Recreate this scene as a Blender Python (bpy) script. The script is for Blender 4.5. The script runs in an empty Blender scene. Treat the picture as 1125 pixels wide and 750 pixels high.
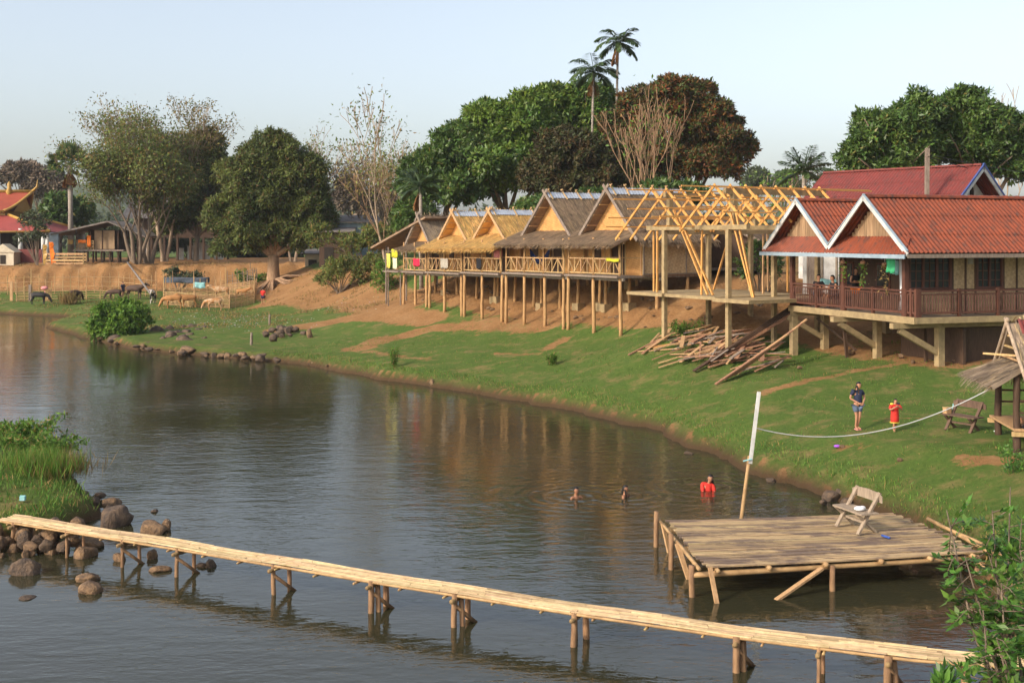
# light settings
HAZE, SUNV, SUN, SUNA, SKY, DUST, OZONE, EXPO, AIR, SAT, DN = 0.00015, (-.74,-.56,.56), 1.8, 6.0, .13, 4.0, 1.0, 0.95, 1.0, .6, True
import bpy, bmesh, math, random
import numpy as np
from mathutils import Vector, Matrix, Euler, noise as mnoise
random.seed(7); RNG = np.random.default_rng(7)
SC = bpy.context.scene
COL = SC.collection
F, HOR, CU, CAMZ = 1300.0, 262.0, 562.5, 7.0      # focal length in photo pixels, horizon row, centre column, eye height

def at(u, v, d):                                   # a photo point at distance d
    return Vector(((u-CU)/F*d, d, CAMZ-(v-HOR)/F*d))
def xy(u, d): return ((u-CU)/F*d, d)
def onz(u, v, z):                                  # a photo point on height z
    d = (CAMZ-z)*F/(v-HOR); return Vector(((u-CU)/F*d, d, z))

# ------------------------------------------------------------------ materials
def mat(name, c1, c2=None, scale=6.0, rough=0.8, bump=0.0, bscale=40.0, stretch=(1,1,1), island=0.0, hue=0.0,
        transl=0.0, spec=0.3, lo=0.35, hi=0.65, detail=5.0, dist=0.02, world=False, tint=None):
    m = bpy.data.materials.new(name); m.use_nodes = True
    nt = m.node_tree; N, L = nt.nodes, nt.links
    b = N['Principled BSDF']; out = N['Material Output']
    b.inputs['Roughness'].default_value = rough
    b.inputs['Specular IOR Level'].default_value = spec
    c2 = c2 or tuple(x*0.7 for x in c1)
    tc = N.new('ShaderNodeTexCoord'); mp = N.new('ShaderNodeMapping'); mp.inputs['Scale'].default_value = stretch
    if world:
        g = N.new('ShaderNodeNewGeometry'); L.new(g.outputs['Position'], mp.inputs['Vector'])
    else:
        L.new(tc.outputs['Object'], mp.inputs['Vector'])
    nz = N.new('ShaderNodeTexNoise'); nz.inputs['Scale'].default_value = scale; nz.inputs['Detail'].default_value = detail
    nz.inputs['Roughness'].default_value = 0.65
    L.new(mp.outputs['Vector'], nz.inputs['Vector'])
    cr = N.new('ShaderNodeValToRGB'); cr.color_ramp.elements[0].position = lo; cr.color_ramp.elements[1].position = hi
    cr.color_ramp.elements[0].color = (*c2, 1); cr.color_ramp.elements[1].color = (*c1, 1)
    L.new(nz.outputs['Fac'], cr.inputs['Fac'])
    col = cr.outputs['Color']
    if island or hue:
        g = N.new('ShaderNodeNewGeometry')
        hs = N.new('ShaderNodeHueSaturation')
        r1 = N.new('ShaderNodeMapRange'); r1.inputs['To Min'].default_value = 1-island; r1.inputs['To Max'].default_value = 1+island
        L.new(g.outputs['Random Per Island'], r1.inputs['Value']); L.new(r1.outputs['Result'], hs.inputs['Value'])
        if hue:
            mu = N.new('ShaderNodeMath'); mu.operation = 'MULTIPLY'; mu.inputs[1].default_value = 7.31
            fr = N.new('ShaderNodeMath'); fr.operation = 'FRACT'
            r2 = N.new('ShaderNodeMapRange'); r2.inputs['To Min'].default_value = 0.5-hue; r2.inputs['To Max'].default_value = 0.5+hue
            L.new(g.outputs['Random Per Island'], mu.inputs[0]); L.new(mu.outputs[0], fr.inputs[0])
            L.new(fr.outputs[0], r2.inputs['Value']); L.new(r2.outputs['Result'], hs.inputs['Hue'])
        L.new(col, hs.inputs['Color']); col = hs.outputs['Color']
    if tint:                                        # a share of the islands in another colour (dry leaves, old straw)
        share, tcol = tint
        g = N.new('ShaderNodeNewGeometry'); mu = N.new('ShaderNodeMath'); mu.operation = 'MULTIPLY'; mu.inputs[1].default_value = 13.7
        fr = N.new('ShaderNodeMath'); fr.operation = 'FRACT'; le = N.new('ShaderNodeMath'); le.operation = 'LESS_THAN'; le.inputs[1].default_value = share
        L.new(g.outputs['Random Per Island'], mu.inputs[0]); L.new(mu.outputs[0], fr.inputs[0]); L.new(fr.outputs[0], le.inputs[0])
        mx = N.new('ShaderNodeMix'); mx.data_type = 'RGBA'; mx.inputs['B'].default_value = (*tcol, 1)
        L.new(le.outputs[0], mx.inputs['Factor']); L.new(col, mx.inputs['A']); col = mx.outputs['Result']
    L.new(col, b.inputs['Base Color'])
    if bump:
        nb = N.new('ShaderNodeTexNoise'); nb.inputs['Scale'].default_value = bscale; nb.inputs['Detail'].default_value = 4
        L.new(mp.outputs['Vector'], nb.inputs['Vector'])
        bp = N.new('ShaderNodeBump'); bp.inputs['Strength'].default_value = bump; bp.inputs['Distance'].default_value = dist
        L.new(nb.outputs['Fac'], bp.inputs['Height']); L.new(bp.outputs['Normal'], b.inputs['Normal'])
    if transl:
        t = N.new('ShaderNodeBsdfTranslucent'); L.new(col, t.inputs['Color'])
        mx = N.new('ShaderNodeMixShader'); mx.inputs['Fac'].default_value = transl
        L.new(b.outputs['BSDF'], mx.inputs[1]); L.new(t.outputs['BSDF'], mx.inputs[2]); L.new(mx.outputs['Shader'], out.inputs['Surface'])
    return m

M = {}
M['leaf_mango'] = mat('leaf_mango', (.145,.220,.030), (.055,.115,.018), .35, .45, island=.45, hue=.02, transl=.25, world=True, spec=.4, tint=(.05,(.20,.22,.05)))
M['leaf_mango2'] = mat('leaf_mango2', (.100,.165,.030), (.045,.092,.019), .35, .45, island=.45, hue=.02, transl=.25, world=True, spec=.4, tint=(.04,(.18,.16,.04)))
M['leaf_brown'] = mat('leaf_brown', (.21,.080,.020), (.060,.050,.018), .5, .6, island=.5, hue=.02, transl=.2, world=True, tint=(.38,(.060,.085,.018)))
M['leaf_brown2'] = mat('leaf_brown2', (.095,.055,.020), (.045,.050,.018), .5, .6, island=.5, hue=.02, transl=.2, world=True, tint=(.3,(.05,.065,.018)))
M['leaf_fine'] = mat('leaf_fine', (.140,.165,.034), (.055,.080,.018), .3, .6, island=.5, hue=.02, transl=.3, world=True, tint=(.12,(.12,.075,.025)))
M['leaf_olive'] = mat('leaf_olive', (.185,.215,.050), (.095,.130,.030), .4, .6, island=.4, hue=.03, transl=.35, world=True, tint=(.15,(.26,.17,.05)))
M['leaf_yellow'] = mat('leaf_yellow', (.26,.19,.055), (.15,.14,.05), .4, .6, island=.4, hue=.03, transl=.35, world=True, tint=(.2,(.10,.12,.03)))
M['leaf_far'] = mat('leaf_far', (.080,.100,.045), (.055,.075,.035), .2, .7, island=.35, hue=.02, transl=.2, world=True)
M['leaf_dry'] = mat('leaf_dry', (.20,.15,.10), (.13,.10,.07), .3, .7, island=.35, hue=.02, transl=.2, world=True)
M['leaf_bush'] = mat('leaf_bush', (.16,.27,.035), (.085,.17,.022), .8, .5, island=.35, hue=.02, transl=.35, world=True)
M['leaf_shrub'] = mat('leaf_shrub', (.125,.245,.038), (.060,.145,.024), 2.0, .4, island=.4, hue=.02, transl=.35, world=True, spec=.45)
M['leaf_weed'] = mat('leaf_weed', (.14,.25,.035), (.08,.16,.02), 1.5, .6, island=.35, hue=.02, transl=.35, world=True, tint=(.12,(.30,.22,.07)))
M['leaf_palm'] = mat('leaf_palm', (.075,.12,.035), (.045,.08,.025), .8, .45, island=.35, hue=.02, transl=.2, spec=.4, world=True)
M['leaf_deadpalm'] = mat('leaf_deadpalm', (.32,.15,.05), (.20,.09,.03), 2, .8, island=.35, hue=.01, transl=.2, world=True)
M['grassblade'] = mat('grassblade', (.13,.23,.035), (.08,.16,.025), 1.2, .7, island=.4, hue=.03, transl=.35, world=True, tint=(.16,(.30,.21,.07)))
M['drygrass'] = mat('drygrass', (.30,.20,.07), (.18,.13,.045), 2, .8, island=.35, hue=.02, transl=.3, world=True)
M['bark'] = mat('bark', (.21,.155,.11), (.11,.08,.055), 3, .9, .6, 14, (3,3,.6), world=True)
M['bark_warm'] = mat('bark_warm', (.36,.23,.13), (.22,.13,.075), 3, .9, .5, 14, (3,3,.6), world=True)
M['bark_pale'] = mat('bark_pale', (.42,.32,.22), (.27,.19,.13), 3, .9, .4, 14, (3,3,.6), world=True)
M['palm_trunk'] = mat('palm_trunk', (.34,.29,.24), (.20,.17,.14), 2, .9, .7, 6, (.6,.6,6), world=True)
M['thatch_gold'] = mat('thatch_gold', (.66,.41,.13), (.46,.27,.08), 3, .85, .5, 60, (1,1,1), island=.38, hue=.012, tint=(.10,(.25,.17,.09)))
M['thatch_brown'] = mat('thatch_brown', (.285,.195,.115), (.155,.108,.07), 2, .9, .6, 60, (1,1,1), island=.42, hue=.012, tint=(.12,(.32,.22,.12)))
M['thatch_grey'] = mat('thatch_grey', (.32,.24,.16), (.20,.15,.105), 2, .9, .6, 60, (1,1,1), island=.38, hue=.01, tint=(.15,(.42,.30,.16)))
M['tin'] = mat('tin', (.42,.46,.52), (.30,.33,.38), 3, .45, .1, 12, spec=.5)
M['wood_new'] = mat('wood_new', (.66,.36,.10), (.50,.25,.065), 5, .65, .2, 30, (4,4,.5), island=.22, hue=.01)
M['wood_raw'] = mat('wood_raw', (.48,.31,.15), (.33,.20,.09), 5, .75, .3, 30, (4,4,.5), island=.28, hue=.012)
M['wood_pole'] = mat('wood_pole', (.31,.19,.09), (.16,.095,.048), 4, .8, .4, 25, (3,3,.7), island=.22, hue=.015)
M['wood_grey'] = mat('wood_grey', (.25,.20,.155), (.15,.115,.085), 5, .85, .4, 30, (3,3,.7), island=.28, hue=.012)
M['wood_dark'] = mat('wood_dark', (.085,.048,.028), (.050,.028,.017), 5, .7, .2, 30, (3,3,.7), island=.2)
M['wood_red'] = mat('wood_red', (.110,.042,.026), (.070,.028,.018), 6, .55, .2, 30, (3,3,.7), island=.2)
M['wood_gable'] = mat('wood_gable', (.36,.235,.13), (.20,.12,.065), 3, .8, .3, 30, (4,4,.4), island=.25)
M['plank_old'] = mat('plank_old', (.34,.19,.10), (.20,.11,.06), 5, .8, .3, 30, (3,3,3), island=.42, hue=.02, tint=(.22,(.46,.31,.17)))
M['concrete'] = mat('concrete', (.36,.265,.135), (.235,.17,.09), 4, .9, .3, 30)
M['white_paint'] = mat('white_paint', (.60,.60,.57), (.40,.39,.36), 3, .6)
M['cream_wall'] = mat('cream_wall', (.62,.54,.40), (.48,.41,.30), 2, .85)
M['blue_paint'] = mat('blue_paint', (.06,.10,.28), (.05,.08,.22), 3, .6)
M['grey_blue'] = mat('grey_blue', (.30,.37,.42), (.22,.28,.32), 3, .6)
M['dark_in'] = mat('dark_in', (.035,.026,.02), (.02,.016,.012), 3, .9)
M['glass_dark'] = mat('glass_dark', (.03,.035,.04), (.02,.022,.025), 3, .12, spec=.5)
M['black'] = mat('black', (.016,.016,.02), (.010,.010,.012), 8, .8)
M['hair'] = mat('hair', (.014,.011,.010), (.008,.007,.006), 30, .5)
M['skin'] = mat('skin', (.40,.20,.115), (.34,.165,.09), 6, .55)
M['skin_dark'] = mat('skin_dark', (.30,.14,.075), (.25,.115,.06), 6, .55)
M['red_cloth'] = mat('red_cloth', (.62,.035,.022), (.48,.025,.018), 5, .8)
M['pink_cloth'] = mat('pink_cloth', (.70,.28,.28), (.6,.2,.2), 5, .8)
M['crimson_cloth'] = mat('crimson_cloth', (.60,.02,.06), (.48,.015,.05), 5, .8)
M['navy_cloth'] = mat('navy_cloth', (.022,.028,.060), (.015,.02,.04), 6, .8)
M['denim'] = mat('denim', (.12,.16,.24), (.08,.11,.17), 8, .85)
M['yellow_cloth'] = mat('yellow_cloth', (.75,.62,.10), (.62,.50,.06), 5, .8)
M['lime_cloth'] = mat('lime_cloth', (.50,.48,.03), (.4,.38,.02), 5, .8)
M['pale_cloth'] = mat('pale_cloth', (.66,.60,.40), (.55,.50,.33), 5, .8)
M['grey_cloth'] = mat('grey_cloth', (.40,.36,.30), (.30,.27,.22), 5, .8)
M['orange_cloth'] = mat('orange_cloth', (.80,.20,.02), (.65,.15,.015), 5, .8)
M['blue_cloth'] = mat('blue_cloth', (.04,.09,.35), (.03,.07,.25), 5, .8)
M['green_cloth'] = mat('green_cloth', (.05,.40,.18), (.04,.3,.13), 5, .8)
M['aqua_cloth'] = mat('aqua_cloth', (.30,.55,.55), (.2,.42,.42), 5, .8)
M['white_plastic'] = mat('white_plastic', (.75,.76,.77), (.66,.67,.68), 5, .5)
M['purple'] = mat('purple', (.35,.10,.60), (.3,.08,.5), 5, .6)
M['cow_black'] = mat('cow_black', (.022,.019,.018), (.013,.011,.010), 4, .6)
M['cow_brown'] = mat('cow_brown', (.085,.045,.028), (.045,.025,.017), 3, .7)
M['cow_tan'] = mat('cow_tan', (.42,.20,.07), (.31,.14,.045), 3, .7)
M['cow_pale'] = mat('cow_pale', (.48,.32,.19), (.36,.17,.06), 2.5, .7, lo=.45, hi=.52)
M['cow_pied'] = mat('cow_pied', (.60,.55,.50), (.02,.018,.017), 2.2, .7, lo=.50, hi=.53)
M['horn'] = mat('horn', (.22,.18,.14), (.12,.1,.08), 6, .5)
M['rope'] = mat('rope', (.60,.58,.54), (.45,.43,.40), 30, .8)
M['wire'] = mat('wire', (.03,.03,.03), None, 5, .6)
M['gold'] = mat('gold', (.46,.28,.07), (.36,.21,.05), 5, .45)
M['maroon'] = mat('maroon', (.20,.055,.045), (.15,.04,.035), 3, .75)
M['rock'] = mat('rock', (.27,.165,.085), (.10,.065,.042), 2.2, .85, 1.0, 7, detail=8, dist=.05, lo=.36, hi=.66)
M['rock_dark'] = mat('rock_dark', (.15,.098,.06), (.060,.044,.034), 2.2, .8, 1.0, 7, detail=8, dist=.05, lo=.36, hi=.66)
M['litter'] = mat('litter', (.42,.38,.32), (.25,.21,.17), 3, .6, island=.4, hue=.3)
M['bench_brown'] = mat('bench_brown', (.14,.085,.055), (.085,.052,.036), 5, .8, .3, 30, (3,3,.7), island=.25)
M['bench_grey'] = mat('bench_grey', (.34,.265,.19), (.22,.165,.115), 5, .8, .3, 30, (3,3,.7), island=.2)
M['net_blue'] = mat('net_blue', (.085,.10,.125), (.05,.06,.08), 9, .9)
M['wood_tan'] = mat('wood_tan', (.46,.285,.115), (.29,.17,.068), 4, .8, .4, 25, (3,3,.7), island=.24, hue=.012)
M['root'] = mat('root', (.34,.21,.12), (.2,.12,.07), 4, .9, .4, 14)
M['terracotta'] = mat('terracotta', (.42,.07,.035), (.30,.05,.028), 1.2, .55, .25, 30, world=True)

def woven_mat(name, c1, c2, s=9.0):                 # plaited bamboo: crossed diagonal bands
    m = mat(name, c1, c2, 3, .8)
    N, L = m.node_tree.nodes, m.node_tree.links
    b = N['Principled BSDF']; base = b.inputs['Base Color'].links[0].from_socket
    tc = N.new('ShaderNodeTexCoord'); mp = N.new('ShaderNodeMapping'); mp.inputs['Rotation'].default_value = (.6,.785,.5)
    L.new(tc.outputs['Object'], mp.inputs['Vector'])
    ck = N.new('ShaderNodeTexChecker'); ck.inputs['Scale'].default_value = s
    ck.inputs['Color1'].default_value = (1,1,1,1); ck.inputs['Color2'].default_value = (.62,.60,.58,1)
    L.new(mp.outputs['Vector'], ck.inputs['Vector'])
    mx = N.new('ShaderNodeMix'); mx.data_type = 'RGBA'; mx.blend_type = 'MULTIPLY'; mx.inputs['Factor'].default_value = .55
    L.new(base, mx.inputs['A']); L.new(ck.outputs['Color'], mx.inputs['B']); L.new(mx.outputs['Result'], b.inputs['Base Color'])
    return m
M['weave_gold'] = woven_mat('weave_gold', (.62,.34,.12), (.48,.24,.08), 14)
M['weave_tan'] = woven_mat('weave_tan', (.42,.29,.17), (.32,.21,.12), 14)
M['weave_pale'] = woven_mat('weave_pale', (.50,.36,.20), (.40,.27,.14), 7)

def roof_mat(name, c1, c2, c3):                     # red fibre-cement sheets with dark lichen and fading
    m = mat(name, c1, c2, 1.3, .6, .15, 30, lo=.3, hi=.7)
    N, L = m.node_tree.nodes, m.node_tree.links
    b = N['Principled BSDF']; base = b.inputs['Base Color'].links[0].from_socket
    tc = N.new('ShaderNodeTexCoord'); n = N.new('ShaderNodeTexNoise'); n.inputs['Scale'].default_value = 5; n.inputs['Detail'].default_value = 8
    mp = N.new('ShaderNodeMapping'); mp.inputs['Scale'].default_value = (1,1,.35)
    L.new(tc.outputs['Object'], mp.inputs['Vector']); L.new(mp.outputs['Vector'], n.inputs['Vector'])
    r = N.new('ShaderNodeMapRange'); r.inputs['From Min'].default_value = .50; r.inputs['From Max'].default_value = .72; r.inputs['To Max'].default_value = .85
    L.new(n.outputs['Fac'], r.inputs['Value'])
    mx = N.new('ShaderNodeMix'); mx.data_type = 'RGBA'; mx.inputs['B'].default_value = (*c3,1)
    L.new(r.outputs['Result'], mx.inputs['Factor']); L.new(base, mx.inputs['A']); L.new(mx.outputs['Result'], b.inputs['Base Color'])
    return m
M['roof_red'] = roof_mat('roof_red', (.245,.056,.022), (.155,.040,.020), (.065,.036,.028))
M['roof_rose'] = roof_mat('roof_rose', (.20,.042,.034), (.15,.036,.030), (.10,.042,.036))
M['roof_temple'] = mat('roof_temple', (.30,.062,.030), (.22,.045,.026), .8, .6, .2, 20, (1,1,3))
M['roof_temple2'] = mat('roof_temple2', (.30,.06,.05), (.22,.045,.04), .8, .6, .2, 20, (1,1,3))
M['roof_grey'] = mat('roof_grey', (.22,.19,.17), (.13,.11,.10), 1, .8, .2, 20)

def deck_mat(name, c1, c2, cw):                     # split bamboo slats, part of them soaked and stained
    m = mat(name, c1, c2, 4, .6, .25, 30, (.4,4,4), island=.32, hue=.01, lo=.3, hi=.7)
    N, L = m.node_tree.nodes, m.node_tree.links
    b = N['Principled BSDF']; base = b.inputs['Base Color'].links[0].from_socket
    tc = N.new('ShaderNodeTexCoord'); n = N.new('ShaderNodeTexNoise'); n.inputs['Scale'].default_value = 1.0; n.inputs['Detail'].default_value = 7; n.inputs['Roughness'].default_value = .7
    mp = N.new('ShaderNodeMapping'); mp.inputs['Scale'].default_value = (.6,2.6,1)
    L.new(tc.outputs['Object'], mp.inputs['Vector']); L.new(mp.outputs['Vector'], n.inputs['Vector'])
    r = N.new('ShaderNodeMapRange'); r.inputs['From Min'].default_value = .47; r.inputs['From Max'].default_value = .58; r.inputs['To Max'].default_value = .88
    L.new(n.outputs['Fac'], r.inputs['Value'])
    mx = N.new('ShaderNodeMix'); mx.data_type = 'RGBA'; mx.inputs['B'].default_value = (*cw,1)
    L.new(r.outputs['Result'], mx.inputs['Factor']); L.new(base, mx.inputs['A']); L.new(mx.outputs['Result'], b.inputs['Base Color'])
    return m
M['bamboo_deck'] = deck_mat('bamboo_deck', (.44,.315,.17), (.27,.19,.10), (.125,.088,.072))
M['bamboo_mat'] = mat('bamboo_mat', (.56,.42,.24), (.36,.25,.13), 6, .55, .3, 40, island=.34, hue=.014, lo=.3, hi=.7)
M['bamboo_pole'] = mat('bamboo_pole', (.44,.29,.13), (.27,.165,.07), 4, .6, .3, 25, island=.18, hue=.01)

# ------------------------------------------------------------------ mesh helpers
class MB:
    def __init__(s): s.v = []; s.f = []
    def add(s, vs, fs):
        o = len(s.v); s.v += [tuple(p) for p in vs]; s.f += [tuple(i+o for i in f) for f in fs]; return s
    def box(s, c, size, rz=0.0, rot=None):
        hx, hy, hz = size[0]/2, size[1]/2, size[2]/2
        R = (rot if rot is not None else Euler((0,0,rz))).to_matrix()
        c = Vector(c)
        vs = [c + R @ Vector((x*hx, y*hy, z*hz)) for x in (-1,1) for y in (-1,1) for z in (-1,1)]
        return s.add(vs, [(0,1,3,2),(4,6,7,5),(0,4,5,1),(2,3,7,6),(0,2,6,4),(1,5,7,3)])
    def beam(s, p, q, w, h, up=(0,0,1)):            # rectangular bar from p to q
        p, q = Vector(p), Vector(q); a = (q-p).normalized(); u = Vector(up)
        if abs(a.dot(u)) > .98: u = Vector((1,0,0)) if abs(a.x) < .9 else Vector((0,1,0))
        sd = a.cross(u).normalized(); uu = sd.cross(a)
        vs = [e + sd*(x*w/2) + uu*(y*h/2) for e in (p,q) for x,y in ((-1,-1),(1,-1),(1,1),(-1,1))]
        return s.add(vs, [(3,2,1,0),(4,5,6,7),(0,1,5,4),(1,2,6,5),(2,3,7,6),(3,0,4,7)])
    def tube(s, pts, rad, n=7, cap=True):
        pts = [Vector(p) for p in pts]
        if not isinstance(rad, (list,tuple)): rad = [rad]*len(pts)
        vs = []; fs = []; ref = None
        for i, p in enumerate(pts):
            a = (pts[min(i+1,len(pts)-1)] - pts[max(i-1,0)])
            a = a.normalized() if a.length > 1e-9 else Vector((0,0,1))
            if ref is None:
                ref = a.cross(Vector((0,0,1)));
                if ref.length < .1: ref = a.cross(Vector((1,0,0)))
                ref.normalize()
            ref = (ref - a*ref.dot(a)).normalized(); bn = a.cross(ref)
            for k in range(n):
                t = 2*math.pi*k/n
                vs.append(p + (ref*math.cos(t) + bn*math.sin(t))*rad[i])
        for i in range(len(pts)-1):
            for k in range(n):
                fs.append((i*n+k, i*n+(k+1)%n, (i+1)*n+(k+1)%n, (i+1)*n+k))
        if cap: fs += [tuple(range(n-1,-1,-1)), tuple((len(pts)-1)*n+k for k in range(n))]
        return s.add(vs, fs)
    def log(s, p, q, r0, r1=None, n=8, wob=0.0, seg=5, rnd=random):
        p, q = Vector(p), Vector(q); r1 = r0 if r1 is None else r1; pts = []; rr = []
        for i in range(seg+1):
            t = i/seg; w = wob*math.sin(math.pi*t)
            pts.append(p.lerp(q,t) + Vector((rnd.uniform(-w,w), rnd.uniform(-w,w), 0)) ); rr.append((r0*(1-t)+r1*t)*rnd.uniform(.93,1.07))
        return s.tube(pts, rr, n)
    def ball(s, c, r, sub=2, scale=(1,1,1)):
        bm = bmesh.new(); bmesh.ops.create_icosphere(bm, subdivisions=sub, radius=1)
        bm.verts.ensure_lookup_table()
        vs = [(c[0]+v.co.x*r*scale[0], c[1]+v.co.y*r*scale[1], c[2]+v.co.z*r*scale[2]) for v in bm.verts]
        fs = [tuple(v.index for v in f.verts) for f in bm.faces]; bm.free(); return s.add(vs, fs)
    def build(s, name, m, parent=None, smooth=False, loc=None, rotz=0.0):
        me = bpy.data.meshes.new(name); me.from_pydata(s.v, [], s.f); me.materials.append(M[m] if isinstance(m,str) else m)
        if smooth: me.polygons.foreach_set('use_smooth', [True]*len(me.polygons))
        o = bpy.data.objects.new(name, me); COL.objects.link(o)
        if parent: o.parent = parent
        if loc is not None: o.location = loc
        o.rotation_euler.z = rotz
        return o

def fast(name, V, Q, m, parent=None, loc=None):      # numpy verts Nx3, quads Mx4
    me = bpy.data.meshes.new(name); n, k = len(V), len(Q)
    me.vertices.add(n); me.vertices.foreach_set('co', np.asarray(V, np.float32).ravel())
    me.loops.add(k*4); me.loops.foreach_set('vertex_index', np.asarray(Q, np.int32).ravel())
    me.polygons.add(k); me.polygons.foreach_set('loop_start', np.arange(0, k*4, 4, dtype=np.int32))
    me.update(calc_edges=True); me.materials.append(M[m] if isinstance(m,str) else m)
    o = bpy.data.objects.new(name, me); COL.objects.link(o)
    if parent: o.parent = parent
    if loc is not None: o.location = loc
    return o

def tag(o, label=None, cat=None, group=None, kind=None):
    if label: o['label'] = label
    if cat: o['category'] = cat
    if group: o['group'] = group
    if kind: o['kind'] = kind
    return o
def thing(name, label, cat, loc=(0,0,0), rz=0.0, group=None):
    o = bpy.data.objects.new(name, None); o.empty_display_size = .2; COL.objects.link(o)
    o.location = loc; o.rotation_euler.z = rz
    return tag(o, label, cat, group)
def dup(root, loc, rz=None, label=None, scale=None):
    def cp(o, par):
        c = o.copy(); COL.objects.link(c)
        if par: c.parent = par
        for ch in list(o.children): cp(ch, c)
        return c
    r = cp(root, None); r.location = loc
    if rz is not None: r.rotation_euler.z = rz
    if scale: r.scale = (scale,)*3
    if label: r['label'] = label
    return r
def shift(pts, o):                                  # world points into the frame of an unrotated thing
    return [Vector(p)-Vector(o) for p in pts]

def unit(a): return a/np.maximum(np.linalg.norm(a, axis=-1, keepdims=True), 1e-9)
def leaf_quads(P, D, S, Ln, W, fold=.25):
    """diamond leaves: base P, direction D, side S, length, width"""
    Nn = unit(np.cross(D, S)); Ln = np.asarray(Ln).reshape(-1,1); W = np.asarray(W).reshape(-1,1)
    a = P; b = P + D*Ln*.45 + S*W*.5 + Nn*W*fold; c = P + D*Ln; d = P + D*Ln*.45 - S*W*.5 + Nn*W*fold
    V = np.stack([a,b,c,d], 1).reshape(-1,3); Q = np.arange(len(P)*4).reshape(-1,4)
    return V, Q
def rand_leaves(C, out, size, wid, droop=.35, spread=.9, outw=.5, rng=RNG):
    n = len(C); D = unit(rng.normal(size=(n,3))*spread + out*outw + np.array([0,0,-droop]))
    ref = unit(out + np.array([0,0,.5]) + rng.normal(size=(n,3))*.45); S = unit(np.cross(D, ref))
    L_ = size*rng.uniform(.65,1.3,n)
    return leaf_quads(C, D, S, L_, L_*wid*rng.uniform(.8,1.2,n))

def blob_leaves(blobs, dens, size, wid, subf=.30, nsub=1.0, droop=.35, rng=RNG, fill=.25):
    """clumped foliage on a union of ellipsoids, blobs = [(centre, (rx,ry,rz))]: bigger boughs carry smaller leaf tufts"""
    P, O = [], []
    for c, r in blobs:
        c = np.array(c, float); r = np.array(r, float); mr = r.mean()
        ns = max(9, int(nsub*34*min(1.5, (mr/2.5)**.7)))
        dirs = unit(rng.normal(size=(ns,3))); dirs[:,2] = np.where(dirs[:,2] < -.5, -dirs[:,2], dirs[:,2])
        q_ = rng.uniform(0,1,ns); sc = c + dirs*r*(.50+.58*q_)[:,None]; sr = mr*subf*1.3*(1.25-.85*q_**2)*rng.uniform(.7,1.2,ns)
        # each bough: tufts over its outer and upper side
        nt = np.maximum(5, (26*(sr/.9)**1.6)).astype(int); bi = np.repeat(np.arange(ns), nt); nb = len(bi)
        bd = unit(rng.normal(size=(nb,3)) + dirs[bi]*.75 + np.array([0,0,.55]))
        tc = sc[bi] + bd*(sr[bi]*rng.uniform(.75,1.12,nb))[:,None]*np.array([1,1,.8]); tr = .34*size/.42*rng.uniform(.7,1.4,nb)
        area = 4*math.pi*sr**2; per = np.maximum(5, np.repeat((area*dens*1.15/nt), nt)).astype(int)
        idx = np.repeat(np.arange(nb), per); n = len(idx)
        od = unit(rng.normal(size=(n,3))*.8 + bd[idx]*.8 + np.array([0,0,.3]))
        P.append(tc[idx] + od*(tr[idx]*rng.uniform(.3,1.1,n))[:,None]); O.append(unit(od*.6+bd[idx]*.6))
        nf = int(n*fill)                               # sparse inner leaves so that gaps look into a leafy dark
        d2 = unit(rng.normal(size=(nf,3))); P.append(c + d2*r*rng.uniform(.3,.8,(nf,1))); O.append(d2)
    P = np.concatenate(P); O = np.concatenate(O)
    keep = np.ones(len(P), bool)
    for c, r in blobs:                                 # drop what lies deep inside another lobe
        q = (P-np.array(c))/np.array(r); keep &= (np.sum(q*q,1) > .14)
    P, O = P[keep], O[keep]
    return rand_leaves(P, O, size, wid, droop, rng=rng)

# branches: recursive, returns tips
def grow(mb, p, d, ln, r, depth, tips, rnd, spread=.6, up=.15, ratio=.74, kids=(2,3), seg=3, wig=.12, minr=.012, n=6):
    pts = [Vector(p)]; rr = [r]; d = Vector(d).normalized()
    for i in range(seg):
        d = (d + Vector((rnd.uniform(-1,1), rnd.uniform(-1,1), rnd.uniform(-.6,.8)))*wig + Vector((0,0,up*.15))).normalized()
        pts.append(pts[-1] + d*ln/seg); rr.append(max(minr, r*(1-.38*(i+1)/seg)))
    mb.tube(pts, rr, max(3, n), cap=False)
    if depth <= 0:
        tips.append((pts[-1], d)); return
    if depth <= 3: tips.append((pts[-2], d))
    k = rnd.randint(*kids); a0 = rnd.uniform(0, 6.28)
    s1 = d.cross(Vector((0,0,1)));
    if s1.length < .1: s1 = Vector((1,0,0))
    s1.normalize(); s2 = d.cross(s1)
    for i in range(k):
        a = a0 + 6.283*i/k + rnd.uniform(-.5,.5); t = spread*rnd.uniform(.6,1.25)
        nd = (d*math.cos(t) + (s1*math.cos(a) + s2*math.sin(a))*math.sin(t) + Vector((0,0,up))).normalized()
        st = pts[-1] if i < 2 else pts[-2]
        grow(mb, st, nd, ln*ratio*rnd.uniform(.8,1.2), rr[-1]*(.78 if i == 0 else .62), depth-1, tips, rnd, spread, up, ratio, kids, seg, wig, minr, n-1)

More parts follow.
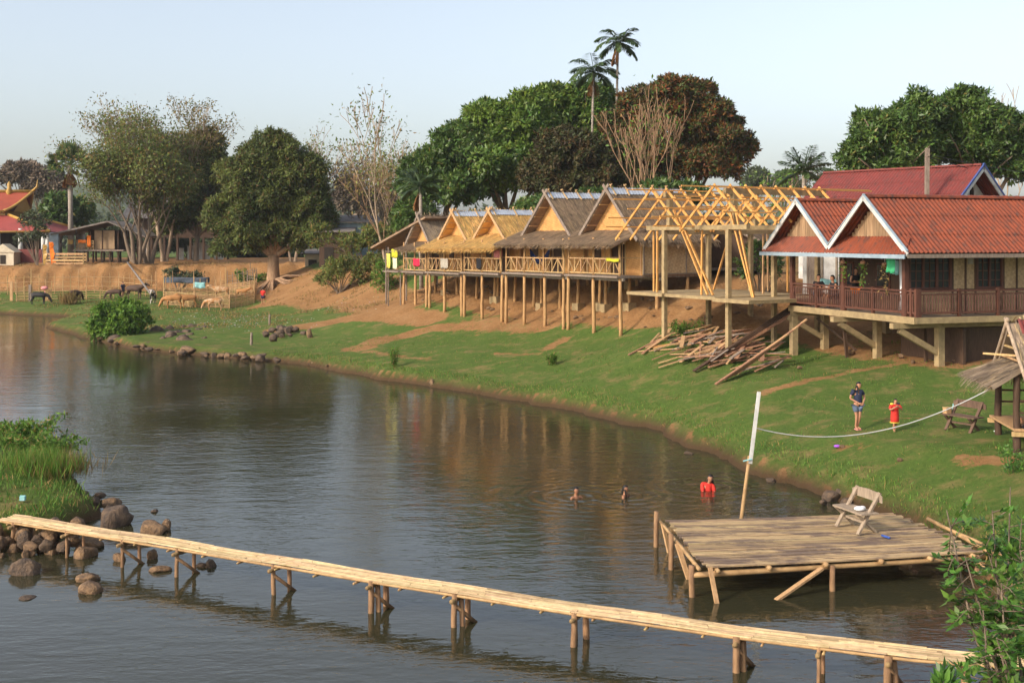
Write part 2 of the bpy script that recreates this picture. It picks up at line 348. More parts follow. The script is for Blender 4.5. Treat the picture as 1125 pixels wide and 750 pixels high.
# skinned figures
def skin_mesh(nodes, edges, m, sub=1, smooth=True):
    """nodes: list of (x,y,z,r); returns evaluated (verts, faces)"""
    me = bpy.data.meshes.new('tmp'); me.from_pydata([n[:3] for n in nodes], edges, [])
    o = bpy.data.objects.new('tmp', me); COL.objects.link(o)
    sk = o.modifiers.new('s', 'SKIN'); sk.use_smooth_shade = True; sk.branch_smoothing = .3
    if not me.skin_vertices: me.skin_vertices.new()
    for i, n in enumerate(nodes):
        rr = n[3] if isinstance(n[3], (tuple,list)) else (n[3], n[3])
        me.skin_vertices[0].data[i].radius = rr; me.skin_vertices[0].data[i].use_root = (i == 0)
    if sub: s = o.modifiers.new('d', 'SUBSURF'); s.levels = sub; s.render_levels = sub
    dg = bpy.context.evaluated_depsgraph_get(); ev = o.evaluated_get(dg); em = ev.to_mesh()
    V = [tuple(v.co) for v in em.vertices]; Fc = [tuple(p.vertices) for p in em.polygons]
    ev.to_mesh_clear(); bpy.data.objects.remove(o); bpy.data.meshes.remove(me)
    return V, Fc
# ------------------------------------------------------------------ people and animals (built first: the skin modifier needs an evaluated scene)
def person_parts():
    return dict(pelvis=(0,0,.90), chest=(0,0,1.28), neck=(0,.01,1.43), head=(0,-.01,1.56),
        shL=(-.17,0,1.38), elL=(-.24,.02,1.10), wrL=(-.25,-.05,.86), shR=(.17,0,1.38), elR=(.24,.02,1.10), wrR=(.25,-.05,.86),
        hpL=(-.09,0,.86), knL=(-.10,-.02,.47), anL=(-.10,.02,.09), toL=(-.10,-.16,.03),
        hpR=(.09,0,.86), knR=(.10,-.02,.47), anR=(.10,.02,.09), toR=(.10,-.16,.03))
def person(label, loc, rz, H=1.65, pose=None, shirt='navy_cloth', bottom='denim', hair='short', skin='skin', face=(0,-1,0), sleeve=.9, group=None,
           dress=0.0, shoes=None, legs=True, bare=False, fat=1.0, torso_len=None):
    J = person_parts(); J.update(pose or {}); k = H/1.68
    J = {a: Vector(b)*k for a, b in J.items()}
    t = thing('person', label, 'person', loc, rz, group)
    f = k*fat
    order = ['pelvis','chest','neck','head','shL','elL','wrL','shR','elR','wrR'] + (['hpL','knL','anL','toL','hpR','knR','anR','toR'] if legs else [])
    R = dict(pelvis=(.135,.10), chest=(.145,.10), neck=.052, head=.07, shL=.058, elL=.040, wrL=.030, shR=.058, elR=.040, wrR=.030,
             hpL=.088, knL=.056, anL=.040, toL=.032, hpR=.088, knR=.056, anR=.040, toR=.032)
    nodes = [(*J[a], tuple(x*f for x in R[a]) if isinstance(R[a], tuple) else R[a]*f) for a in order]
    ix = {a:i for i,a in enumerate(order)}
    E = [('pelvis','chest'),('chest','neck'),('neck','head'),('chest','shL'),('shL','elL'),('elL','wrL'),('chest','shR'),('shR','elR'),('elR','wrR')]
    if legs: E += [('pelvis','hpL'),('hpL','knL'),('knL','anL'),('anL','toL'),('pelvis','hpR'),('hpR','knR'),('knR','anR'),('anR','toR')]
    V, Fc = skin_mesh(nodes, [(ix[a],ix[b]) for a,b in E], skin)
    mb = MB(); mb.add(V, Fc)
    # head with a face
    h = J['head'] + Vector((0,0,.03*k)); fd = Vector(face).normalized(); sd = fd.cross(Vector((0,0,1))).normalized(); r = .098*k
    up = sd.cross(fd)
    bm = bmesh.new(); bmesh.ops.create_icosphere(bm, subdivisions=3, radius=1)
    vs = []
    for v in bm.verts:
        x, y, z = v.co                                  # x side, y front, z up
        w = .82*(1-.22*max(0,-z)); fr = .98
        nose = .16*math.exp(-((x/.16)**2 + ((z+.12)/.2)**2)) if y > 0 else 0
        chin = .10*math.exp(-((x/.35)**2 + ((z+.8)/.25)**2)) if y > 0 else 0
        eye = -.06*math.exp(-(((abs(x)-.36)/.2)**2 + ((z-.08)/.16)**2)) if y > 0 else 0
        vs.append(h + (sd*(x*w) + fd*(y*fr+nose+chin+eye) + up*(z*1.22))*r)
    mb.add(vs, [tuple(v.index for v in q.verts) for q in bm.faces]); bm.free()
    for s in (-1,1): mb.ball(h + sd*(s*.84*r) - up*.05*r, .26*r, 1, (.5,.8,1.1))
    # hands: palm and five bent fingers each
    for e, w in (('elL','wrL'),('elR','wrR')):
        a = (J[w]-J[e]).normalized(); p = J[w]
        s1 = a.cross(fd)
        if s1.length < .2: s1 = a.cross(Vector((1,0,0)))
        s1.normalize(); n1 = s1.cross(a)
        mb.tube([p - a*.02*k, p + a*.04*k, p + a*.085*k], [.026*f,.036*f,.032*f], 8)
        for i, ln in enumerate((.060,.072,.066,.050)):
            b0 = p + a*.08*k + s1*((i-1.5)*.018*k)
            b1 = b0 + a*ln*.5*k + n1*.004*k; b2 = b1 + (a*.75 + n1*.6).normalized()*ln*.5*k
            mb.tube([b0,b1,b2], [.0095*k,.009*k,.007*k], 5)
        t0 = p + a*.03*k - s1*.028*k
        mb.tube([t0, t0 + (a*.6 - s1*.8)*.035*k, t0 + (a*1.0 - s1*.75)*.06*k], [.012*k,.011*k,.008*k], 5)
    mb.build('body', skin, t, True)
    ey = MB()
    for s in (-1,1): ey.ball(h + sd*(s*.33*r) + fd*.89*r + up*.08*r, .10*r, 1)
    ey.build('eyes', 'black', t, True)
    mo = MB(); mo.ball(h + fd*.92*r - up*.50*r, .2*r, 1, (1,.35,.35)); mo.build('mouth', 'maroon', t, True)
    # hair
    hb = MB(); bm = bmesh.new(); bmesh.ops.create_icosphere(bm, subdivisions=3, radius=1); vs = []; keep = []
    for v in bm.verts:
        x, y, z = v.co
        vs.append(h + (sd*(x*.90) + fd*(y*1.04-.06) + up*(z*1.26+.06))*r*1.05); keep.append(z > (.42 if y > .25 else (.0 if y > -.1 else -.55)))
    hb.add(vs, [tuple(v.index for v in q.verts) for q in bm.faces if all(keep[v.index] for v in q.verts)]); bm.free()
    if hair == 'long':
        for s in np.linspace(-1,1,9):
            q = h + sd*(s*.72*r) - fd*(.75-abs(s)*.4)*r
            hb.tube([q+up*.4*r, q - up*.9*r - fd*.12*r, q - up*2.2*r - fd*.05*r + sd*s*.25*r, q - up*3.4*r + fd*.05*r], [.30*r,.34*r,.28*r,.10*r], 6)
    if hair == 'ponytail':
        q = h - fd*.9*r; hb.tube([q, q - fd*.4*r - up*.8*r, q - fd*.2*r - up*2.4*r + sd*.2*r], [.3*r,.32*r,.08*r], 6)
        q = h + sd*.85*r; hb.tube([q, q - up*1.2*r + fd*.35*r, q - up*2.8*r + fd*.75*r], [.26*r,.26*r,.12*r], 6)
    hb.build('hair', 'hair', t, True)
    if shirt:
        hem = J['pelvis'].lerp(J['chest'], -.32 if not dress else 0) - Vector((0,0,dress*k))
        nd = [(*hem, ((.178+dress*.05)*f, (.150+dress*.10)*f)), (*J['pelvis'].lerp(J['chest'],.5), (.180*f,.146*f)), (*J['chest'], (.192*f,.152*f)),
              (*(J['chest'].lerp(J['neck'],.72)), .085*f)]
        ed = [(0,1),(1,2),(2,3)]
        for s in 'LR':
            a, b = J['sh'+s], J['el'+s]; n0 = len(nd)
            nd += [(*a, .086*f), (*a.lerp(b, sleeve), .072*f)]; ed += [(2,n0),(n0,n0+1)]
        V, Fc = skin_mesh(nd, ed, None); MB().add(V, Fc).build('shirt', shirt, t, True)
    if bottom and legs:
        nd = [(*(J['pelvis']+Vector((0,0,.05*k))), (.170*f,.142*f))]; ed = []
        for s in 'LR':
            n0 = len(nd); nd += [(*J['hp'+s], .122*f), (*J['hp'+s].lerp(J['kn'+s], .62), .100*f)]; ed += [(0,n0),(n0,n0+1)]
        V, Fc = skin_mesh(nd, ed, None); MB().add(V, Fc).build('shorts', bottom, t, True)
    if shoes and legs:
        sb = MB()
        for s in 'LR': sb.beam(J['an'+s]-Vector((0,0,.075*k)) + (J['an'+s]-J['to'+s])*.25, J['to'+s]-Vector((0,0,.02*k)), .085*k, .025*k)
        sb.build('sandals', shoes, t)
    return t

def cow(label, m, loc, rz, H=1.25, graze=1.0, horns=True, group=None, calf=False):
    t = thing('cow', label, 'cow', loc, rz, group); k = H/1.25
    hx, hz = (1.08, 1.28) if graze < .5 else (1.02, .52)
    mx, mz = (1.34, 1.12) if graze < .5 else (1.16, .20)
    nk = (.82,0,1.15 if graze < .5 else .86)
    nd = [(-.55,0,1.02,(.24,.25)), (-.1,0,.94,(.27,.31)), (.38,0,.97,(.24,.29)), nk+((.13,.17),), (hx,0,hz,(.095,.12)), (mx,0,mz,(.065,.075)), (-.74,0,1.08,(.13,.14))]
    ed = [(0,1),(1,2),(2,3),(3,4),(4,5),(0,6)]
    for s in (-1,1):
        n0 = len(nd); nd += [(.42,s*.16,.74,.095), (.44,s*.16,.44,.052), (.42,s*.16,.12,.036), (.45,s*.16,.03,.046)]
        ed += [(2,n0),(n0,n0+1),(n0+1,n0+2),(n0+2,n0+3)]
        n0 = len(nd); nd += [(-.55,s*.17,.80,.125), (-.52,s*.17,.62,.085), (-.70,s*.17,.42,.05), (-.65,s*.17,.12,.036), (-.61,s*.17,.03,.046)]
        ed += [(0,n0),(n0,n0+1),(n0+1,n0+2),(n0+2,n0+3),(n0+3,n0+4)]
    V, Fc = skin_mesh(nd, ed, None)
    mb = MB(); mb.add([Vector(v)*k for v in V], Fc)
    for s in (-1,1): mb.tube([Vector((hx-.04,s*.08,hz+.05))*k, Vector((hx-.08,s*.20,hz+.04))*k, Vector((hx-.10,s*.27,hz-.02))*k], [.035*k,.05*k,.012*k], 6)
    mb.tube([Vector(p)*k for p in ((-.80,0,1.16),(-.90,.02,.95),(-.89,.03,.62),(-.87,.02,.45))], [.03*k,.022*k,.018*k,.04*k], 6)
    mb.build('body', m, t, True)
    if horns:
        hb = MB()
        for s in (-1,1): hb.tube([Vector((hx-.06,s*.06,hz+.09))*k, Vector((hx-.10,s*.16,hz+.17))*k, Vector((hx-.06,s*.19,hz+.28))*k], [.026*k,.02*k,.005*k], 6)
        hb.build('horns', 'horn', t, True)
    return t

# ------------------------------------------------------------------ ground
SHORE = [(-160,113),(-47.6,110),(-39,105.5),(-36.5,93),(-30.5,84),(-28,80.5),(-24,75),(-17.9,70),(-11.8,66),(-7.5,60),(-2.6,54.8),(1.8,49.2),(5.25,43.3),
         (6.76,37),(8.4,32.4),(9.6,29),(9.7,25.4),(9.0,22.5),(8.2,19.5),(6.0,16.8),(3.6,13.5),(2.4,8),(2.2,-30),(-120,-30),(-90,18),(-25,21),(-14,25.2),(-12.2,26.3),
         (-10.6,28.2),(-10.2,29.8),(-11.7,32.4),(-14.6,37.0),(-18.6,43.2),(-32,52),(-160,78)]
SH = np.array(SHORE, float)
def shore_dist(X, Y):                               # signed distance, positive on land
    X = np.asarray(X, float); Y = np.asarray(Y, float)
    d = np.full(X.shape, 1e9); inside = np.zeros(X.shape, bool)
    for i in range(len(SH)):
        x0, y0 = SH[i]; x1, y1 = SH[(i+1) % len(SH)]
        dx, dy = x1-x0, y1-y0; t = np.clip(((X-x0)*dx+(Y-y0)*dy)/(dx*dx+dy*dy), 0, 1)
        d = np.minimum(d, np.hypot(X-x0-t*dx, Y-y0-t*dy))
        c = ((y0 > Y) != (y1 > Y)); xi = x0 + (Y-y0)*(dx)/(dy if dy else 1e-9); inside ^= (c & (X < xi))
    return np.where(inside, -d, d)
def vnoise(X, Y, s, seed=0, octv=3):                # value-noise fBm, about -1..1
    T = np.random.default_rng(seed).uniform(-1, 1, (256,256)); X = np.asarray(X, float); Y = np.asarray(Y, float); out = 0; a = 1; tot = 0
    for o in range(octv):
        c, sn = math.cos(.6+o), math.sin(.6+o); x = (X*c-Y*sn)/s*1.9+17.3*o; y = (X*sn+Y*c)/s*1.9+9.1*o
        xi, yi = np.floor(x).astype(int), np.floor(y).astype(int); fx, fy = x-xi, y-yi; fx = fx*fx*(3-2*fx); fy = fy*fy*(3-2*fy)
        g = lambda i, k: T[(yi+k) & 255, (xi+i) & 255]
        out = out + a*((g(0,0)*(1-fx)+g(1,0)*fx)*(1-fy)+(g(0,1)*(1-fx)+g(1,1)*fx)*fy); tot += a; a *= .5; s *= .5
    return out/tot*1.5
CP = []
for u, d, z in [(942,35.7,1.25),(1060,34,1.38),(1104,31,1.38),(1140,29,1.3),(1125,24,1.05),(1100,20,.8),(870,42.3,1.7),(869,49,2.0),(967,44,2.2),(1033,42.5,2.25),
    (1125,42,2.3),(1250,42,2.4),(1033,50,3.0),(1125,52,3.3),(800,49.9,2.1),(730,53.7,2.42),(700,57,2.15),(682,59.8,2.05),(610,64.7,2.0),(550,69.7,2.05),(507,73.7,2.1),(448,80,2.55),
    (560,60,1.15),(640,54,1.15),(720,48,1.15),(800,43,1.25),(480,68,1.15),(420,74,1.2),(420,68,.85),(350,78,.95),(300,85,.95),(240,95,.8),(200,100,.8),(289,107,1.0),(180,108,1.0),
    (100,113,.8),(20,113.5,.75),(20,121,1.1),(100,121,1.1),(180,121,1.25),(240,120,1.6),(0,124.5,1.4),(60,124.5,1.4),(120,124.5,1.5),(180,125,1.6),(235,124,2.0),
    (0,130,4.2),(60,130,4.2),(120,130,4.35),(180,131,4.35),(240,132,4.2),(270,124,3.1),(300,116,2.45),(330,108,2.5),(345,116,3.9),(370,105,3.2),(380,98,2.0),(430,90,2.6),(432,96,4.2),(400,110,4.6),(300,132,4.4),
    (940,33.5,1.0),(860,38,1.0),(985,31,.9),(1000,40,1.8)]:
    CP.append((*xy(u,d), z))
CP += [(9.7,62.4,4.3),(6.6,67.3,4.4),(3.6,72.3,4.5),(1.1,76.3,4.5),(-2.8,82.6,4.6),(7.1,61,2.9),(4.1,66,2.8),(1.2,71,2.85),(-1.4,75.1,2.9),(-5,81.3,3.2),
       (12.2,57.5,3.9),(10.5,55.5,2.9),(17,66,5.0),(13,72,5.0),(9,78,5.1),(4,86,5.0),(22,58,4.4),(30,60,5.0),(32,46,3.2),(40,40,3.0),(45,30,2.4),(22,24,1.5),(20,10,1.5),(30,15,2.0),
       (-150,137,4.3),(-90,137,4.3),(-90,124,1.4),(-150,124,1.4),(-150,200,4.6),(-80,200,4.6),(0,200,5.0),(80,200,5.4),(150,150,5.4),(0,130,4.9),(40,100,5.2),(80,80,5.2),(80,40,4.2),(-20,120,4.6),
       (-13.5,33.5,.85),(-12.3,29.5,.62),(-16,36.5,.9),(-22,38,1.0),(-40,45,1.2),(-60,40,1.2),(-14,27.5,.55),(-20,30,.8),
       (0,600,6),(-600,600,6),(600,600,6),(600,0,6),(-600,200,5),(-600,50,2),(250,300,6),(-250,300,5)]
for i, (x, y) in enumerate(SHORE):
    CP.append((x, y, .42 if i not in (0,len(SHORE)-1) else .6))
CP = np.array(CP); 
def _phi(r2): return np.where(r2 > 0, .5*r2*np.log(np.maximum(r2, 1e-12)), 0)
_S = 50.0; _p = CP[:,:2]/_S; _n = len(CP)
_A = np.zeros((_n+3,_n+3)); _A[:_n,:_n] = _phi(((_p[:,None]-_p[None])**2).sum(-1)) + np.eye(_n)*1e-4
_A[:_n,_n] = 1; _A[:_n,_n+1:] = _p; _A[_n:,:_n] = _A[:_n,_n:].T
_W = np.linalg.lstsq(_A, np.concatenate([CP[:,2], [0,0,0]]), rcond=None)[0]
def tps(X, Y):
    q = np.stack([np.ravel(X), np.ravel(Y)], 1)/_S; out = np.empty(len(q))
    for i in range(0, len(q), 20000):
        s = q[i:i+20000]; out[i:i+20000] = _phi(((s[:,None]-_p[None])**2).sum(-1)) @ _W[:_n] + _W[_n] + s @ _W[_n+1:]
    return out.reshape(np.shape(X))
def sstep(a, b, x): t = np.clip((x-a)/(b-a), 0, 1); return t*t*(3-2*t)
def ground_z(X, Y):
    X = np.asarray(X, float); Y = np.asarray(Y, float)
    s = shore_dist(X, Y) + .28*vnoise(X, Y, 3.2, 3) + .12*vnoise(X, Y, .9, 4)
    land = np.clip(tps(X, Y), .22, 6.6)
    land = land + .05*vnoise(X, Y, 2.2, 5) + .05*vnoise(X, Y, 6.5, 6)
    far = (Y > 118) & (Y < 134) & (X < -8)
    land = land + np.where(far, .35*vnoise(X*1.6, Y*.7, 5, 9)*sstep(118,125,Y)*(1-sstep(129,134,Y)), 0)
    # eroded vertical cut of the far left bank, gullied
    wl = (1-sstep(-24,-15,X))*sstep(-400,-200,X)
    edge = 127.0 + 1.5*vnoise(X, Y*.2, 26, 21) + .55*vnoise(X, Y*.4, 3.5, 22)
    cut = 1.35 + .25*sstep(118,126,Y) + (4.2-1.6+.45*vnoise(X,Y*.3,20,27))*sstep(-1.6,1.0,(Y-edge)) + .32*vnoise(X, Y, 1.6, 23)*sstep(-3,-.5,Y-edge)*(1-sstep(1.2,3.5,Y-edge))
    band = sstep(119,122.5,Y)*(1-sstep(133,138,Y))
    land = land*(1-wl*band) + cut*wl*band
    b2 = sstep(130,135,Y)*(1-sstep(230,300,Y))*wl
    land = land*(1-b2) + (4.3+.10*vnoise(X,Y,5,29))*b2
    # clods and washed-out hollows in the bank under the huts
    hs_ = (X+7.05)*.851 + (Y-80)*.525; ht_ = (X+7.05)*.525 - (Y-80)*.851
    hb_ = sstep(.8,2.2,hs_)*(1-sstep(6,8,hs_))*sstep(-6,-2,ht_)*(1-sstep(30,34,ht_))
    land = land + hb_*(.30*vnoise(X,Y,2.4,31)+.16*vnoise(X,Y,.9,32))
    lip = .10 + .30*sstep(0,.30,s) + .34*np.maximum(s-.25, 0)
    z = np.where(s > 0, np.minimum(land, lip), np.maximum(-1.3, -.05 + s*.5))
    return z
def gz(x, y): return float(ground_z(np.array([x]), np.array([y]))[0])
def og(u, d, dz=0.0):
    x, y = xy(u, d); return Vector((x, y, gz(x, y)+dz))
def ground_at(u, v):                                # where the sight line through a photo point meets the ground
    lo, hi = 12.0, 200.0
    ds = np.arange(12, 160, .1); X = (u-CU)/F*ds; Z = CAMZ-(v-HOR)/F*ds; g = np.maximum(ground_z(X, ds), 0)
    k = np.argmax(Z <= g); return Vector((X[k], ds[k], g[k]))

def lines(a, b, fine, lo, hi, grow_=1.16):
    c = list(np.arange(a, b, fine)); s = fine; x = c[-1]
    while x < hi: s *= grow_; x += s; c.append(min(x, hi))
    s = fine; x = c[0]; left = []
    while x > lo: s *= grow_; x -= s; left.append(max(x, lo))
    return np.array(left[::-1]+c)
gx = lines(-62, 34, .36, -900, 900); gy = lines(14, 136, .36, -35, 1300)
GX, GY = np.meshgrid(gx, gy); GZ = ground_z(GX, GY)
# bare soil: steep faces, trodden strips, under the huts
sx = np.gradient(GZ, axis=1)/np.gradient(GX, axis=1); sy = np.gradient(GZ, axis=0)/np.gradient(GY, axis=0); SL = np.hypot(sx, sy)
def seg_d(P, Q):
    dx, dy = Q[0]-P[0], Q[1]-P[1]; t = np.clip(((GX-P[0])*dx+(GY-P[1])*dy)/(dx*dx+dy*dy), 0, 1); return np.hypot(GX-P[0]-t*dx, GY-P[1]-t*dy)
def strip(pts, w, amt=1.0):
    global SOIL
    for P, Q in zip(pts[:-1], pts[1:]):
        p0 = ground_at(*P); q0 = ground_at(*Q); SOIL = np.maximum(SOIL, amt*(1-sstep(w*.5, w*1.25, seg_d(p0, q0))))
SD = shore_dist(GX,GY)
SOIL = sstep(.55, .95, SL)*.95*(.35+.65*sstep(.8,2.2,SD))
SOIL = np.maximum(SOIL, (1-sstep(0,.22,np.abs(SD-.05)))*.8)
hut_s = (GX+7.05)*.85 + (GY-80)*.525; hut_t = (GX+7.05)*.525 - (GY-80)*.85
SOIL = np.maximum(SOIL, sstep(.2,1.6,hut_s)*(1-sstep(9,12,hut_s))*sstep(-9,-6,hut_t)*(1-sstep(31,35,hut_t)))
SOIL = np.maximum(SOIL, sstep(122,124,GY)*(1-sstep(160,175,GY))*(1-sstep(-12,-5,GX)))
SOIL = np.maximum(SOIL, .62*sstep(62,70,GY+GX*.55)*sstep(-6,0,GX))
strip([(600,358),(530,356),(480,360),(425,372),(395,383)], 1.2, .85)
strip([(470,352),(430,345),(380,350),(310,362)], 1.6, .9)
strip([(305,330),(340,322),(400,322),(440,335)], 3.2, .9)
strip([(300,312),(340,312),(400,312)], 4.0, 1.0)
strip([(838,432),(880,420),(960,404),(1030,395)], .5, .66)
strip([(1060,506),(1110,506)], .45, .9)
strip([(960,462),(1010,460)], .25, .6)
strip([(620,372),(600,384)], .5, .7); strip([(545,388),(590,389)], .35, .7); strip([(380,384),(470,395)], .5, .6)
strip([(925,493),(960,490)], .4, .6)
hs = (GX-11.4)*.947 + (GY-50.7)*.32; ht = (GX-11.4)*.32 - (GY-50.7)*.947
SOIL = np.maximum(SOIL, .95*sstep(.3,2,hs)*(1-sstep(16,18,hs))*sstep(-12,-9,ht)*(1-sstep(8.6,9.6,ht)))
SOIL = np.clip(SOIL, 0, 1)
ny_, nx_ = GX.shape; idx = np.arange(ny_*nx_).reshape(ny_, nx_)
Q = np.stack([idx[:-1,:-1], idx[:-1,1:], idx[1:,1:], idx[1:,:-1]], -1).reshape(-1,4)

gm = bpy.data.materials.new('ground_soil_and_grass'); gm.use_nodes = True
N, L = gm.node_tree.nodes, gm.node_tree.links; b = N['Principled BSDF']; b.inputs['Roughness'].default_value = .95; b.inputs['Specular IOR Level'].default_value = .15
geo = N.new('ShaderNodeNewGeometry'); att = N.new('ShaderNodeAttribute'); att.attribute_name = 'soil'
def noise_n(scale, detail=6, rough=.65, src=None):
    n = N.new('ShaderNodeTexNoise'); n.inputs['Scale'].default_value = scale; n.inputs['Detail'].default_value = detail; n.inputs['Roughness'].default_value = rough
    L.new(src or geo.outputs['Position'], n.inputs['Vector']); return n
def ramp(src, stops):
    r = N.new('ShaderNodeValToRGB'); e = r.color_ramp.elements
    while len(e) < len(stops): e.new(.5)
    for k, (p, c) in enumerate(stops): e[k].position = p; e[k].color = (*c, 1)
    L.new(src, r.inputs['Fac']); return r
def mixc(f, a, b_):
    m = N.new('ShaderNodeMix'); m.data_type = 'RGBA'
    (L.new(f, m.inputs['Factor']) if not isinstance(f, float) else setattr(m.inputs['Factor'], 'default_value', f)); L.new(a, m.inputs['A']); L.new(b_, m.inputs['B']); return m.outputs['Result']
g1 = ramp(noise_n(.45).outputs['Fac'], [(.3,(.055,.098,.018)),(.5,(.078,.132,.022)),(.72,(.130,.155,.038))])
g2 = ramp(noise_n(5.5, 8, .75).outputs['Fac'], [(.3,(.040,.070,.014)),(.52,(.082,.132,.022)),(.75,(.165,.18,.050))])
gcol = mixc(.55, g1.outputs['Color'], g2.outputs['Color'])
dry = N.new('ShaderNodeMapRange'); dry.inputs['From Min'].default_value = .50; dry.inputs['From Max'].default_value = .70; dry.inputs['To Max'].default_value = .8
L.new(noise_n(1.1, 7, .7).outputs['Fac'], dry.inputs['Value'])
dcol = ramp(noise_n(8).outputs['Fac'], [(.3,(.20,.13,.055)),(.7,(.30,.21,.09))])
gcol = mixc(dry.outputs['Result'], gcol, dcol.outputs['Color'])
s1 = ramp(noise_n(.7, 8).outputs['Fac'], [(.3,(.20,.098,.040)),(.5,(.31,.165,.068)),(.72,(.38,.245,.12))])
s2 = ramp(noise_n(7, 8, .7).outputs['Fac'], [(.3,(.13,.062,.027)),(.55,(.31,.160,.060)),(.75,(.42,.27,.125))])
scol = mixc(.5, s1.outputs['Color'], s2.outputs['Color'])
ad = N.new('ShaderNodeMath'); ad.operation = 'ADD'
n5 = noise_n(1.6, 9, .75); mr = N.new('ShaderNodeMapRange'); mr.inputs['From Min'].default_value = .25; mr.inputs['From Max'].default_value = .75; mr.inputs['To Min'].default_value = -.5; mr.inputs['To Max'].default_value = .5
L.new(n5.outputs['Fac'], mr.inputs['Value']); L.new(att.outputs['Fac'], ad.inputs[0]); L.new(mr.outputs['Result'], ad.inputs[1])
st = N.new('ShaderNodeMapRange'); st.inputs['From Min'].default_value = .40; st.inputs['From Max'].default_value = .62; L.new(ad.outputs[0], st.inputs['Value'])
gs = mixc(st.outputs['Result'], gcol, scol)
# wet dark mud at and below the waterline
sep = N.new('ShaderNodeSeparateXYZ'); L.new(geo.outputs['Position'], sep.inputs[0])
wt = N.new('ShaderNodeMapRange'); wt.inputs['From Min'].default_value = .50; wt.inputs['From Max'].default_value = .08; L.new(sep.outputs['Z'], wt.inputs['Value'])
mud = N.new('ShaderNodeRGB'); mud.outputs[0].default_value = (.075,.045,.022,1)
fin = mixc(wt.outputs['Result'], gs, mud.outputs[0]); L.new(fin, b.inputs['Base Color'])
bn = noise_n(9, 9, .75); bp = N.new('ShaderNodeBump'); bp.inputs['Strength'].default_value = 1; bp.inputs['Distance'].default_value = .10
L.new(bn.outputs['Fac'], bp.inputs['Height']); L.new(bp.outputs['Normal'], b.inputs['Normal'])
M['ground'] = gm
gro = fast('ground', np.stack([GX.ravel(), GY.ravel(), GZ.ravel()], 1), Q, 'ground'); tag(gro, kind='structure')
gro.data.polygons.foreach_set('use_smooth', [True]*len(gro.data.polygons))
a_ = gro.data.attributes.new('soil', 'FLOAT', 'POINT'); a_.data.foreach_set('value', SOIL.ravel().astype(np.float32))

# ------------------------------------------------------------------ water
wm = bpy.data.materials.new('river_water'); wm.use_nodes = True
N, L = wm.node_tree.nodes, wm.node_tree.links; b = N['Principled BSDF']
b.inputs['Base Color'].default_value = (.030,.029,.015,1); b.inputs['Roughness'].default_value = .03; b.inputs['IOR'].default_value = 1.40; b.inputs['Specular IOR Level'].default_value = .5
geo = N.new('ShaderNodeNewGeometry')
def wn(scale, st, detail=2, rough=.5, dist=0):
    mp = N.new('ShaderNodeMapping'); mp.inputs['Scale'].default_value = st; mp.inputs['Rotation'].default_value = (0,0,math.radians(-14)); L.new(geo.outputs['Position'], mp.inputs['Vector'])
    n = N.new('ShaderNodeTexNoise'); n.inputs['Scale'].default_value = scale; n.inputs['Detail'].default_value = detail; n.inputs['Roughness'].default_value = rough; n.inputs['Distortion'].default_value = dist
    L.new(mp.outputs['Vector'], n.inputs['Vector']); return n.outputs['Fac']
def mth(op, a, c, d=None):
    m = N.new('ShaderNodeMath'); m.operation = op
    for k, x in enumerate((a, c, d)):
        if x is None: continue
        if isinstance(x, (int,float)): m.inputs[k].default_value = x
        else: L.new(x, m.inputs[k])
    return m.outputs[0]
patch = N.new('ShaderNodeMapRange'); patch.inputs['From Min'].default_value = .38; patch.inputs['From Max'].default_value = .62; patch.inputs['To Min'].default_value = .45; patch.inputs['To Max'].default_value = 1.15
L.new(wn(.09, (1,1,1), 3), patch.inputs['Value'])
h = mth('ADD', mth('MULTIPLY', wn(1.15, (.55,1.5,1), 3, .55, .4), .75), mth('MULTIPLY', wn(4.4, (.7,1.3,1), 3, .6, .3), .34))
h = mth('MULTIPLY', h, patch.outputs['Result'])
for (u, v, a, lam) in ((633,545,.10,.42),(687,544,.10,.42),(777,535,.16,.55)):      # rings about the three swimmers
    p = onz(u, v, 0)
    vm = N.new('ShaderNodeVectorMath'); vm.operation = 'DISTANCE'; vm.inputs[1].default_value = (p.x, p.y, 0); L.new(geo.outputs['Position'], vm.inputs[0])
    dd = vm.outputs['Value']; wv = mth('SINE', mth('MULTIPLY', dd, 2*math.pi/lam), None)
    fall = mth('POWER', 2.718, mth('MULTIPLY', dd, -.75)); h = mth('ADD', h, mth('MULTIPLY', mth('MULTIPLY', wv, fall), a*1.6))
bp = N.new('ShaderNodeBump'); bp.inputs['Strength'].default_value = 1; bp.inputs['Distance'].default_value = .030
L.new(h, bp.inputs['Height']); L.new(bp.outputs['Normal'], b.inputs['Normal'])
M['water'] = wm
w = MB().add([(-400,-33,0),(60,-33,0),(60,125,0),(-400,125,0)], [(0,1,2,3)]).build('water', 'water'); tag(w, kind='structure')
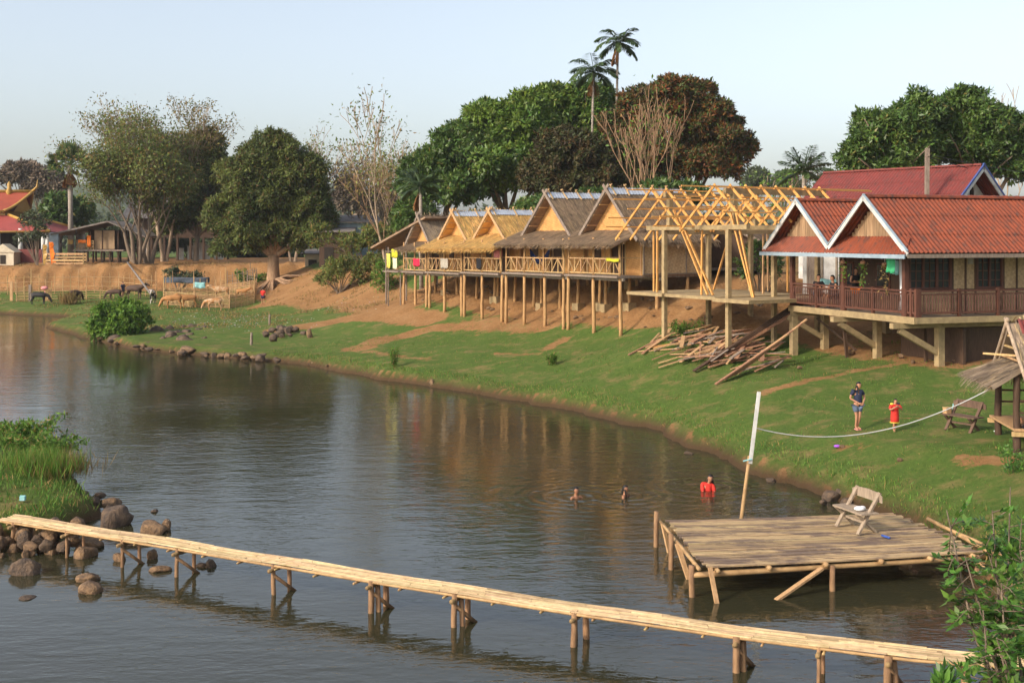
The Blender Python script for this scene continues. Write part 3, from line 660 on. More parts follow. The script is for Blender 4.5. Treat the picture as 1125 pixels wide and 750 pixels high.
# ------------------------------------------------------------------ thatched riverside huts
def thatch_panel(mb, a, b, c, d, thick=.12, dens=80, ln=.62, wd=.035, over=.16, rnd=random):
    """a,b ridge ends, c,d eave ends (c under b): slab plus loose straw laid down the slope"""
    a,b,c,d = map(Vector,(a,b,c,d)); nrm = (b-a).cross(d-a).normalized()
    if nrm.z < 0: nrm = -nrm
    t = nrm*thick
    mb.add([a,b,c,d,a-t,b-t,c-t,d-t], [(0,1,2,3),(7,6,5,4),(0,4,5,1),(1,5,6,2),(2,6,7,3),(3,7,4,0)])
    area = ((b-a).length+(c-d).length)/2*(d-a).length; sl = (d-a).length
    for i in range(int(area*dens)):
        u = rnd.random(); v = rnd.random()**.85*1.0
        if rnd.random() < .22: v = rnd.uniform(.86,1.0)
        p = a.lerp(b,u).lerp(d.lerp(c,u), v); dn = (d.lerp(c,u)-a.lerp(b,u)).normalized()
        sd = (b-a).normalized(); L_ = ln*rnd.uniform(.5,1.3); ang = rnd.gauss(0,.13)
        dr = (dn+sd*ang).normalized(); lift = rnd.uniform(.0,.05)
        q0 = p - dr*L_*.5 + nrm*(.012+lift*.2); q1 = p + dr*min(L_*.5, (1-v)*sl+over*rnd.uniform(.1,1.5)) + nrm*(.02+lift) - Vector((0,0,.05*v*rnd.random()))
        w = wd*rnd.uniform(.6,1.5)
        mb.add([q0-sd*w*.5, q0+sd*w*.5, q1+sd*w*.35, q1-sd*w*.35], [(0,1,2,3)])
    for e0, e1 in ((d,c),):                              # ragged fringe under the eave
        n = int((e1-e0).length*45)
        for i in range(n):
            p = e0.lerp(e1, rnd.random()) - t*rnd.random(); dn = (d-a).normalized(); L_ = rnd.uniform(.05,.34); sd = (b-a).normalized(); w = wd*rnd.uniform(.5,1.2)
            q = p + dn*L_ - Vector((0,0,L_*.35)) + sd*rnd.uniform(-.05,.05)
            mb.add([p-sd*w*.5,p+sd*w*.5,q+sd*w*.2,q-sd*w*.2],[(0,1,2,3)])
    return mb

ROW0, ROWR = Vector((-7.05,80.0)), Vector((.525,-.851)); ROWB = Vector((.851,.525)); HROT = math.atan2(-.851,.525)
def rw(s, y=0.0): p = ROW0 + ROWR*s + ROWB*y; return (p.x, p.y)
def rail_part(t, x0, x1, y, z, m, name='railing', h=.86, bays=2, style=0):
    mb = MB(); mb.beam((x0,y,z+h),(x1,y,z+h),.06,.07); mb.beam((x0,y,z+.10),(x1,y,z+.10),.05,.06)
    n = max(1, bays); w = (x1-x0)/n
    for i in range(n):
        a = x0+i*w
        for q in (0,.5): mb.beam((a+w*q,y+.005,z+.1),(a+w*q,y+.005,z+h),.055,.05)
        for q0,q1 in (((0,.1),(.5,h)),((.5,h),(1,.1))) if (i+style)%2 == 0 else (((0,h),(.5,.1)),((.5,.1),(1,h))):
            mb.beam((a+w*q0[0],y-.02,z+q0[1]),(a+w*q1[0],y-.02,z+q1[1]),.045,.045)
    mb.beam((x1,y+.005,z+.1),(x1,y+.005,z+h),.055,.05)
    return mb.build(name, m, t)
def hut(label, s0, s1, fz, xc, hw, zr, zg, L, roofm, awnm, wallm, gabm, awn=(2.45,1.60,-.55), tinm=True, raw='wood_tan', door=(.45,.2), side=False, rnd=None, style=0, battens=5, awn_x=(-.25,.25)):
    rnd = rnd or random.Random(int(s0*100)); w = s1-s0; ox, oy = rw(s0); base = gz(ox, oy); F0 = fz-base
    t = thing('thatched_hut', label, 'hut', (ox,oy,base), HROT, 'thatched huts on stilts along the bank')
    def G(x, y): p = rw(s0+x, y); return gz(*p)-base
    mb = MB()                                            # floor: planks over two bearers
    mb.box((w/2, L/2-.1, F0-.06), (w, L+.1, .10)); mb.beam((-.12,.22,F0-.19),(w+.12,.22,F0-.19),.13,.15); mb.beam((-.1,2.6,F0-.19),(w+.1,2.6,F0-.19),.12,.15)
    for x in np.arange(.3,w,.9): mb.beam((x,-.14,F0-.055),(x+.02,1,F0-.055),.10,.075)
    mb.build('floor', 'wood_grey', t)
    n = 3 if w > 4.9 else 2
    xs = [.12 + (w-.24)*i/n for i in range(n+1)]
    for yy in (.15, 2.5, 4.6):
        for x in xs:
            xx = x + rnd.uniform(-.12,.12); g = G(xx,yy)
            if F0-g < .5: continue
            p = MB().log((xx+rnd.uniform(-.06,.06),yy,g-.25),(xx,yy,F0-.1),.105,.088,8,.02).build('post', raw, t, True)
            if yy > 2 and rnd.random() < .5:
                f = MB().box((xx,yy,g+.08),(.52,.52,.46),rnd.uniform(-.1,.1)).build('footing','concrete',p)
    for x in xs: MB().log((x,.12,F0-.02),(x,.10,F0+1.95),.062,.055,7,.012).build('porch_post', raw, t, True)
    rail_part(t, .05, w-.05, .12, F0, 'wood_raw', bays=int(round(w/1.3)), style=style)
    # porch wall with door and shutter openings
    yw = 1.45; d0 = w*door[0]; dw = 1.25; w0 = w*door[1]
    mb = MB(); mb.box((d0/2+.0,yw,F0+1.15),(d0,.06,2.3)); mb.box(((d0+dw+w)/2,yw,F0+1.15),(w-d0-dw,.06,2.3)); mb.box((d0+dw/2,yw,F0+2.1),(dw-.004,.056,.4))
    for x in (.0, w): mb.box((x+(.03 if x == 0 else -.03),(yw+L)/2+.02,F0+1.1),(.06,L-yw-.05,2.2))
    mb.box((w/2,L-.06,F0+1.1),(w-.13,.06,2.2)); mb.build('wall', wallm, t)
    mb = MB(); mb.box((d0+dw/2,yw+.10,F0+.95),(dw+.1,.04,1.9)); mb.build('door', 'wood_dark', t)
    fr = MB()
    for x in (d0-.03, d0+dw+.03): fr.box((x,yw-.05,F0+.97),(.07,.05,1.94))
    fr.box((d0+dw/2,yw-.055,F0+1.93),(dw+.2,.05,.07))
    for x in np.linspace(.05,w-.05,max(3,int(w/1.1))): fr.box((x,yw-.045,F0+1.1),(.05,.03,2.2))
    fr.box((w/2,yw-.04,F0+.9),(w,.024,.05)); fr.build('wall_battens', 'wood_raw', t)
    mb = MB(); mb.box((w0,yw-.05,F0+1.25),(.62,.05,.75)); o = mb.build('shutter', 'wood_dark', t)
    # gable roof, ridge running back from the river
    y0, y1 = .75, L+.35; sl = (zr-zg)/hw; ze = zg-.35; he = hw+.35/sl
    rf = MB()
    for sg in (-1,1):
        R0, R1 = (xc,y0,F0+zr),(xc,y1,F0+zr); E1, E0 = (xc+sg*he,y1,F0+ze),(xc+sg*he,y0,F0+ze)
        thatch_panel(rf, R0, R1, E1, E0, rnd=rnd)
    ro = rf.build('thatch_roof', roofm, t)
    for sg in (-1,1):
        q = Vector((xc-sg*.22, y0-.05, F0+zr+.22*sl)); e = Vector((xc+sg*(he+.05), y0-.05, F0+ze-.05*sl))
        MB().beam(q + Vector((0,-.03 if sg > 0 else 0,0)), e + Vector((0,-.03 if sg > 0 else 0,0)), .045, .17, up=(0,0,1)).build('bargeboard', 'wood_grey' if roofm != 'thatch_gold' else 'wood_raw', ro)
    if tinm:
        for sg in (-1,1):
            mb = MB(); k = 26; vs = []
            for i in range(k*4+1):
                y = y0+.03+(y1-y0)*i/(k*4); a = .012*math.sin(i*math.pi/2)
                vs += [(xc, y, F0+zr+.075+a), (xc+sg*.36, y, F0+zr+.075-.36*sl+a+.01)]
            mb.add(vs, [(2*i,2*i+1,2*i+3,2*i+2) for i in range(k*4)]); mb.build('tin_ridge_cap', 'tin', ro)
        bt = MB()
        for i in range(battens):
            y = y0+.25+(y1-y0-.4)*i/max(1,battens-1) + rnd.uniform(-.1,.1)
            for sg in (-1,1): bt.beam((xc-sg*.13,y+sg*.03,F0+zr+.13+.13*sl),(xc+sg*.48,y+sg*.03+rnd.uniform(-.1,.1),F0+zr+.13-.48*sl),.05,.05)
        bt.build('ridge_battens', 'wood_raw', ro)
    g = MB(); yg = y0+.62
    g.add([(xc-he*.93,yg,F0+ze+.1),(xc+he*.93,yg,F0+ze+.1),(xc,yg,F0+zr-.12),(xc-he*.93,yg+.05,F0+ze+.1),(xc+he*.93,yg+.05,F0+ze+.1),(xc,yg+.05,F0+zr-.12)], [(0,1,2),(5,4,3),(0,3,4,1),(1,4,5,2),(2,5,3,0)])
    g.build('gable_panel', gabm, t)
    rb = MB()
    for i in range(5):
        tt = i/4.4; z = zr - .18 - (zr-ze)*tt*.9
        for sg in (-1,1):
            rb.beam((xc+sg*((zr-z)/sl-.10),y0-.02,F0+z-.09),(xc+sg*((zr-z)/sl-.10),yg,F0+z-.09),.05,.05)
    rb.build('purlins', 'wood_raw', ro)
    # porch awning
    aw = MB(); za, zb, ye = awn
    thatch_panel(aw, (awn_x[0],1.42,F0+za),(w+awn_x[1],1.42,F0+za),(w+awn_x[1],ye,F0+zb),(awn_x[0],ye,F0+zb), .16 if awnm == 'thatch_gold' else .10, 95, .6, rnd=rnd)
    ao = aw.build('awning', awnm, t)
    rb = MB()
    for x in np.arange(awn_x[0]+.15, w+awn_x[1], .6): rb.beam((x,1.40,F0+za-.2),(x,ye+.1,F0+zb-.17),.045,.05)
    rb.beam((awn_x[0],.1,F0+za-.2-(za-zb)*1.3/(1.42-ye)*1.0+.0),(w+awn_x[1],.1,F0+za-.2-(za-zb)*1.3/(1.42-ye)),.07,.08)
    rb.build('rafters', 'wood_raw', ao)
    return t, G, F0
hut('farthest hut of the row, grey thatch with an open bamboo-slatted gable', -.9, 2.55, 4.80, .95, 1.5, 3.75, 2.15, 4.6, 'thatch_grey', 'thatch_brown', 'weave_tan', 'weave_gold', awn=(2.0,1.5,-.45), tinm=False)
hut('golden thatched hut with a shaggy straw awning, beside the farthest grey hut', 2.7, 7.35, 4.85, 2.2, 1.75, 3.85, 2.2, 5.0, 'thatch_gold', 'thatch_gold', 'weave_gold', 'weave_gold', awn=(2.35,1.50,-.62), style=1, battens=4)
hut('golden thatched hut in the middle of the row, next to the first large brown hut', 7.5, 12.1, 4.95, 2.05, 1.75, 3.75, 2.15, 5.0, 'thatch_gold', 'thatch_gold', 'weave_gold', 'weave_gold', awn=(2.35,1.48,-.62), battens=4)
hut('large brown thatched hut with a blue hammock on its porch, tall gable', 12.5, 18.7, 5.05, 3.35, 2.3, 4.5, 2.3, 5.4, 'thatch_brown', 'thatch_brown', 'weave_gold', 'weave_gold', awn=(2.4,1.62,-.55), battens=6)
tE, GE, FE = hut('large brown thatched hut nearest the timber frame, long woven side wall', 19.0, 23.75, 5.1, 2.65, 2.3, 4.5, 2.2, 5.6, 'thatch_brown', 'thatch_brown', 'weave_gold', 'weave_gold', awn=(2.35,1.60,-.55), style=1, battens=6)
# side wall of the last hut continues back with pale weave and its own posts
mb = MB(); mb.box((4.80,3.6,FE+.98),(.05,4.3,1.86)); mb.build('side_wall', 'weave_pale', tE)
mb = MB()
for y in (1.5,2.9,4.3,5.7): mb.box((4.84,y,FE+.98),(.05,.07,1.9))
mb.box((4.84,3.6,FE+.06),(.06,4.3,.08)); mb.build('side_wall_battens','wood_grey',tE)
mb = MB(); thatch_panel(mb, (4.3,.9,FE+2.45),(4.3,6.1,FE+2.45),(5.35,6.1,FE+1.75),(5.35,.9,FE+1.75), .1, 95); mb.build('side_eave','thatch_brown',tE)
# blue hammock on the porch of the big brown hut
def hammock(label, s, y, fz, col, group=None):
    ox, oy = rw(s, y); mb = MB(); n = 12; vs = []
    for i in range(n+1):
        t = i/n; z = 1.35 - 1.0*math.sin(math.pi*t)**.8*.75; ww = .04+.30*math.sin(math.pi*t)
        for q in (-1,-.4,.4,1): vs.append((t*2.0, q*ww, z - (1-q*q)*.12*math.sin(math.pi*t)))
    fs = [(i*4+j,i*4+j+1,(i+1)*4+j+1,(i+1)*4+j) for i in range(n) for j in range(3)]
    o = mb.add(vs, fs).build('hammock', col, None, True, (ox,oy,fz), HROT); tag(o, label, 'hammock'); return o
hammock('blue hammock slung on the porch of the large brown hut', 14.2, .75, 5.05, 'blue_cloth')
# low wide roof behind and left of the farthest hut, plus the tiny laundry platform
ox, oy = rw(-2.6, 1.6); b0 = gz(ox, oy)
t = thing('thatched_shed', 'wide low brown thatched shed roof left of the farthest hut', 'shed', (ox,oy,b0), HROT)
zf = 4.75-b0
mb = MB(); thatch_panel(mb, (3.45,-.75,8.50-b0),(3.45,3.6,8.50-b0),(-2.7,4.0,6.40-b0),(-2.7,-1.9,6.40-b0), .14, 90, .7); mb.build('thatch_roof','thatch_brown',t)
for x,y in ((-2.2,-.9),(.2,-.5),(-2.2,3.2),(.2,3.4)): MB().log((x,y,-.8),(x,y,zf+(1.75 if x < 0 else 2.5)),.07,.06,7).build('post','wood_grey',t,True)
MB().box((-.9,2.6,zf+.5),(2.9,.06,1.9)).build('wall','weave_tan',t); MB().box((-.9,1.0,zf-.06),(3.2,3.4,.1)).build('floor','wood_grey',t)
lx, ly = rw(-2.9,-.15); lb = gz(lx, ly)
t = thing('laundry_platform', 'small plank platform on two thin posts hung with yellow washing', 'platform', (lx,ly,lb), HROT)
MB().box((.9,.35,4.72-lb),(2.5,1.1,.08)).build('platform_floor','wood_grey',t)
for x,y in ((.1,.05),(1.9,.1)): MB().log((x,y,-.2),(x,y,6.4-lb if x<1 else 4.7-lb),.05,.045,6).build('post','wood_grey',t,True)
MB().beam((-.3,.02,6.1-lb),(2.2,.02,6.1-lb),.04,.04).build('hanging_rail','wood_grey',t)
def cloth(name, label, cat, p, rz, w, h, m, group=None, fold=.04):
    mb = MB(); nx, nz = 8, 6; vs = []
    for j in range(nz+1):
        for i in range(nx+1): vs.append(((i/nx-.5)*w, fold*math.sin(i*1.7+j*.4)*(j/nz), -h*j/nz + .02*math.sin(i*.9)))
    fs = [(j*(nx+1)+i, j*(nx+1)+i+1, (j+1)*(nx+1)+i+1, (j+1)*(nx+1)+i) for j in range(nz) for i in range(nx)]
    o = mb.add(vs, fs).build(name, m, None, True, p, rz); tag(o, label, cat, group); 
    so = o.modifiers.new('thick','SOLIDIFY'); so.thickness = .012; return o
def hang(label, s, z, w, h, m, name='cloth', y=-.02, cat='laundry'):
    x, yy = rw(s, y); return cloth(name, label, cat, (x,yy,z), HROT, w, h, m, 'laundry hung on the hut rails')
hang('yellow cloth on the laundry platform, the lower left piece', -2.75, 5.95, .55, 1.0, 'yellow_cloth', y=-.12)
hang('lime yellow towel topmost on the laundry platform', -1.75, 6.25, .95, .55, 'lime_cloth', y=-.14)
hang('pale cream cloth under the lime towel on the laundry platform', -1.7, 5.65, .65, .75, 'pale_cloth', y=-.14)
hang('crimson cloth over the rail of the farthest hut', 1.3, 5.66, .95, .5, 'crimson_cloth')
hang('grey beige towel over the rail of the first golden hut', 5.2, 5.72, 1.0, .62, 'grey_cloth')
hang('pink cloth hanging under the awning of the second golden hut', 11.0, 6.35, 1.0, .5, 'pink_cloth', y=.5)
hang('black shirt over the rail of the second golden hut', 9.6, 5.8, .55, .65, 'black')
hang('lime green cloth tied to the rail end of the nearest brown hut', 23.2, 5.98, 1.1, .16, 'lime_cloth')
hang('faded red plank-shaped cloth on the rail below the golden huts', 10.8, 5.2, .02, .02, 'red_cloth') if False else None
# brown gabled hut roof standing behind the row
def simple_hut(label, p, rz, w, L, wallh, zr, roofm, wallm, name='thatched_hut', stilts=0.0, cat='hut', over=.5, group=None, tin=False):
    t = thing(name, label, cat, p, rz, group); z0 = stilts
    mb = MB(); mb.box((w/2,.03,z0+wallh/2),(w,.06,wallh)); mb.box((w/2,L-.03,z0+wallh/2),(w,.06,wallh)); mb.box((.03,L/2,z0+wallh/2),(.06,L-.13,wallh)); mb.box((w-.03,L/2,z0+wallh/2),(.06,L-.13,wallh)); mb.build('wall', wallm, t)
    mb = MB(); sl = zr/(w/2); he = w/2+over
    for sg in (-1,1):
        P = ((w/2,-over,z0+wallh+zr),(w/2,L+over,z0+wallh+zr),(w/2+sg*he,L+over,z0+wallh+zr-he*sl),(w/2+sg*he,-over,z0+wallh+zr-he*sl))
        if tin: mb.add(list(map(Vector,P))+[Vector(q)-Vector((0,0,.1)) for q in P], [(0,1,2,3),(7,6,5,4),(0,4,5,1),(1,5,6,2),(2,6,7,3),(3,7,4,0)])
        else: thatch_panel(mb, *P, dens=45)
    ro = mb.build('roof', roofm, t)
    for sg in (-1,1): MB().beam((w/2-sg*.2,-over-.04-.02*sg,z0+wallh+zr+.2*sl),(w/2+sg*he,-over-.04-.02*sg,z0+wallh+zr-he*sl),.05,.16).build('bargeboard','wood_grey',ro)
    MB().add([(0,0,z0+wallh),(w,0,z0+wallh),(w/2,0,z0+wallh+zr-.1),(0,.05,z0+wallh),(w,.05,z0+wallh),(w/2,.05,z0+wallh+zr-.1)],[(0,1,2),(5,4,3),(0,3,4,1),(1,4,5,2),(2,5,3,0)]).build('gable_panel', wallm, t)
    MB().box((w*.5,-.03,z0+.95),(.85,.04,1.9)).build('door','wood_dark',t)
    MB().box((w*.2,-.03,z0+1.3),(.6,.05,.7)).build('window','dark_in',t)
    if stilts:
        MB().box((w/2,L/2,z0-.08),(w+.2,L+.2,.14)).build('floor','wood_grey',t)
        for x in (.15,w-.15):
            for y in (.15,L/2,L-.15): MB().log((x,y,-.3),(x,y,z0-.1),.1,.09,7).build('post','wood_grey',t,True)
    return t
x, y = rw(1.0, 9.5); simple_hut('brown thatched hut standing behind the golden huts, only its ridge showing', (x,y,gz(x,y)), HROT, 4.0, 4.5, 2.0, 2.05, 'thatch_grey', 'weave_gold')
# far little balcony beyond the frame
fx, fy = xy(800, 66); 
t = simple_hut('dim woven hut behind the timber frame with plants on its balcony', (fx-3.0, fy, gz(fx,fy)), math.radians(-25), 4.4, 4.0, 1.7, 1.1, 'thatch_brown', 'wood_dark', stilts=.3)

# ------------------------------------------------------------------ timber frame under construction
FO, FR, FB = Vector((5.87,55.5)), Vector((.5,-.866)), Vector((.866,.5)); FROT = math.atan2(-.866,.5)
def fw(x, y): p = FO + FR*x + FB*y; return (p.x, p.y)
fb = gz(*fw(2.1,0)); t = thing('house_frame', 'unfinished house frame of concrete posts and yellow roof timbers', 'building frame', (FO.x,FO.y,fb), FROT)
ZS, ZB, ZR = 4.55-fb, 7.38-fb, 9.2-fb
for x in (2.1, 6.5):
    for y in (0, 2.55, 5.1):
        g = gz(*fw(x,y))-fb
        MB().box((x,y,(g-.3+ZB)/2),(.19,.19,ZB-g+.3)).build('concrete_post','concrete',t)
for y in (0,2.55,5.1): MB().box((4.3,y,ZB+.10),(6.6 if y else 6.9,.20,.20)).build('ring_beam','concrete',t)
for x in (2.1,6.5): MB().box((x,2.55,ZB-.10),(.2,4.8,.18)).build('tie_beam','concrete',t)
for y in (0,5.1):                                       # stub columns up to the ridge
    for x in (2.1,6.5): MB().box((x,y+2.55*(y==0)*.0+.3,ZB+1.0),(.22,.22,1.6)).build('stub_post','concrete',t)
MB().box((6.5,2.6,ZB+1.62),(.18,5.6,.24)).build('ridge_beam','concrete',t); MB().box((2.1,2.6,ZB+1.60),(.18,5.2,.2)).build('ridge_beam','concrete',t)
sl = MB(); sl.box((1.2,2.3,ZS-.09),(2.7,5.6,.14)); sl.box((4.3,2.25,ZS-.095),(3.5,5.2,.13)); sl.box((7.2,2.0,ZS-.14),(2.3,5.0,.15)); sl.build('floor_slab','concrete',t)
slope = .82; rn = random.Random(5)
for x in (2.1, 6.5):
    for k, y in enumerate((-.75,.1,.95,1.8,2.65,3.5,4.35,5.2)):
        for sg in (-1,1):
            ln = 2.75 if sg < 0 and x < 3 else 2.3
            if x > 5 and sg > 0: ln = 1.85
            a = (x-sg*.08, y+.03*sg, ZR+.08*slope); b = (x+sg*ln, y+.03*sg, ZR-ln*slope)
            MB().beam(a, b, .05, .105).build('rafter','wood_new',t)
    for sg in (-1,1):
        for q in ((.15,.65,1.15,1.65,2.15) if not (x > 5 and sg > 0) else (.15,.85,1.5)):
            z = ZR-q*slope+.10; y0 = -1.5-rn.uniform(-.3,.9); 
            MB().beam((x+sg*q,y0,z),(x+sg*q,(5.9 if not (x > 5 and sg > 0 and q > .5) else .6)+rn.uniform(0,.8)+(2 if q < .3 and x > 5 else 0),z+rn.uniform(-.03,.03)),.05,.06).build('purlin','wood_new',t)
for x,y in ((.9,.3),(1.55,.0),(4.6,.1),(5.3,3.0),(3.2,5.2),(4.4,5.3)):
    MB().beam((x,y,ZS+.002),(x+rn.uniform(-.05,.05),y,ZB+.05),.07,.07).build('prop','wood_new' if rn.random()<.6 else 'wood_raw',t)
for p,q in (((4.9,.2,ZS+.02),(2.9,-.1,ZB+.9)),((5.2,.25,ZS+.02),(3.3,-.1,ZB+.6)),((7.75,.3,ZS+.02),(6.9,.0,ZB+1.0)),((7.55,.4,ZS+.02),(6.65,.0,ZB+.7)),((1.2,3.6,ZS+.02),(2.1,3.9,ZB))):
    MB().beam(p,q,.12,.06).build('diagonal_plank','wood_new',t)
# timbers leaning from the ground up to the slab, and the heap of offcuts (each plank a thing)
PL = 'planks heaped under the timber frame'
def plank(p, q, w, h, m, label, up=(0,0,1), group=PL):
    p, q = Vector(p), Vector(q); o = MB().beam(Vector((0,0,0)), q-p, w, h, up).build('plank', m, None, False, p); return tag(o, label, 'plank', group)
rn = random.Random(11)
for k in range(5):
    p = og(762+k*6, 48.2+k*.25, .1); x, y = fw(7.0+.2*k, 3.6); plank(p, (x,y,4.3), .17, .05, 'wood_dark' if k < 3 else 'plank_old', 'dark board leaning from the offcut heap up to the concrete slab')
for k in range(6):
    p = og(786+k*5, 45.6+.25*k, .06); x, y = fw(9.6, .2+.25*k); q = Vector((x,y,gz(x,y)+1.2+.12*k)); plank(p, q, .12, .045, 'wood_raw' if k % 2 else 'plank_old', 'long batten sloping up to the red-roofed house corner post')
for k in range(120):
    u = rn.gauss(786, 33); d = rn.uniform(48.6, 53.5) - (u-788)*.03
    if u < 705: u = 705+rn.random()*30
    if u > 858: u = 858-rn.random()*40
    ln = rn.uniform(.6,2.5); a = rn.gauss(.35,.5); h0 = max(0, rn.gauss(.13,.12))*(1 if 735<u<840 else .3)
    c = og(u, d); dx, dy = math.cos(a)*ln/2, math.sin(a)*ln/2
    p = Vector((c.x-dx,c.y-dy,gz(c.x-dx,c.y-dy)+.04+h0)); q = Vector((c.x+dx,c.y+dy,gz(c.x+dx,c.y+dy)+.05+h0+rn.uniform(-.03,.25)))
    plank(p, q, rn.uniform(.06,.17), rn.uniform(.025,.05), rn.choice(['plank_old','plank_old','wood_raw','wood_grey','wood_raw']), 'weathered plank in the offcut heap under the timber frame')
for (u0,v0,u1,v1,m,lb) in ((701,388,745,386,'wood_raw','pale plank lying on the grass at the left edge of the offcut heap'),(716,384,775,372,'wood_new','yellow board on the left side of the offcut heap'),
        (776,402,850,395,'wood_new','long yellow board on the grass in front of the offcut heap'),(736,391,762,392,'wood_raw','short board on the grass below the offcut heap'),(808,407,842,404,'plank_old','brown board lying alone on the grass by the soil path'),
        (822,395,828,378,'wood_raw','short pale batten propped near the house corner post'),(716,377,772,374,'plank_old','old plank lying level behind the yellow board')):
    a, b_ = ground_at(u0,v0), ground_at(u1,v1); a.z += .07; b_.z += .10; o = plank(a, b_, .13, .04, m, lb, group=None)
# terracotta pot in the heap
# ------------------------------------------------------------------ red-roofed houses
def corr(mb, a, b, c, d, rows=3, lam=.19, amp=.024, step=.014, per=6):
    """corrugated sheets: a,b ridge ends; d,c eave ends"""
    a,b,c,d = map(Vector,(a,b,c,d)); nrm = (b-a).cross(d-a).normalized()
    if nrm.z < 0: nrm = -nrm
    n = max(8, int((b-a).length/lam*per))
    for r in range(rows):
        t0, t1 = r/rows, (r+1)/rows + (.018 if r < rows-1 else 0); vs = []
        for i in range(n+1):
            u = i/n; w = amp*math.sin(2*math.pi*i/per)
            p = a.lerp(b,u); q = d.lerp(c,u)
            vs += [p.lerp(q,t0) + nrm*(w + step*.2), p.lerp(q,t1) + nrm*(w + step*1.6)]
        mb.add(vs, [(2*i,2*i+1,2*i+3,2*i+2) for i in range(n)])
    return mb
HO, HR, HB = Vector((10.9,50.5)), Vector((.32,-.9474)), Vector((.9474,.32)); HSR = math.atan2(-.9474,.32)
def hw_(x, y): p = HO + HR*x + HB*y; return (p.x, p.y)
hb = gz(*hw_(1.0,.5)); H = thing('stilt_house', 'red-roofed house on concrete stilts with two front gables and a wooden balcony', 'house', (HO.x,HO.y,hb), HSR)
fz = 4.2-hb; zr = 8.57-hb; sl = .82; D = 11.0
def gh(x, y): return gz(*hw_(x,y))-hb
ax1, ax2 = 2.3, 6.9; xe0, xv, xe1 = -.25, 4.6, 9.45
roof = MB()
corr(roof,(ax1,0,zr),(ax1,D,zr),(xe0,D,zr-(ax1-xe0)*sl),(xe0,0,zr-(ax1-xe0)*sl))
corr(roof,(ax1,0,zr),(ax1,D,zr),(xv,D,zr-(xv-ax1)*sl),(xv,0,zr-(xv-ax1)*sl))
corr(roof,(ax2,0,zr),(ax2,D,zr),(xv,D,zr-(ax2-xv)*sl),(xv,0,zr-(ax2-xv)*sl))
corr(roof,(ax2,0,zr),(ax2,D,zr),(xe1,D,zr-(xe1-ax2)*sl),(xe1,0,zr-(xe1-ax2)*sl))
ro = roof.build('roof','roof_red',H)
cap = MB()
for ax in (ax1,ax2):
    vs = []; k = 60
    for i in range(k+1):
        y = D*i/k
        for j in range(7):
            th = math.pi*j/6; rr = .12+.012*math.sin(i*2.2); vs.append((ax-math.cos(th)*rr*1.2, y, zr-.03+math.sin(th)*rr))
    cap.add(vs,[(i*7+j,i*7+j+1,(i+1)*7+j+1,(i+1)*7+j) for i in range(k) for j in range(6)])
cap.build('ridge_tiles','roof_red',ro)
for ax, lo, hi in ((ax1,xe0,xv),(ax2,xv,xe1)):
    for sg, e in ((-1,lo),(1,hi)):
        q = (ax-sg*.03, -.06, zr+.03*sl-.06); z1 = zr-abs(e-ax)*sl-.06
        MB().beam(q,(e+(sg*.02 if e in (xe0,xe1) else -sg*.03),-.06,z1),.05,.15).build('bargeboard','white_paint',ro)
        MB().beam((ax-sg*.03,-.05,zr+.08),(e,-.05,z1+.14),.09,.035).build('bargeboard_cap','grey_blue',ro)
sk = MB(); za, zb = 7.08-hb, 6.43-hb
corr(sk,(.35,.48,za),(xe1-.55,.48,za),(xe1+.02,-.16,zb),(xe0-.02,-.16,zb),1); so = sk.build('porch_roof','roof_red',H)
MB().beam((xe0-.05,-.20,zb-.07),(xe1+.05,-.20,zb-.07),.04,.15).build('fascia','grey_blue',so)
zE = zr-(xe1-ax2)*sl
MB().beam((xe1+.02,-.05,zE-.10),(xe1+.02,D,zE-.10),.05,.14).build('fascia','wood_grey',ro)
for ax, hwid in ((ax1,2.1),(ax2,2.1)):                  # gable boards: vertical planks
    n = 22; gp = MB()
    for i in range(n):
        x0 = ax-hwid+2*hwid*i/n; x1 = x0+2*hwid/n-.012; xm = (x0+x1)/2
        zt = zr-abs(xm-ax)*sl-.16
        if zt-za > .05: gp.box((xm,.52,(za-.1+zt)/2),(x1-x0,.04,zt-za+.1))
    gp.build('gable_boards','wood_gable',H)
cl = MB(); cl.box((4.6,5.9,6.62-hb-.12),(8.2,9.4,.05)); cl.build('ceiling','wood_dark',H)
# floor with cream edge, stepped beams
fl = MB(); fl.box((5.07,5.75,fz-.09),(8.14,10.5,.16)); fl.build('floor','wood_grey',H)
ed = MB(); ed.beam((.95,.46,fz-.12),(9.2,.46,fz-.12),.07,.24); ed.beam((9.18,.50,fz-.12),(9.18,11,fz-.12),.07,.22); ed.build('floor_edge','concrete',H)
for x in (1.1,4.75,8.45):
    MB().beam((x,.02 if x > 2 else .5,fz-.34),(x,10.8,fz-.34),.22,.20).build('floor_beam','concrete',H)
for x, y in ((1.1,.6),(1.1,2.1),(4.75,2.1),(8.45,2.1),(1.1,5.2),(4.75,5.2),(8.45,5.6),(4.75,8.5),(8.45,9.0)):
    g = gh(x,y); MB().box((x,y,(g-.3+fz-.44)/2),(.26,.26,fz-.44-g+.3)).build('stilt','concrete',H)
for x in (1.1,4.75,8.45):
    g = gh(x,2.1); MB().beam((x,.35,fz-.50),(x,1.98,max(g+.5,fz-2.0)),.16,.2).build('brace','concrete',H)
for (p,q) in (((1.9,1.2,fz-.5),(2.6,2.6,gh(2.6,2.6)+.05)),((5.4,2.8,fz-.5),(6.2,3.9,gh(6.2,3.9)+.1)),((3.2,1.6,fz-.5),(3.3,1.7,gh(3.3,1.7))),((7.2,2.4,fz-.5),(7.2,2.5,gh(7.2,2.5)))):
    MB().beam(p,q,.13,.09).build('timber_prop','wood_dark',H)
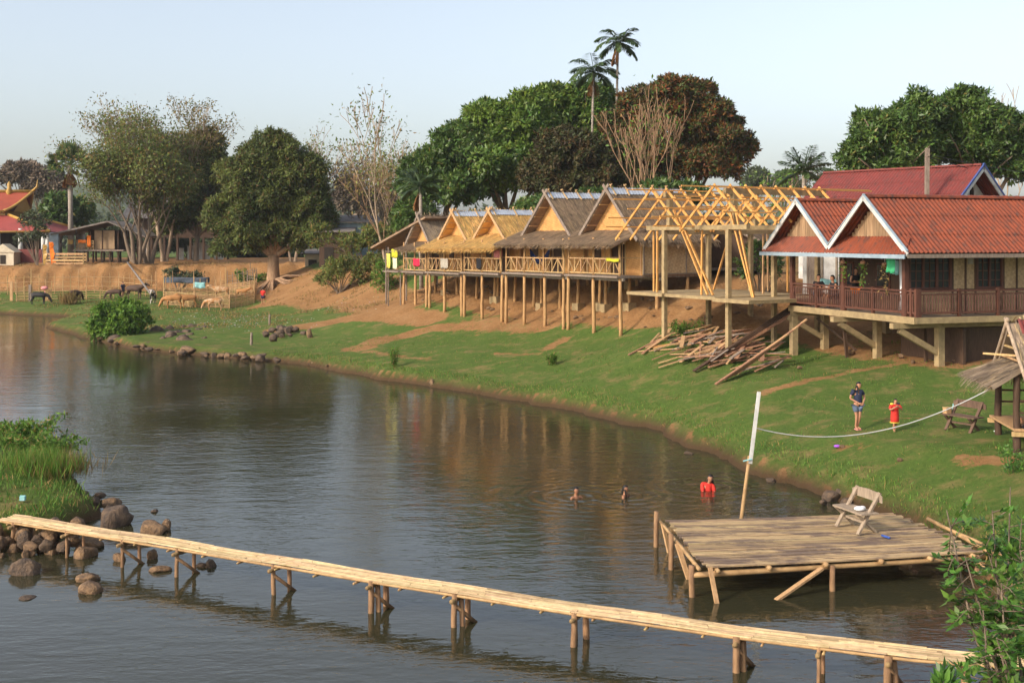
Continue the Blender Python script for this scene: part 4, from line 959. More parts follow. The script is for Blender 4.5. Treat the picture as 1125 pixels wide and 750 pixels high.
uw = MB(); uw.box((6.9,3.0,(gh(6.9,3.0)-.3+fz-.5)/2),(3.6,.12,fz-.5-gh(6.9,3.0)+.3)); uw.box((8.25,7.0,(gh(8.3,3.0)-.3+fz-.5)/2),(.12,7.8,fz-.5-gh(8.3,3)+.3)); uw.build('under_wall','wood_dark',H)
# posts, walls, windows
for x in (1.05,4.72,8.5):
    MB().box((x,.58,(fz+zb+.1)/2),(.17,.17,zb+.1-fz)).build('porch_post','wood_red',H)
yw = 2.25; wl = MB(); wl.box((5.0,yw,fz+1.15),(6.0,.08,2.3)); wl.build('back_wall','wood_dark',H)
xw = 8.0
def side_panel(y0, y1, z0, z1, m, name):
    return MB().box((xw,(y0+y1)/2,(z0+z1)/2),(.07,y1-y0,z1-z0)).build(name, m, H)
side_panel(1.0,11,fz,fz+.85,'weave_tan','woven_panel')
for a,c in ((3.05,3.55),(3.62,4.0),(5.35,5.9),(5.97,6.6),(6.67,7.4),(7.47,8.6),(8.67,11)): side_panel(a,c,fz+.93,fz+2.25,'weave_pale','woven_panel')
fr = MB()
for y in (1.0,3.0,3.585,4.03,5.32,5.935,6.635,7.435,8.635): fr.box((xw+.03,y,fz+1.15),(.08,.07,2.3))
fr.box((xw+.028,6.0,fz+.89),(.07,10,.075)); fr.box((xw+.028,6.0,fz+2.22),(.07,10,.1)); fr.build('wall_frame','wood_dark',H)
for y0,y1,n in ((1.1,2.9,3),(4.1,5.25,2)):
    wf = MB(); w_ = (y1-y0)/n
    for i in range(n+1): wf.box((xw+.05,y0+w_*i,fz+1.55),(.07,.09,1.30))
    wf.box((xw+.048,(y0+y1)/2,fz+.96),(.08,y1-y0+.14,.09)); wf.box((xw+.048,(y0+y1)/2,fz+2.14),(.08,y1-y0+.14,.09))
    wo = wf.build('window','wood_red',H)
    pn = MB(); pn.box((xw+.0,(y0+y1)/2,fz+1.55),(.03,y1-y0,1.15)); pn.build('pane','glass_dark',wo)
    mu = MB()
    for i in range(n):
        yc = y0+w_*(i+.5); mu.box((xw+.03,yc,fz+1.55),(.03,.035,1.14))
        for z in (1.25,1.6,1.9): mu.box((xw+.028,yc,fz+z),(.026,w_-.1,.03))
    mu.build('muntins','wood_red',wo)
dr = MB()
for x,w_ in ((6.6,1.0),): dr.box((x,yw-.06,fz+1.0),(w_,.05,2.0))
dr.build('door','wood_red',H)
for x in (2.6,5.0):
    wo = MB().box((x,yw-.055,fz+1.35),(.9,.05,1.0)).build('window','wood_red',H); MB().box((x,yw-.09,fz+1.35),(.72,.02,.84)).build('pane','glass_dark',wo)
MB().box((xw+.06,3.8,fz+1.98),(.05,.22,.26)).build('meter_box','grey_cloth',H)
# railings: turned balusters all round
def railing(p, q, name='railing'):
    p, q = Vector(p), Vector(q); ln = (q-p).length; mb = MB(); up = Vector((0,0,1))
    mb.beam(p+up*.92,q+up*.92,.10,.06); mb.beam(p+up*.80,q+up*.80,.05,.05); mb.beam(p+up*.14,q+up*.14,.06,.07)
    n = int(ln/.125)
    for i in range(n):
        c = p.lerp(q,(i+.5)/n); mb.tube([c+up*.14,c+up*.3,c+up*.47,c+up*.64,c+up*.80],[.022,.03,.018,.03,.02],6,False)
    for i in range(max(2,int(round(ln/1.75)))+1):
        c = p.lerp(q,i/max(2,int(round(ln/1.75)))); mb.box(c+up*.50,(.11,.11,1.0))
    return mb.build(name,'wood_red',H)
railing((1.12,.56,fz),(4.65,.56,fz)); railing((4.80,.56,fz),(8.42,.56,fz)); railing((8.6,.56,fz),(9.1,.60,fz)); railing((9.1,.72,fz),(9.1,11,fz))
# porch furniture and hanging things
def table(label, x, y):
    px, py = hw_(x,y); t = thing('table', label, 'table', (px,py,4.2), HSR)
    MB().box((0,0,.72),(.75,1.1,.05)).build('table_top','wood_red',t)
    for a in (-.3,.3):
        for b_ in (-.45,.45): MB().box((a,b_,.35),(.06,.06,.70)).build('leg','wood_red',t)
    return t
table('small dark wooden table between the two people seated on the balcony', 2.35, 1.25)
def stool(label, x, y):
    px, py = hw_(x,y); t = thing('stool', label, 'stool', (px,py,4.2), HSR)
    MB().box((0,0,.43),(.38,.38,.05)).build('seat','wood_red',t)
    for a in (-.14,.14):
        for b_ in (-.14,.14): MB().box((a,b_,.205),(.05,.05,.41)).build('leg','wood_red',t)
stool('wooden stool under the person in black at the balcony post', 3.0, 1.3); stool('wooden stool under the person seated at the table behind the first rail', 1.75, 1.35)
def hanging_plant(label, x, y, z, ln=.8, dry=False):
    px, py = hw_(x,y); t = thing('hanging_plant', label, 'plant', (px,py,z))
    MB().tube([(0,0,0),(0,0,-.3)],.008,4).build('cord','rope',t); MB().ball((0,0,-.36),.12,1,(1,1,.8)).build('pot','plank_old',t,True)
    n = 70; r = np.random.default_rng(int(x*100)); P = np.array([0,0,-.36])+r.normal(size=(n,3))*[.08,.08,.05]; P[:,2] -= r.random(n)**1.5*ln
    V, Q_ = rand_leaves(P, unit(r.normal(size=(n,3))), .13, .35, .7, rng=r); fast('leaves', V, Q_, 'drygrass' if dry else 'leaf_weed', t)
hanging_plant('trailing plant hanging beside the middle balcony post', 5.15, .25, 6.45, .7); hanging_plant('leafy plant hung under the eave right of the standing person', 6.36, .3, 6.45, .8)
hanging_plant('dry straggly plant hanging before the dark house door', 7.55, .4, 6.4, 1.1, True)
px, py = hw_(7.95,.35); cloth('cloth','green cloth hung under the eave beside the dry hanging plant','laundry',(px,py,6.35),HSR,.5,.6,'green_cloth',None,.06)
px, py = hw_(6.85,1.4); cloth('cloth','blue green shirt hanging deep on the balcony','laundry',(px,py,6.2),HSR,.35,.55,'aqua_cloth')
px, py = hw_(7.6,1.2); cloth('curtain','pale striped curtain hanging at the balcony end','curtain',(px,py,6.25),HSR,.55,1.9,'white_plastic',None,.07)
px, py = hw_(1.6,1.9); cloth('cloth','pale blue cloth lying over the rail behind the seated people','cloth',(px,py,5.3),HSR,1.3,.3,'aqua_cloth')
sit = dict(pelvis=(0,0,.50), chest=(0,-.04,.87), neck=(0,-.06,1.03), head=(0,-.09,1.16), shL=(-.17,-.03,.98), elL=(-.24,-.14,.74), wrL=(-.14,-.36,.78), shR=(.17,-.03,.98), elR=(.24,-.14,.74), wrR=(.12,-.36,.78),
  hpL=(-.10,-.03,.49), knL=(-.12,-.44,.50), anL=(-.12,-.44,.09), toL=(-.12,-.60,.03), hpR=(.10,-.03,.49), knR=(.12,-.44,.50), anR=(.12,-.44,.09), toR=(.12,-.60,.03))
px, py = hw_(1.75,1.35); person('person in a black top sitting at the balcony table, facing the river', (px,py,4.2), math.radians(10), 1.68, sit, 'black', 'denim', 'short')
px, py = hw_(3.0,1.3); person('person in a black vest with bare arms seated beside the middle balcony post', (px,py,4.2), math.radians(-70), 1.68, sit, 'black', 'navy_cloth', 'short', sleeve=.2)
up_ = dict(wrL=(.14,-.20,1.12), elL=(-.26,-.06,1.12), wrR=(-.14,-.22,1.16), elR=(.26,-.06,1.12), head=(.02,-.02,1.56))
px, py = hw_(4.45,1.3); person('long-haired person in a strapless black top standing on the balcony with folded arms', (px,py,4.2), math.radians(15), 1.62, up_, 'black', 'orange_cloth', 'long', sleeve=.02)
# second red-roofed house behind
P0, P1 = Vector((22.4,57.5)), Vector((15.2,66.5)); dv = (P1-P0); Ln = dv.length; dv /= Ln; bz = gz(P0.x,P0.y)
# local x across the ridge, y along the ridge from the near gable
rz2 = math.atan2(dv.y, dv.x)-math.pi/2
h2 = thing('rear_house', 'second house behind with a faded rose-red roof and white gable trimmed blue', 'house', (P0.x,P0.y,bz), rz2)
zr2 = 10.55-bz; s2 = .80; he = 3.4
r2 = MB()
for sg in (-1,1): corr(r2,(0,-.5,zr2),(0,8.7,zr2),(sg*he,8.7,zr2-he*s2),(sg*he,-.5,zr2-he*s2),4)
r2o = r2.build('roof','roof_rose',h2)
MB().box((0,4.1,zr2+.03),(.25,9.2,.09)).build('ridge_tiles','roof_rose',r2o)
for sg in (-1,1):
    MB().beam((-sg*.06,-.56,zr2-.10),(sg*(he+.05),-.56,zr2-.10-he*s2),.05,.22).build('bargeboard','white_paint',r2o)
    MB().beam((-sg*.06,-.58,zr2+.05),(sg*(he+.05),-.58,zr2+.05-he*s2),.07,.09).build('bargeboard_trim','blue_paint',r2o)
w2 = MB(); zw = zr2-(he-.5)*s2-.1
w2.add([(-2.8,.3,0),(2.8,.3,0),(2.8,.3,zw),(0,.3,zr2-.25),(-2.8,.3,zw)],[(0,1,2,3,4)]); w2.box((-2.8,4.3,zw/2),(.12,7.8,zw)); w2.box((2.8,4.3,zw/2),(.12,7.8,zw)); w2.box((0,8.2,zw/2),(5.4,.12,zw)); w2.build('wall','white_paint',h2)
for x in (-.35,.35):
    mb = MB(); mb.box((x,.26,zr2-1.55),(.28,.05,.75)); mb.tube([(x,.285,zr2-1.18),(x,.24,zr2-1.18)],.14,12); mb.build('window','dark_in',h2)
for y in (3,7): MB().box((-2.88,y,1.6),(.05,1.2,1.1)).build('window','dark_in',h2)
# thatched roof at far right behind
simple_hut('grey thatched roof behind the red houses at the picture edge', (25.4,58.0,gz(26,58)), math.radians(-20), 6.0, 5, 2.6, 2.25, 'thatch_grey', 'weave_tan')
# white building glimpsed through the frame
bx, by = xy(872, 58); t = thing('white_shed', 'white plank shed seen through the balcony end behind the red-roofed house', 'shed', (bx+.4,by,gz(bx,by)), math.radians(-30))
MB().box((1.0,1.2,1.6),(1.9,2.4,3.2)).build('wall','white_paint',t); MB().beam((1.0,-.4,3.45),(1.0,2.8,3.35),2.6,.1).build('roof','roof_grey',t)
wf = MB()
for x in (.3,1.0,1.7): wf.box((x,-.03,1.6),(.10,.05,3.1))
wf.build('posts','wood_grey',t); MB().box((.62,-.03,1.0),(.5,.04,2.0)).build('door','wood_grey',t)
# utility pole and its wires
up0 = at(1017,213,56.5); g0 = gz(up0.x,up0.y); top = at(1018,163,56.5)
t = thing('utility_pole', 'weathered square wooden utility pole rising in front of the rose-red roof', 'pole', (up0.x,up0.y,g0))
MB().beam((0,0,-.5),(.08,0,top.z-g0),.18,.18).build('pole','wood_grey',t); MB().box((.08,0,top.z-g0-.35),(.07,.5,.08)).build('crossarm','wood_grey',t)
for k,(dz,sag) in enumerate(((-.30,.5),(-.36,.9))):
    pts = []; e = at(1290, 205+k*8, 62)
    for i in range(17):
        s_ = i/16; p = Vector((top.x,top.y-.1+.2*k,top.z+dz)).lerp(e,s_); p.z -= sag*4*s_*(1-s_)*.6; pts.append(p)
    o = MB().tube(pts,.018,5).build('wire','wire'); tag(o, ('upper' if k == 0 else 'lower')+' power wire sagging from the utility pole past the tall trees','wire')

# ------------------------------------------------------------------ open thatched sala at the right edge
sp = og(1117,31.0); S = thing('thatched_pavilion', 'small open thatched pavilion on the lawn at the right edge', 'pavilion', sp, math.radians(-8))
zp = .62
for x,y in ((0,0),(2.6,.1),(.1,2.2),(2.7,2.3)): MB().log((x,y,-.3),(x,y,2.05),.10,.085,9,.02).build('post','wood_dark',S,True)
pf = MB(); pf.box((1.4,1.1,zp-.03),(3.0,2.5,.06)); pf.beam((-.15,-.12,zp-.14),(2.95,-.12,zp-.14),.10,.12); pf.beam((-.15,2.3,zp-.14),(2.95,2.3,zp-.14),.10,.12); pf.build('platform','wood_raw',S)
rl = MB()
for z in (1.02,1.34): rl.beam((.05,-.02,z),(2.6,.05,z),.05,.05); rl.beam((.05,2.24,z),(2.6,2.28,z),.05,.05)
rl.beam((.05,0,.66),(1.2,.02,1.34),.05,.05); rl.build('railing','wood_dark',S)
th = MB(); rs = random.Random(3)
thatch_panel(th,(.05,1.05,3.30),(3.6,1.05,3.30),(3.6,-.75,1.75),(.15,-.75,1.75),.14,110,.6,rnd=rs); thatch_panel(th,(.05,1.05,3.30),(3.6,1.05,3.30),(3.6,2.85,1.75),(.15,2.85,1.75),.14,90,.6,rnd=rs)
tho = th.build('thatch_roof','thatch_grey',S)
th2 = MB(); thatch_panel(th2,(.25,.05,2.28),(.25,2.05,2.28),(-.78,2.55,1.78),(-.78,-.55,1.78),.12,140,.55,rnd=rs); th2.build('end_awning','thatch_grey',S)
for sg in (-1,1): MB().log((.02,1.05-sg*.12,3.42),(.08,1.05+sg*1.9,1.70),.055,.05,7).build('bargeboard','bark_pale',tho,True)
gb = MB()
for z,hw2 in ((2.35,1.0),(2.65,.68),(2.95,.35)): gb.beam((.12,1.05-hw2,z),(.12,1.05+hw2,z),.05,.05)
gb.beam((-.45,1.6,2.42),(.9,.6,2.42),.06,.05); gb.build('gable_battens','wood_raw',S)
mb = MB(); corr(mb,(.3,1.05,3.40),(3.7,1.05,3.40),(3.7,.55,3.02),(.3,.55,3.02),1); corr(mb,(.3,1.05,3.40),(3.7,1.05,3.40),(3.7,1.55,3.02),(.3,1.55,3.02),1); mb.build('red_ridge_sheet','roof_rose',tho)
lie = dict(pelvis=(.75,0,.13), chest=(1.12,0,.28), neck=(1.27,0,.36), head=(1.38,0,.46), shL=(1.16,-.18,.34), elL=(1.25,-.24,.12), wrL=(1.02,-.30,.06), shR=(1.16,.18,.34), elR=(1.25,.24,.12), wrR=(1.02,.30,.06),
  hpL=(.70,-.09,.13), knL=(.32,-.12,.34), anL=(-.02,-.13,.07), toL=(-.16,-.13,.14), hpR=(.70,.09,.12), knR=(.32,.10,.12), anR=(-.08,.10,.07), toR=(-.14,.08,.22))
c = S.matrix_basis @ Vector((.35,.35,zp)); person('person lying on the pavilion platform, only bent bare legs in view', c, math.radians(-8), 1.68, lie, 'navy_cloth', 'navy_cloth', 'short', face=(-1,0,.5))
mb = MB(); mb.box((0,0,.05),(.30,.18,.10)); mb.box((.03,0,.13),(.2,.14,.06)); o = mb.build('bag','black',None,False,S.matrix_basis @ Vector((.28,.02,zp))); tag(o,'small black and white bag at the pavilion platform edge','bag')
MB().box((.0,-.06,.17),(.16,.05,.06)).build('flap','white_plastic',o)
def flipflop(label, u, v, rz):
    p = ground_at(u,v); t = thing('sandal', label, 'sandal', p, rz)
    mb = MB(); mb.box((0,0,.02),(.26,.10,.025)); mb.build('sole','white_plastic',t); mb = MB(); mb.tube([(.06,-.05,.03),(.10,0,.06),(.06,.05,.03)],.010,5); mb.build('strap','black',t)
flipflop('pale sandal on the grass left of the pavilion post', 1096, 474, .5)

# ------------------------------------------------------------------ bamboo bathing deck
DZ = .60
c4 = [Vector((3.53,26.93)), Vector((8.97,27.6)), Vector((9.66,24.26)), Vector((3.78,23.1))]   # back-left, back-right, front-right, front-left
DK = thing('bamboo_deck', 'square bamboo bathing deck on stilts over the shallows', 'deck', (c4[3].x,c4[3].y,0))
o2 = c4[3]
def dq(s, t_, z): p = (c4[3]*(1-s)+c4[2]*s)*(1-t_) + (c4[0]*(1-s)+c4[1]*s)*t_; return Vector((p.x-o2.x,p.y-o2.y,z))
rn = random.Random(21); nd = 42; mb = MB()
for i in range(nd):
    t0, t1 = i/nd, (i+rn.uniform(.78,.92))/nd; a0 = rn.uniform(-.012,.012); a1 = rn.uniform(-.03,.02)+1
    dz0, dz1 = rn.uniform(-.012,.015), rn.uniform(-.012,.015); seg = 6; tops = []
    j0 = rn.uniform(-.25,.25)/nd
    for k in range(seg+1):
        s = a0+(a1-a0)*k/seg; z = DZ+dz0*(1-k/seg)+dz1*k/seg+rn.uniform(-.008,.008)-.04*math.sin(math.pi*k/seg)*.5
        q = j0*(k/seg)
        tops.append((dq(s,t0+q,z), dq(s,t1+q,z)))
    vs = []
    for p,q in tops: m_ = (p+q)/2; vs += [p, m_+Vector((0,0,.012)), q, q-Vector((0,0,.03)), p-Vector((0,0,.03))]
    fs = []
    for k in range(seg):
        for j in range(5): fs.append((k*5+j,(k+1)*5+j,(k+1)*5+(j+1)%5,k*5+(j+1)%5))
    fs += [(4,3,2,1,0), tuple(seg*5+j for j in range(5))]
    mb.add(vs,fs)
mb.build('decking','bamboo_deck',DK)
for k, s in enumerate((.04,.22,.42,.62,.80,.96)): MB().log(dq(s,-.025,DZ-.085),dq(s,1.01,DZ-.085),.05,.045,8,.01).build('joist','bamboo_pole',DK,True)
MB().log(dq(-.04,.02,DZ-.17),dq(1.02,.02,DZ-.15),.058,.05,9,.015).build('bearer','bamboo_pole',DK,True)
MB().log(dq(-.02,.52,DZ-.20),dq(1.0,.52,DZ-.20),.075,.07,8,.015).build('bearer','bamboo_pole',DK,True); MB().log(dq(-.02,.96,DZ-.2),dq(1.0,.96,DZ-.2),.075,.07,8,.015).build('bearer','bamboo_pole',DK,True)
MB().log(dq(-.025,-.02,DZ-.02),dq(-.03,1.02,DZ-.02),.04,.035,7,.01).build('edge_pole','bamboo_pole',DK,True)
MB().log(dq(1.02,-.05,DZ-.02),dq(1.05,.75,DZ+.06),.05,.04,7,.02).build('edge_pole','bamboo_pole',DK,True); MB().log(dq(1.06,-.08,DZ-.05),dq(1.02,.55,DZ+.10),.05,.04,7,.02).build('edge_pole','bamboo_pole',DK,True)
for s,t_,h in ((-.045,1.0,.20),(-.05,.52,.16),(-.045,.02,.02),(.44,-.02,-.10),(.98,.0,-.08),(.5,.95,-.1),(.98,.95,-.1),(.5,.5,-.1)):
    MB().log(dq(s,t_,-1.0),dq(s,t_,DZ+h),.062,.056,9,.015).build('post','wood_pole',DK,True)
for p,q,w_ in ((dq(-.03,.92,DZ),dq(-.0,.84,-.3),.09),(dq(-.035,.46,DZ),dq(.005,.24,-.4),.10),(dq(.012,-.02,DZ),dq(.03,-.16,-.45),.085),(dq(.40,-.03,DZ-.13),dq(.185,-.12,-.12),.11),(dq(.97,.02,DZ-.1),dq(1.06,-.18,-.2),.12)):
    MB().beam(p,q,w_,.045).build('brace','wood_raw',DK)
def bench(name, label, p, rz, m, BL=1.0):
    t = thing(name, label, 'bench', p, rz)                # length along local y, faces local -x
    st = MB()
    for x in (-.17,-.02,.13): st.box((x,0,.445),(.14,1.25*BL,.035))
    st.build('seat',m,t)
    bk = MB(); bk.add([(.285+a*.02,y,z) for a in (0,1) for y,z in ((-.62*BL,.66),(.62*BL,.66),(.62*BL,.80),(.45*BL,.86),(0,.885),(-.45*BL,.86),(-.62*BL,.80))],[(6,5,4,3,2,1,0),(7,8,9,10,11,12,13)]+[(i,(i+1)%7,7+(i+1)%7,7+i) for i in range(7)])
    bk.build('backrest',m,t)
    for y in (-.46*BL,.46*BL):
        MB().beam((-.24,y,0),(.33,y,.86),.045,.09,(0,1,0)).build('leg',m,t); MB().beam((.26,y+.05,0),(-.22,y+.05,.43),.045,.09,(0,1,0)).build('leg',m,t)
    MB().box((0,0,.22),(.045,.92*BL,.05)).build('stretcher',m,t)
    return t
bench('bench','weathered grey-brown bench standing on the bamboo deck',Vector((7.56,26.0,DZ+.012)),math.radians(20),'bench_grey',.84)
bg = MB(); bg.ball((0,0,.05),.11,2,(1.1,.8,.5)); bg.ball((.08,.04,.06),.07,2,(1,1,.6)); o = bg.build('bag','white_plastic',None,True,Vector((7.56,25.75,DZ+.48))); tag(o,'crumpled white plastic bag on the seat of the deck bench','bag')
o = MB().tube([(0,0,0),(.10,-.22,.0)],.025,8).build('bottle','blue_cloth',None,True,Vector((7.94,25.4,DZ+.035))); tag(o,'thin blue tube lying on the bamboo deck beside the bench','tube')
lb_ = og(1058,34.3); bench('bench','dark brown bench on the lawn beside the thatched pavilion',lb_,math.radians(31),'bench_brown',.9)
o = MB().box((0,0,.08),(.18,.16,.16)).box((0,0,.165),(.2,.18,.02)).build('carton','wood_raw',None,False,Vector((lb_.x-.33,lb_.y+.36,lb_.z+.465)),.4); tag(o,'small tan carton on the far end of the lawn bench','box')
o = MB().tube([(0,0,0),(0,0,.16),(0,0,.2),(0,0,.26)],[.035,.035,.013,.013],8).build('bottle','aqua_cloth',None,True,Vector((lb_.x-.10,lb_.y+.50,lb_.z+.465))); tag(o,'pale blue bottle standing on the lawn bench','bottle')
# leaning pole with the rope to the pavilion
pb = Vector((5.31,28.2,-.9)); pt = at(832.5,430,28.2); t = thing('leaning_pole','tall leaning pole behind the deck, bamboo below and white above','pole',pb)
mid = pb.lerp(pt,.60); MB().log((0,0,0),pb.lerp(pt,.64)-pb,.05,.045,9).build('bamboo_shaft','bamboo_pole',t,True); MB().beam(pb.lerp(pt,.60)-pb+Vector((.03,-.05,0)),pt-pb+Vector((.02,-.05,0)),.085,.04,(0,1,0)).build('white_board','white_paint',t)
MB().tube([pb.lerp(pt,.62)-pb+Vector((-.16,-.1,-.02)),pb.lerp(pt,.62)-pb+Vector((.05,-.1,.03))],.018,6).build('blue_tie','aqua_cloth',t)
ra = pb.lerp(pt,.80); re_ = S.matrix_basis @ Vector((-.15,.0,1.95)); pts = []
for i in range(25):
    s_ = i/24; p = ra.lerp(re_,s_); p.z -= .80*4*s_*(1-s_)*(1-.25*s_); pts.append(p)
o = MB().tube(pts,.015,6).build('rope','rope',None,True); tag(o,'slack white rope from the leaning pole to the thatched pavilion','rope')

# ------------------------------------------------------------------ bamboo footbridge
BP = [(-11.6,27.15,.62),(-11.28,27.0,.62),(-6.92,24.8,.60),(-2.36,22.3,.61),(1.22,20.5,.60),(3.68,19.35,.60),(6.17,18.33,.60),(7.74,17.9,.62),(9.6,17.5,.70)]
BP = [Vector(p) for p in BP]; B0 = BP[1].copy(); B0.z = 0
BR = thing('footbridge','narrow bamboo footbridge of flattened split canes on low trestles','footbridge',B0)
cum = [0]
for a,b_ in zip(BP[:-1],BP[1:]): cum.append(cum[-1]+(b_-a).length)
def bpt(s):
    s = min(max(s,0),cum[-1]-1e-6)
    for i in range(len(cum)-1):
        if cum[i+1] >= s: 
            f = (s-cum[i])/(cum[i+1]-cum[i]); a,b_ = BP[i],BP[i+1]; d0 = (BP[min(i+2,len(BP)-1)]-BP[max(i-1,0)]).normalized(); d1 = (b_-a).normalized(); d = d1
            return a.lerp(b_,f), d
def bside(d): return Vector((-d.y,d.x,0)).normalized()
rn = random.Random(4); mb = MB(); lanes = 13; Wd = .52
for l in range(lanes):
    s = rn.uniform(-.5,.2) if l else 0; s = max(0,s)
    while s < cum[-1]-.05:
        e = min(cum[-1], s+rn.uniform(.5,1.7)); n = max(1,int((e-s)/.5)); vs = []; off = (l+.5)/lanes-.5; z0 = rn.uniform(-.006,.010); j = rn.uniform(-.010,.010)
        for i in range(n+1):
            p,d = bpt(s+(e-s-.01)*i/n); sd = bside(d); w = Wd/lanes*.43; c = p+sd*(off*Wd+j)-B0 + Vector((0,0,z0+.012*math.sin((s+(e-s)*i/n)*1.7)))
            vs += [c-sd*w, c+Vector((0,0,.008)), c+sd*w, c+sd*w-Vector((0,0,.014)), c-sd*w-Vector((0,0,.014))]
        fs = [(4,3,2,1,0), tuple(n*5+q for q in range(5))]
        for i in range(n):
            for q in range(5): fs.append((i*5+q,(i+1)*5+q,(i+1)*5+(q+1)%5,i*5+(q+1)%5))
        mb.add(vs,fs); s = e
mb.build('walkway','bamboo_mat',BR)
bm_ = MB()
for off in (-.24,.0,.24):
    pts = []
    for i in range(41):
        p,d = bpt(cum[-1]*i/40); pts.append(p+bside(d)*off-B0-Vector((0,0,.045)))
    bm_.tube(pts,.027,7)
bm_.build('carrying_poles','bamboo_pole',BR,True)
cr = MB()
for i in range(24):
    p,d = bpt(.3+cum[-1]*i/24.3); sd = bside(d); a = rn.uniform(.26,.36); cr.log(p-B0-sd*a-Vector((0,0,.092)),p-B0+sd*.32-Vector((0,0,.092)),.022,.026,6)
cr.build('crosspieces','bamboo_pole',BR,True)
def near_s(u):                                         # arc length where the bridge passes photo column u
    best = min(np.arange(0,cum[-1],.05), key=lambda s: abs(CU+F*bpt(s)[0].x/bpt(s)[0].y-u)); return float(best)
for u, r0, br in ((24,.06,0),(82,.045,0),(143,.05,1),(204,.055,1),(308,.058,1),(417,.072,2),(508,.070,2),(637,.074,3),(812,.078,2),(903,.045,0),(977,.085,2),(1060,.06,0)):
    p,d = bpt(near_s(u)); sd = bside(d); q = p-B0; bed = max(gz(p.x,p.y),-1.1)-.15
    tr = MB()
    for k,sg in ((0,-1),(1,1)):
        r1 = r0*.85; tr.log(q+sd*sg*.27+Vector((rn.uniform(-.05,.05),rn.uniform(-.05,.05),bed-q.z)),q+sd*sg*.24-Vector((0,0,.02 if sg<0 else .12)),r1,r1*.88,8,.015)
    tr.log(q-sd*.38-Vector((0,0,.125)),q+sd*.37-Vector((0,0,.125)),.042,.04,7)
    if br: tr.beam(q-sd*.25-Vector((0,0,.22)),q+sd*.30+d*.22*(1 if br!=3 else -1)+Vector((0,0,-.72)),.10,.06)
    if br == 2: tr.log(q+d*.20-sd*.2+Vector((0,0,bed-q.z)),q+d*.05-sd*.1-Vector((0,0,.14)),r0*.8,r0*.7,7)
    tr.build('trestle','wood_pole',BR,True)
# ------------------------------------------------------------------ people on the lawn and in the water
gp_ = og(942,35.7)
person('girl in a black T-shirt and denim shorts standing on the lawn, hands joined', gp_, math.radians(14), 1.42,
  dict(pelvis=(.02,0,.90), chest=(.01,-.01,1.27), head=(.03,-.04,1.56), elL=(-.29,.02,1.13), wrL=(-.06,-.20,.97), elR=(.28,-.02,1.13), wrR=(.10,-.21,.98),
       knL=(-.05,-.04,.47), anL=(-.05,.03,.09), toL=(-.04,-.13,.03), knR=(.06,-.06,.48), anR=(.03,.06,.09), toR=(.09,-.10,.03)),
  'navy_cloth','denim','ponytail', face=(.25,-1,-.05), sleeve=.62, shoes='pink_cloth')
kp = og(983,34.9)
person('small child in an oversized red jersey stepping over the lawn, both hands at the mouth', kp, math.radians(8), .98,
  dict(head=(.02,-.05,1.50), neck=(0,0,1.40), chest=(0,0,1.22), shL=(-.20,0,1.33), shR=(.20,0,1.33), elL=(-.33,-.16,1.10), wrL=(-.08,-.30,1.28), elR=(.33,-.16,1.10), wrR=(.08,-.30,1.28),
       knL=(-.08,-.10,.47), anL=(-.08,-.04,.09), toL=(-.09,-.22,.03), knR=(.08,-.08,.46), anR=(.08,.18,.20), toR=(.08,.10,.06)),
  'red_cloth',None,'short', sleeve=.85, dress=.55, fat=1.25)
kid = [o for o in bpy.data.objects if o.get('label','').startswith('small child')][0]
for s, m in ((-1,'yellow_cloth'),(1,'navy_cloth')):
    k = .98/1.68; MB().ball((s*.17*k,-.03*k,1.40*k),.085*k,2,(1.1,1.1,.6)).build('shoulder_panel',m,kid,True)
ps = MB(); 
for i in range(16):
    a0,a1 = 6.283*i/16, 6.283*(i+1)/16; ps.beam((math.cos(a0)*.142,math.sin(a0)*.112,.27),(math.cos(a1)*.142,math.sin(a1)*.112,.27),.012,.022)
ps.build('hem_stripe','yellow_cloth',kid)
def swimmer(label, u, v, drop, rz, hair, shirt=None, H=1.35, face=(0,-1,0), pose=None):
    p = onz(u,v,0); p.z = -drop
    po = dict(wrL=(-.35,-.35,1.12), elL=(-.34,-.10,1.12), wrR=(.35,-.35,1.12), elR=(.34,-.10,1.12)); po.update(pose or {})
    return person(label,p,rz,H,po,shirt,None,hair,'skin_dark' if not shirt else 'skin',face=face,legs=False)
swimmer('boy swimming with only head and wet bare shoulders showing, leftmost in the river',633,547,1.07,math.radians(30),'short')
swimmer('bare-shouldered child with tied-up hair swimming beside the leftmost boy',687,545.5,1.06,math.radians(60),'ponytail')
swimmer('long-haired girl in a red shirt crouching chest-deep in the river near the pole',777,538,1.02,math.radians(5),'long','red_cloth',1.45,(-.1,-1,-.1),dict(wrL=(-.08,-.30,.98),elL=(-.19,-.20,1.12),elR=(.20,-.20,1.12),wrR=(.12,-.34,.95),chest=(-.03,-.06,1.24),head=(.08,-.10,1.55),neck=(.04,-.04,1.42)))
bp_ = og(289,106.5); person('boy in a red shirt and dark shorts walking by the cattle pen',bp_,math.radians(170),1.58,None,'red_cloth','navy_cloth','short')
bp_ = og(135,118.5); person('person in dark blue standing among the cattle behind the round green bush',bp_,math.radians(60),1.62,None,'navy_cloth','navy_cloth','short')

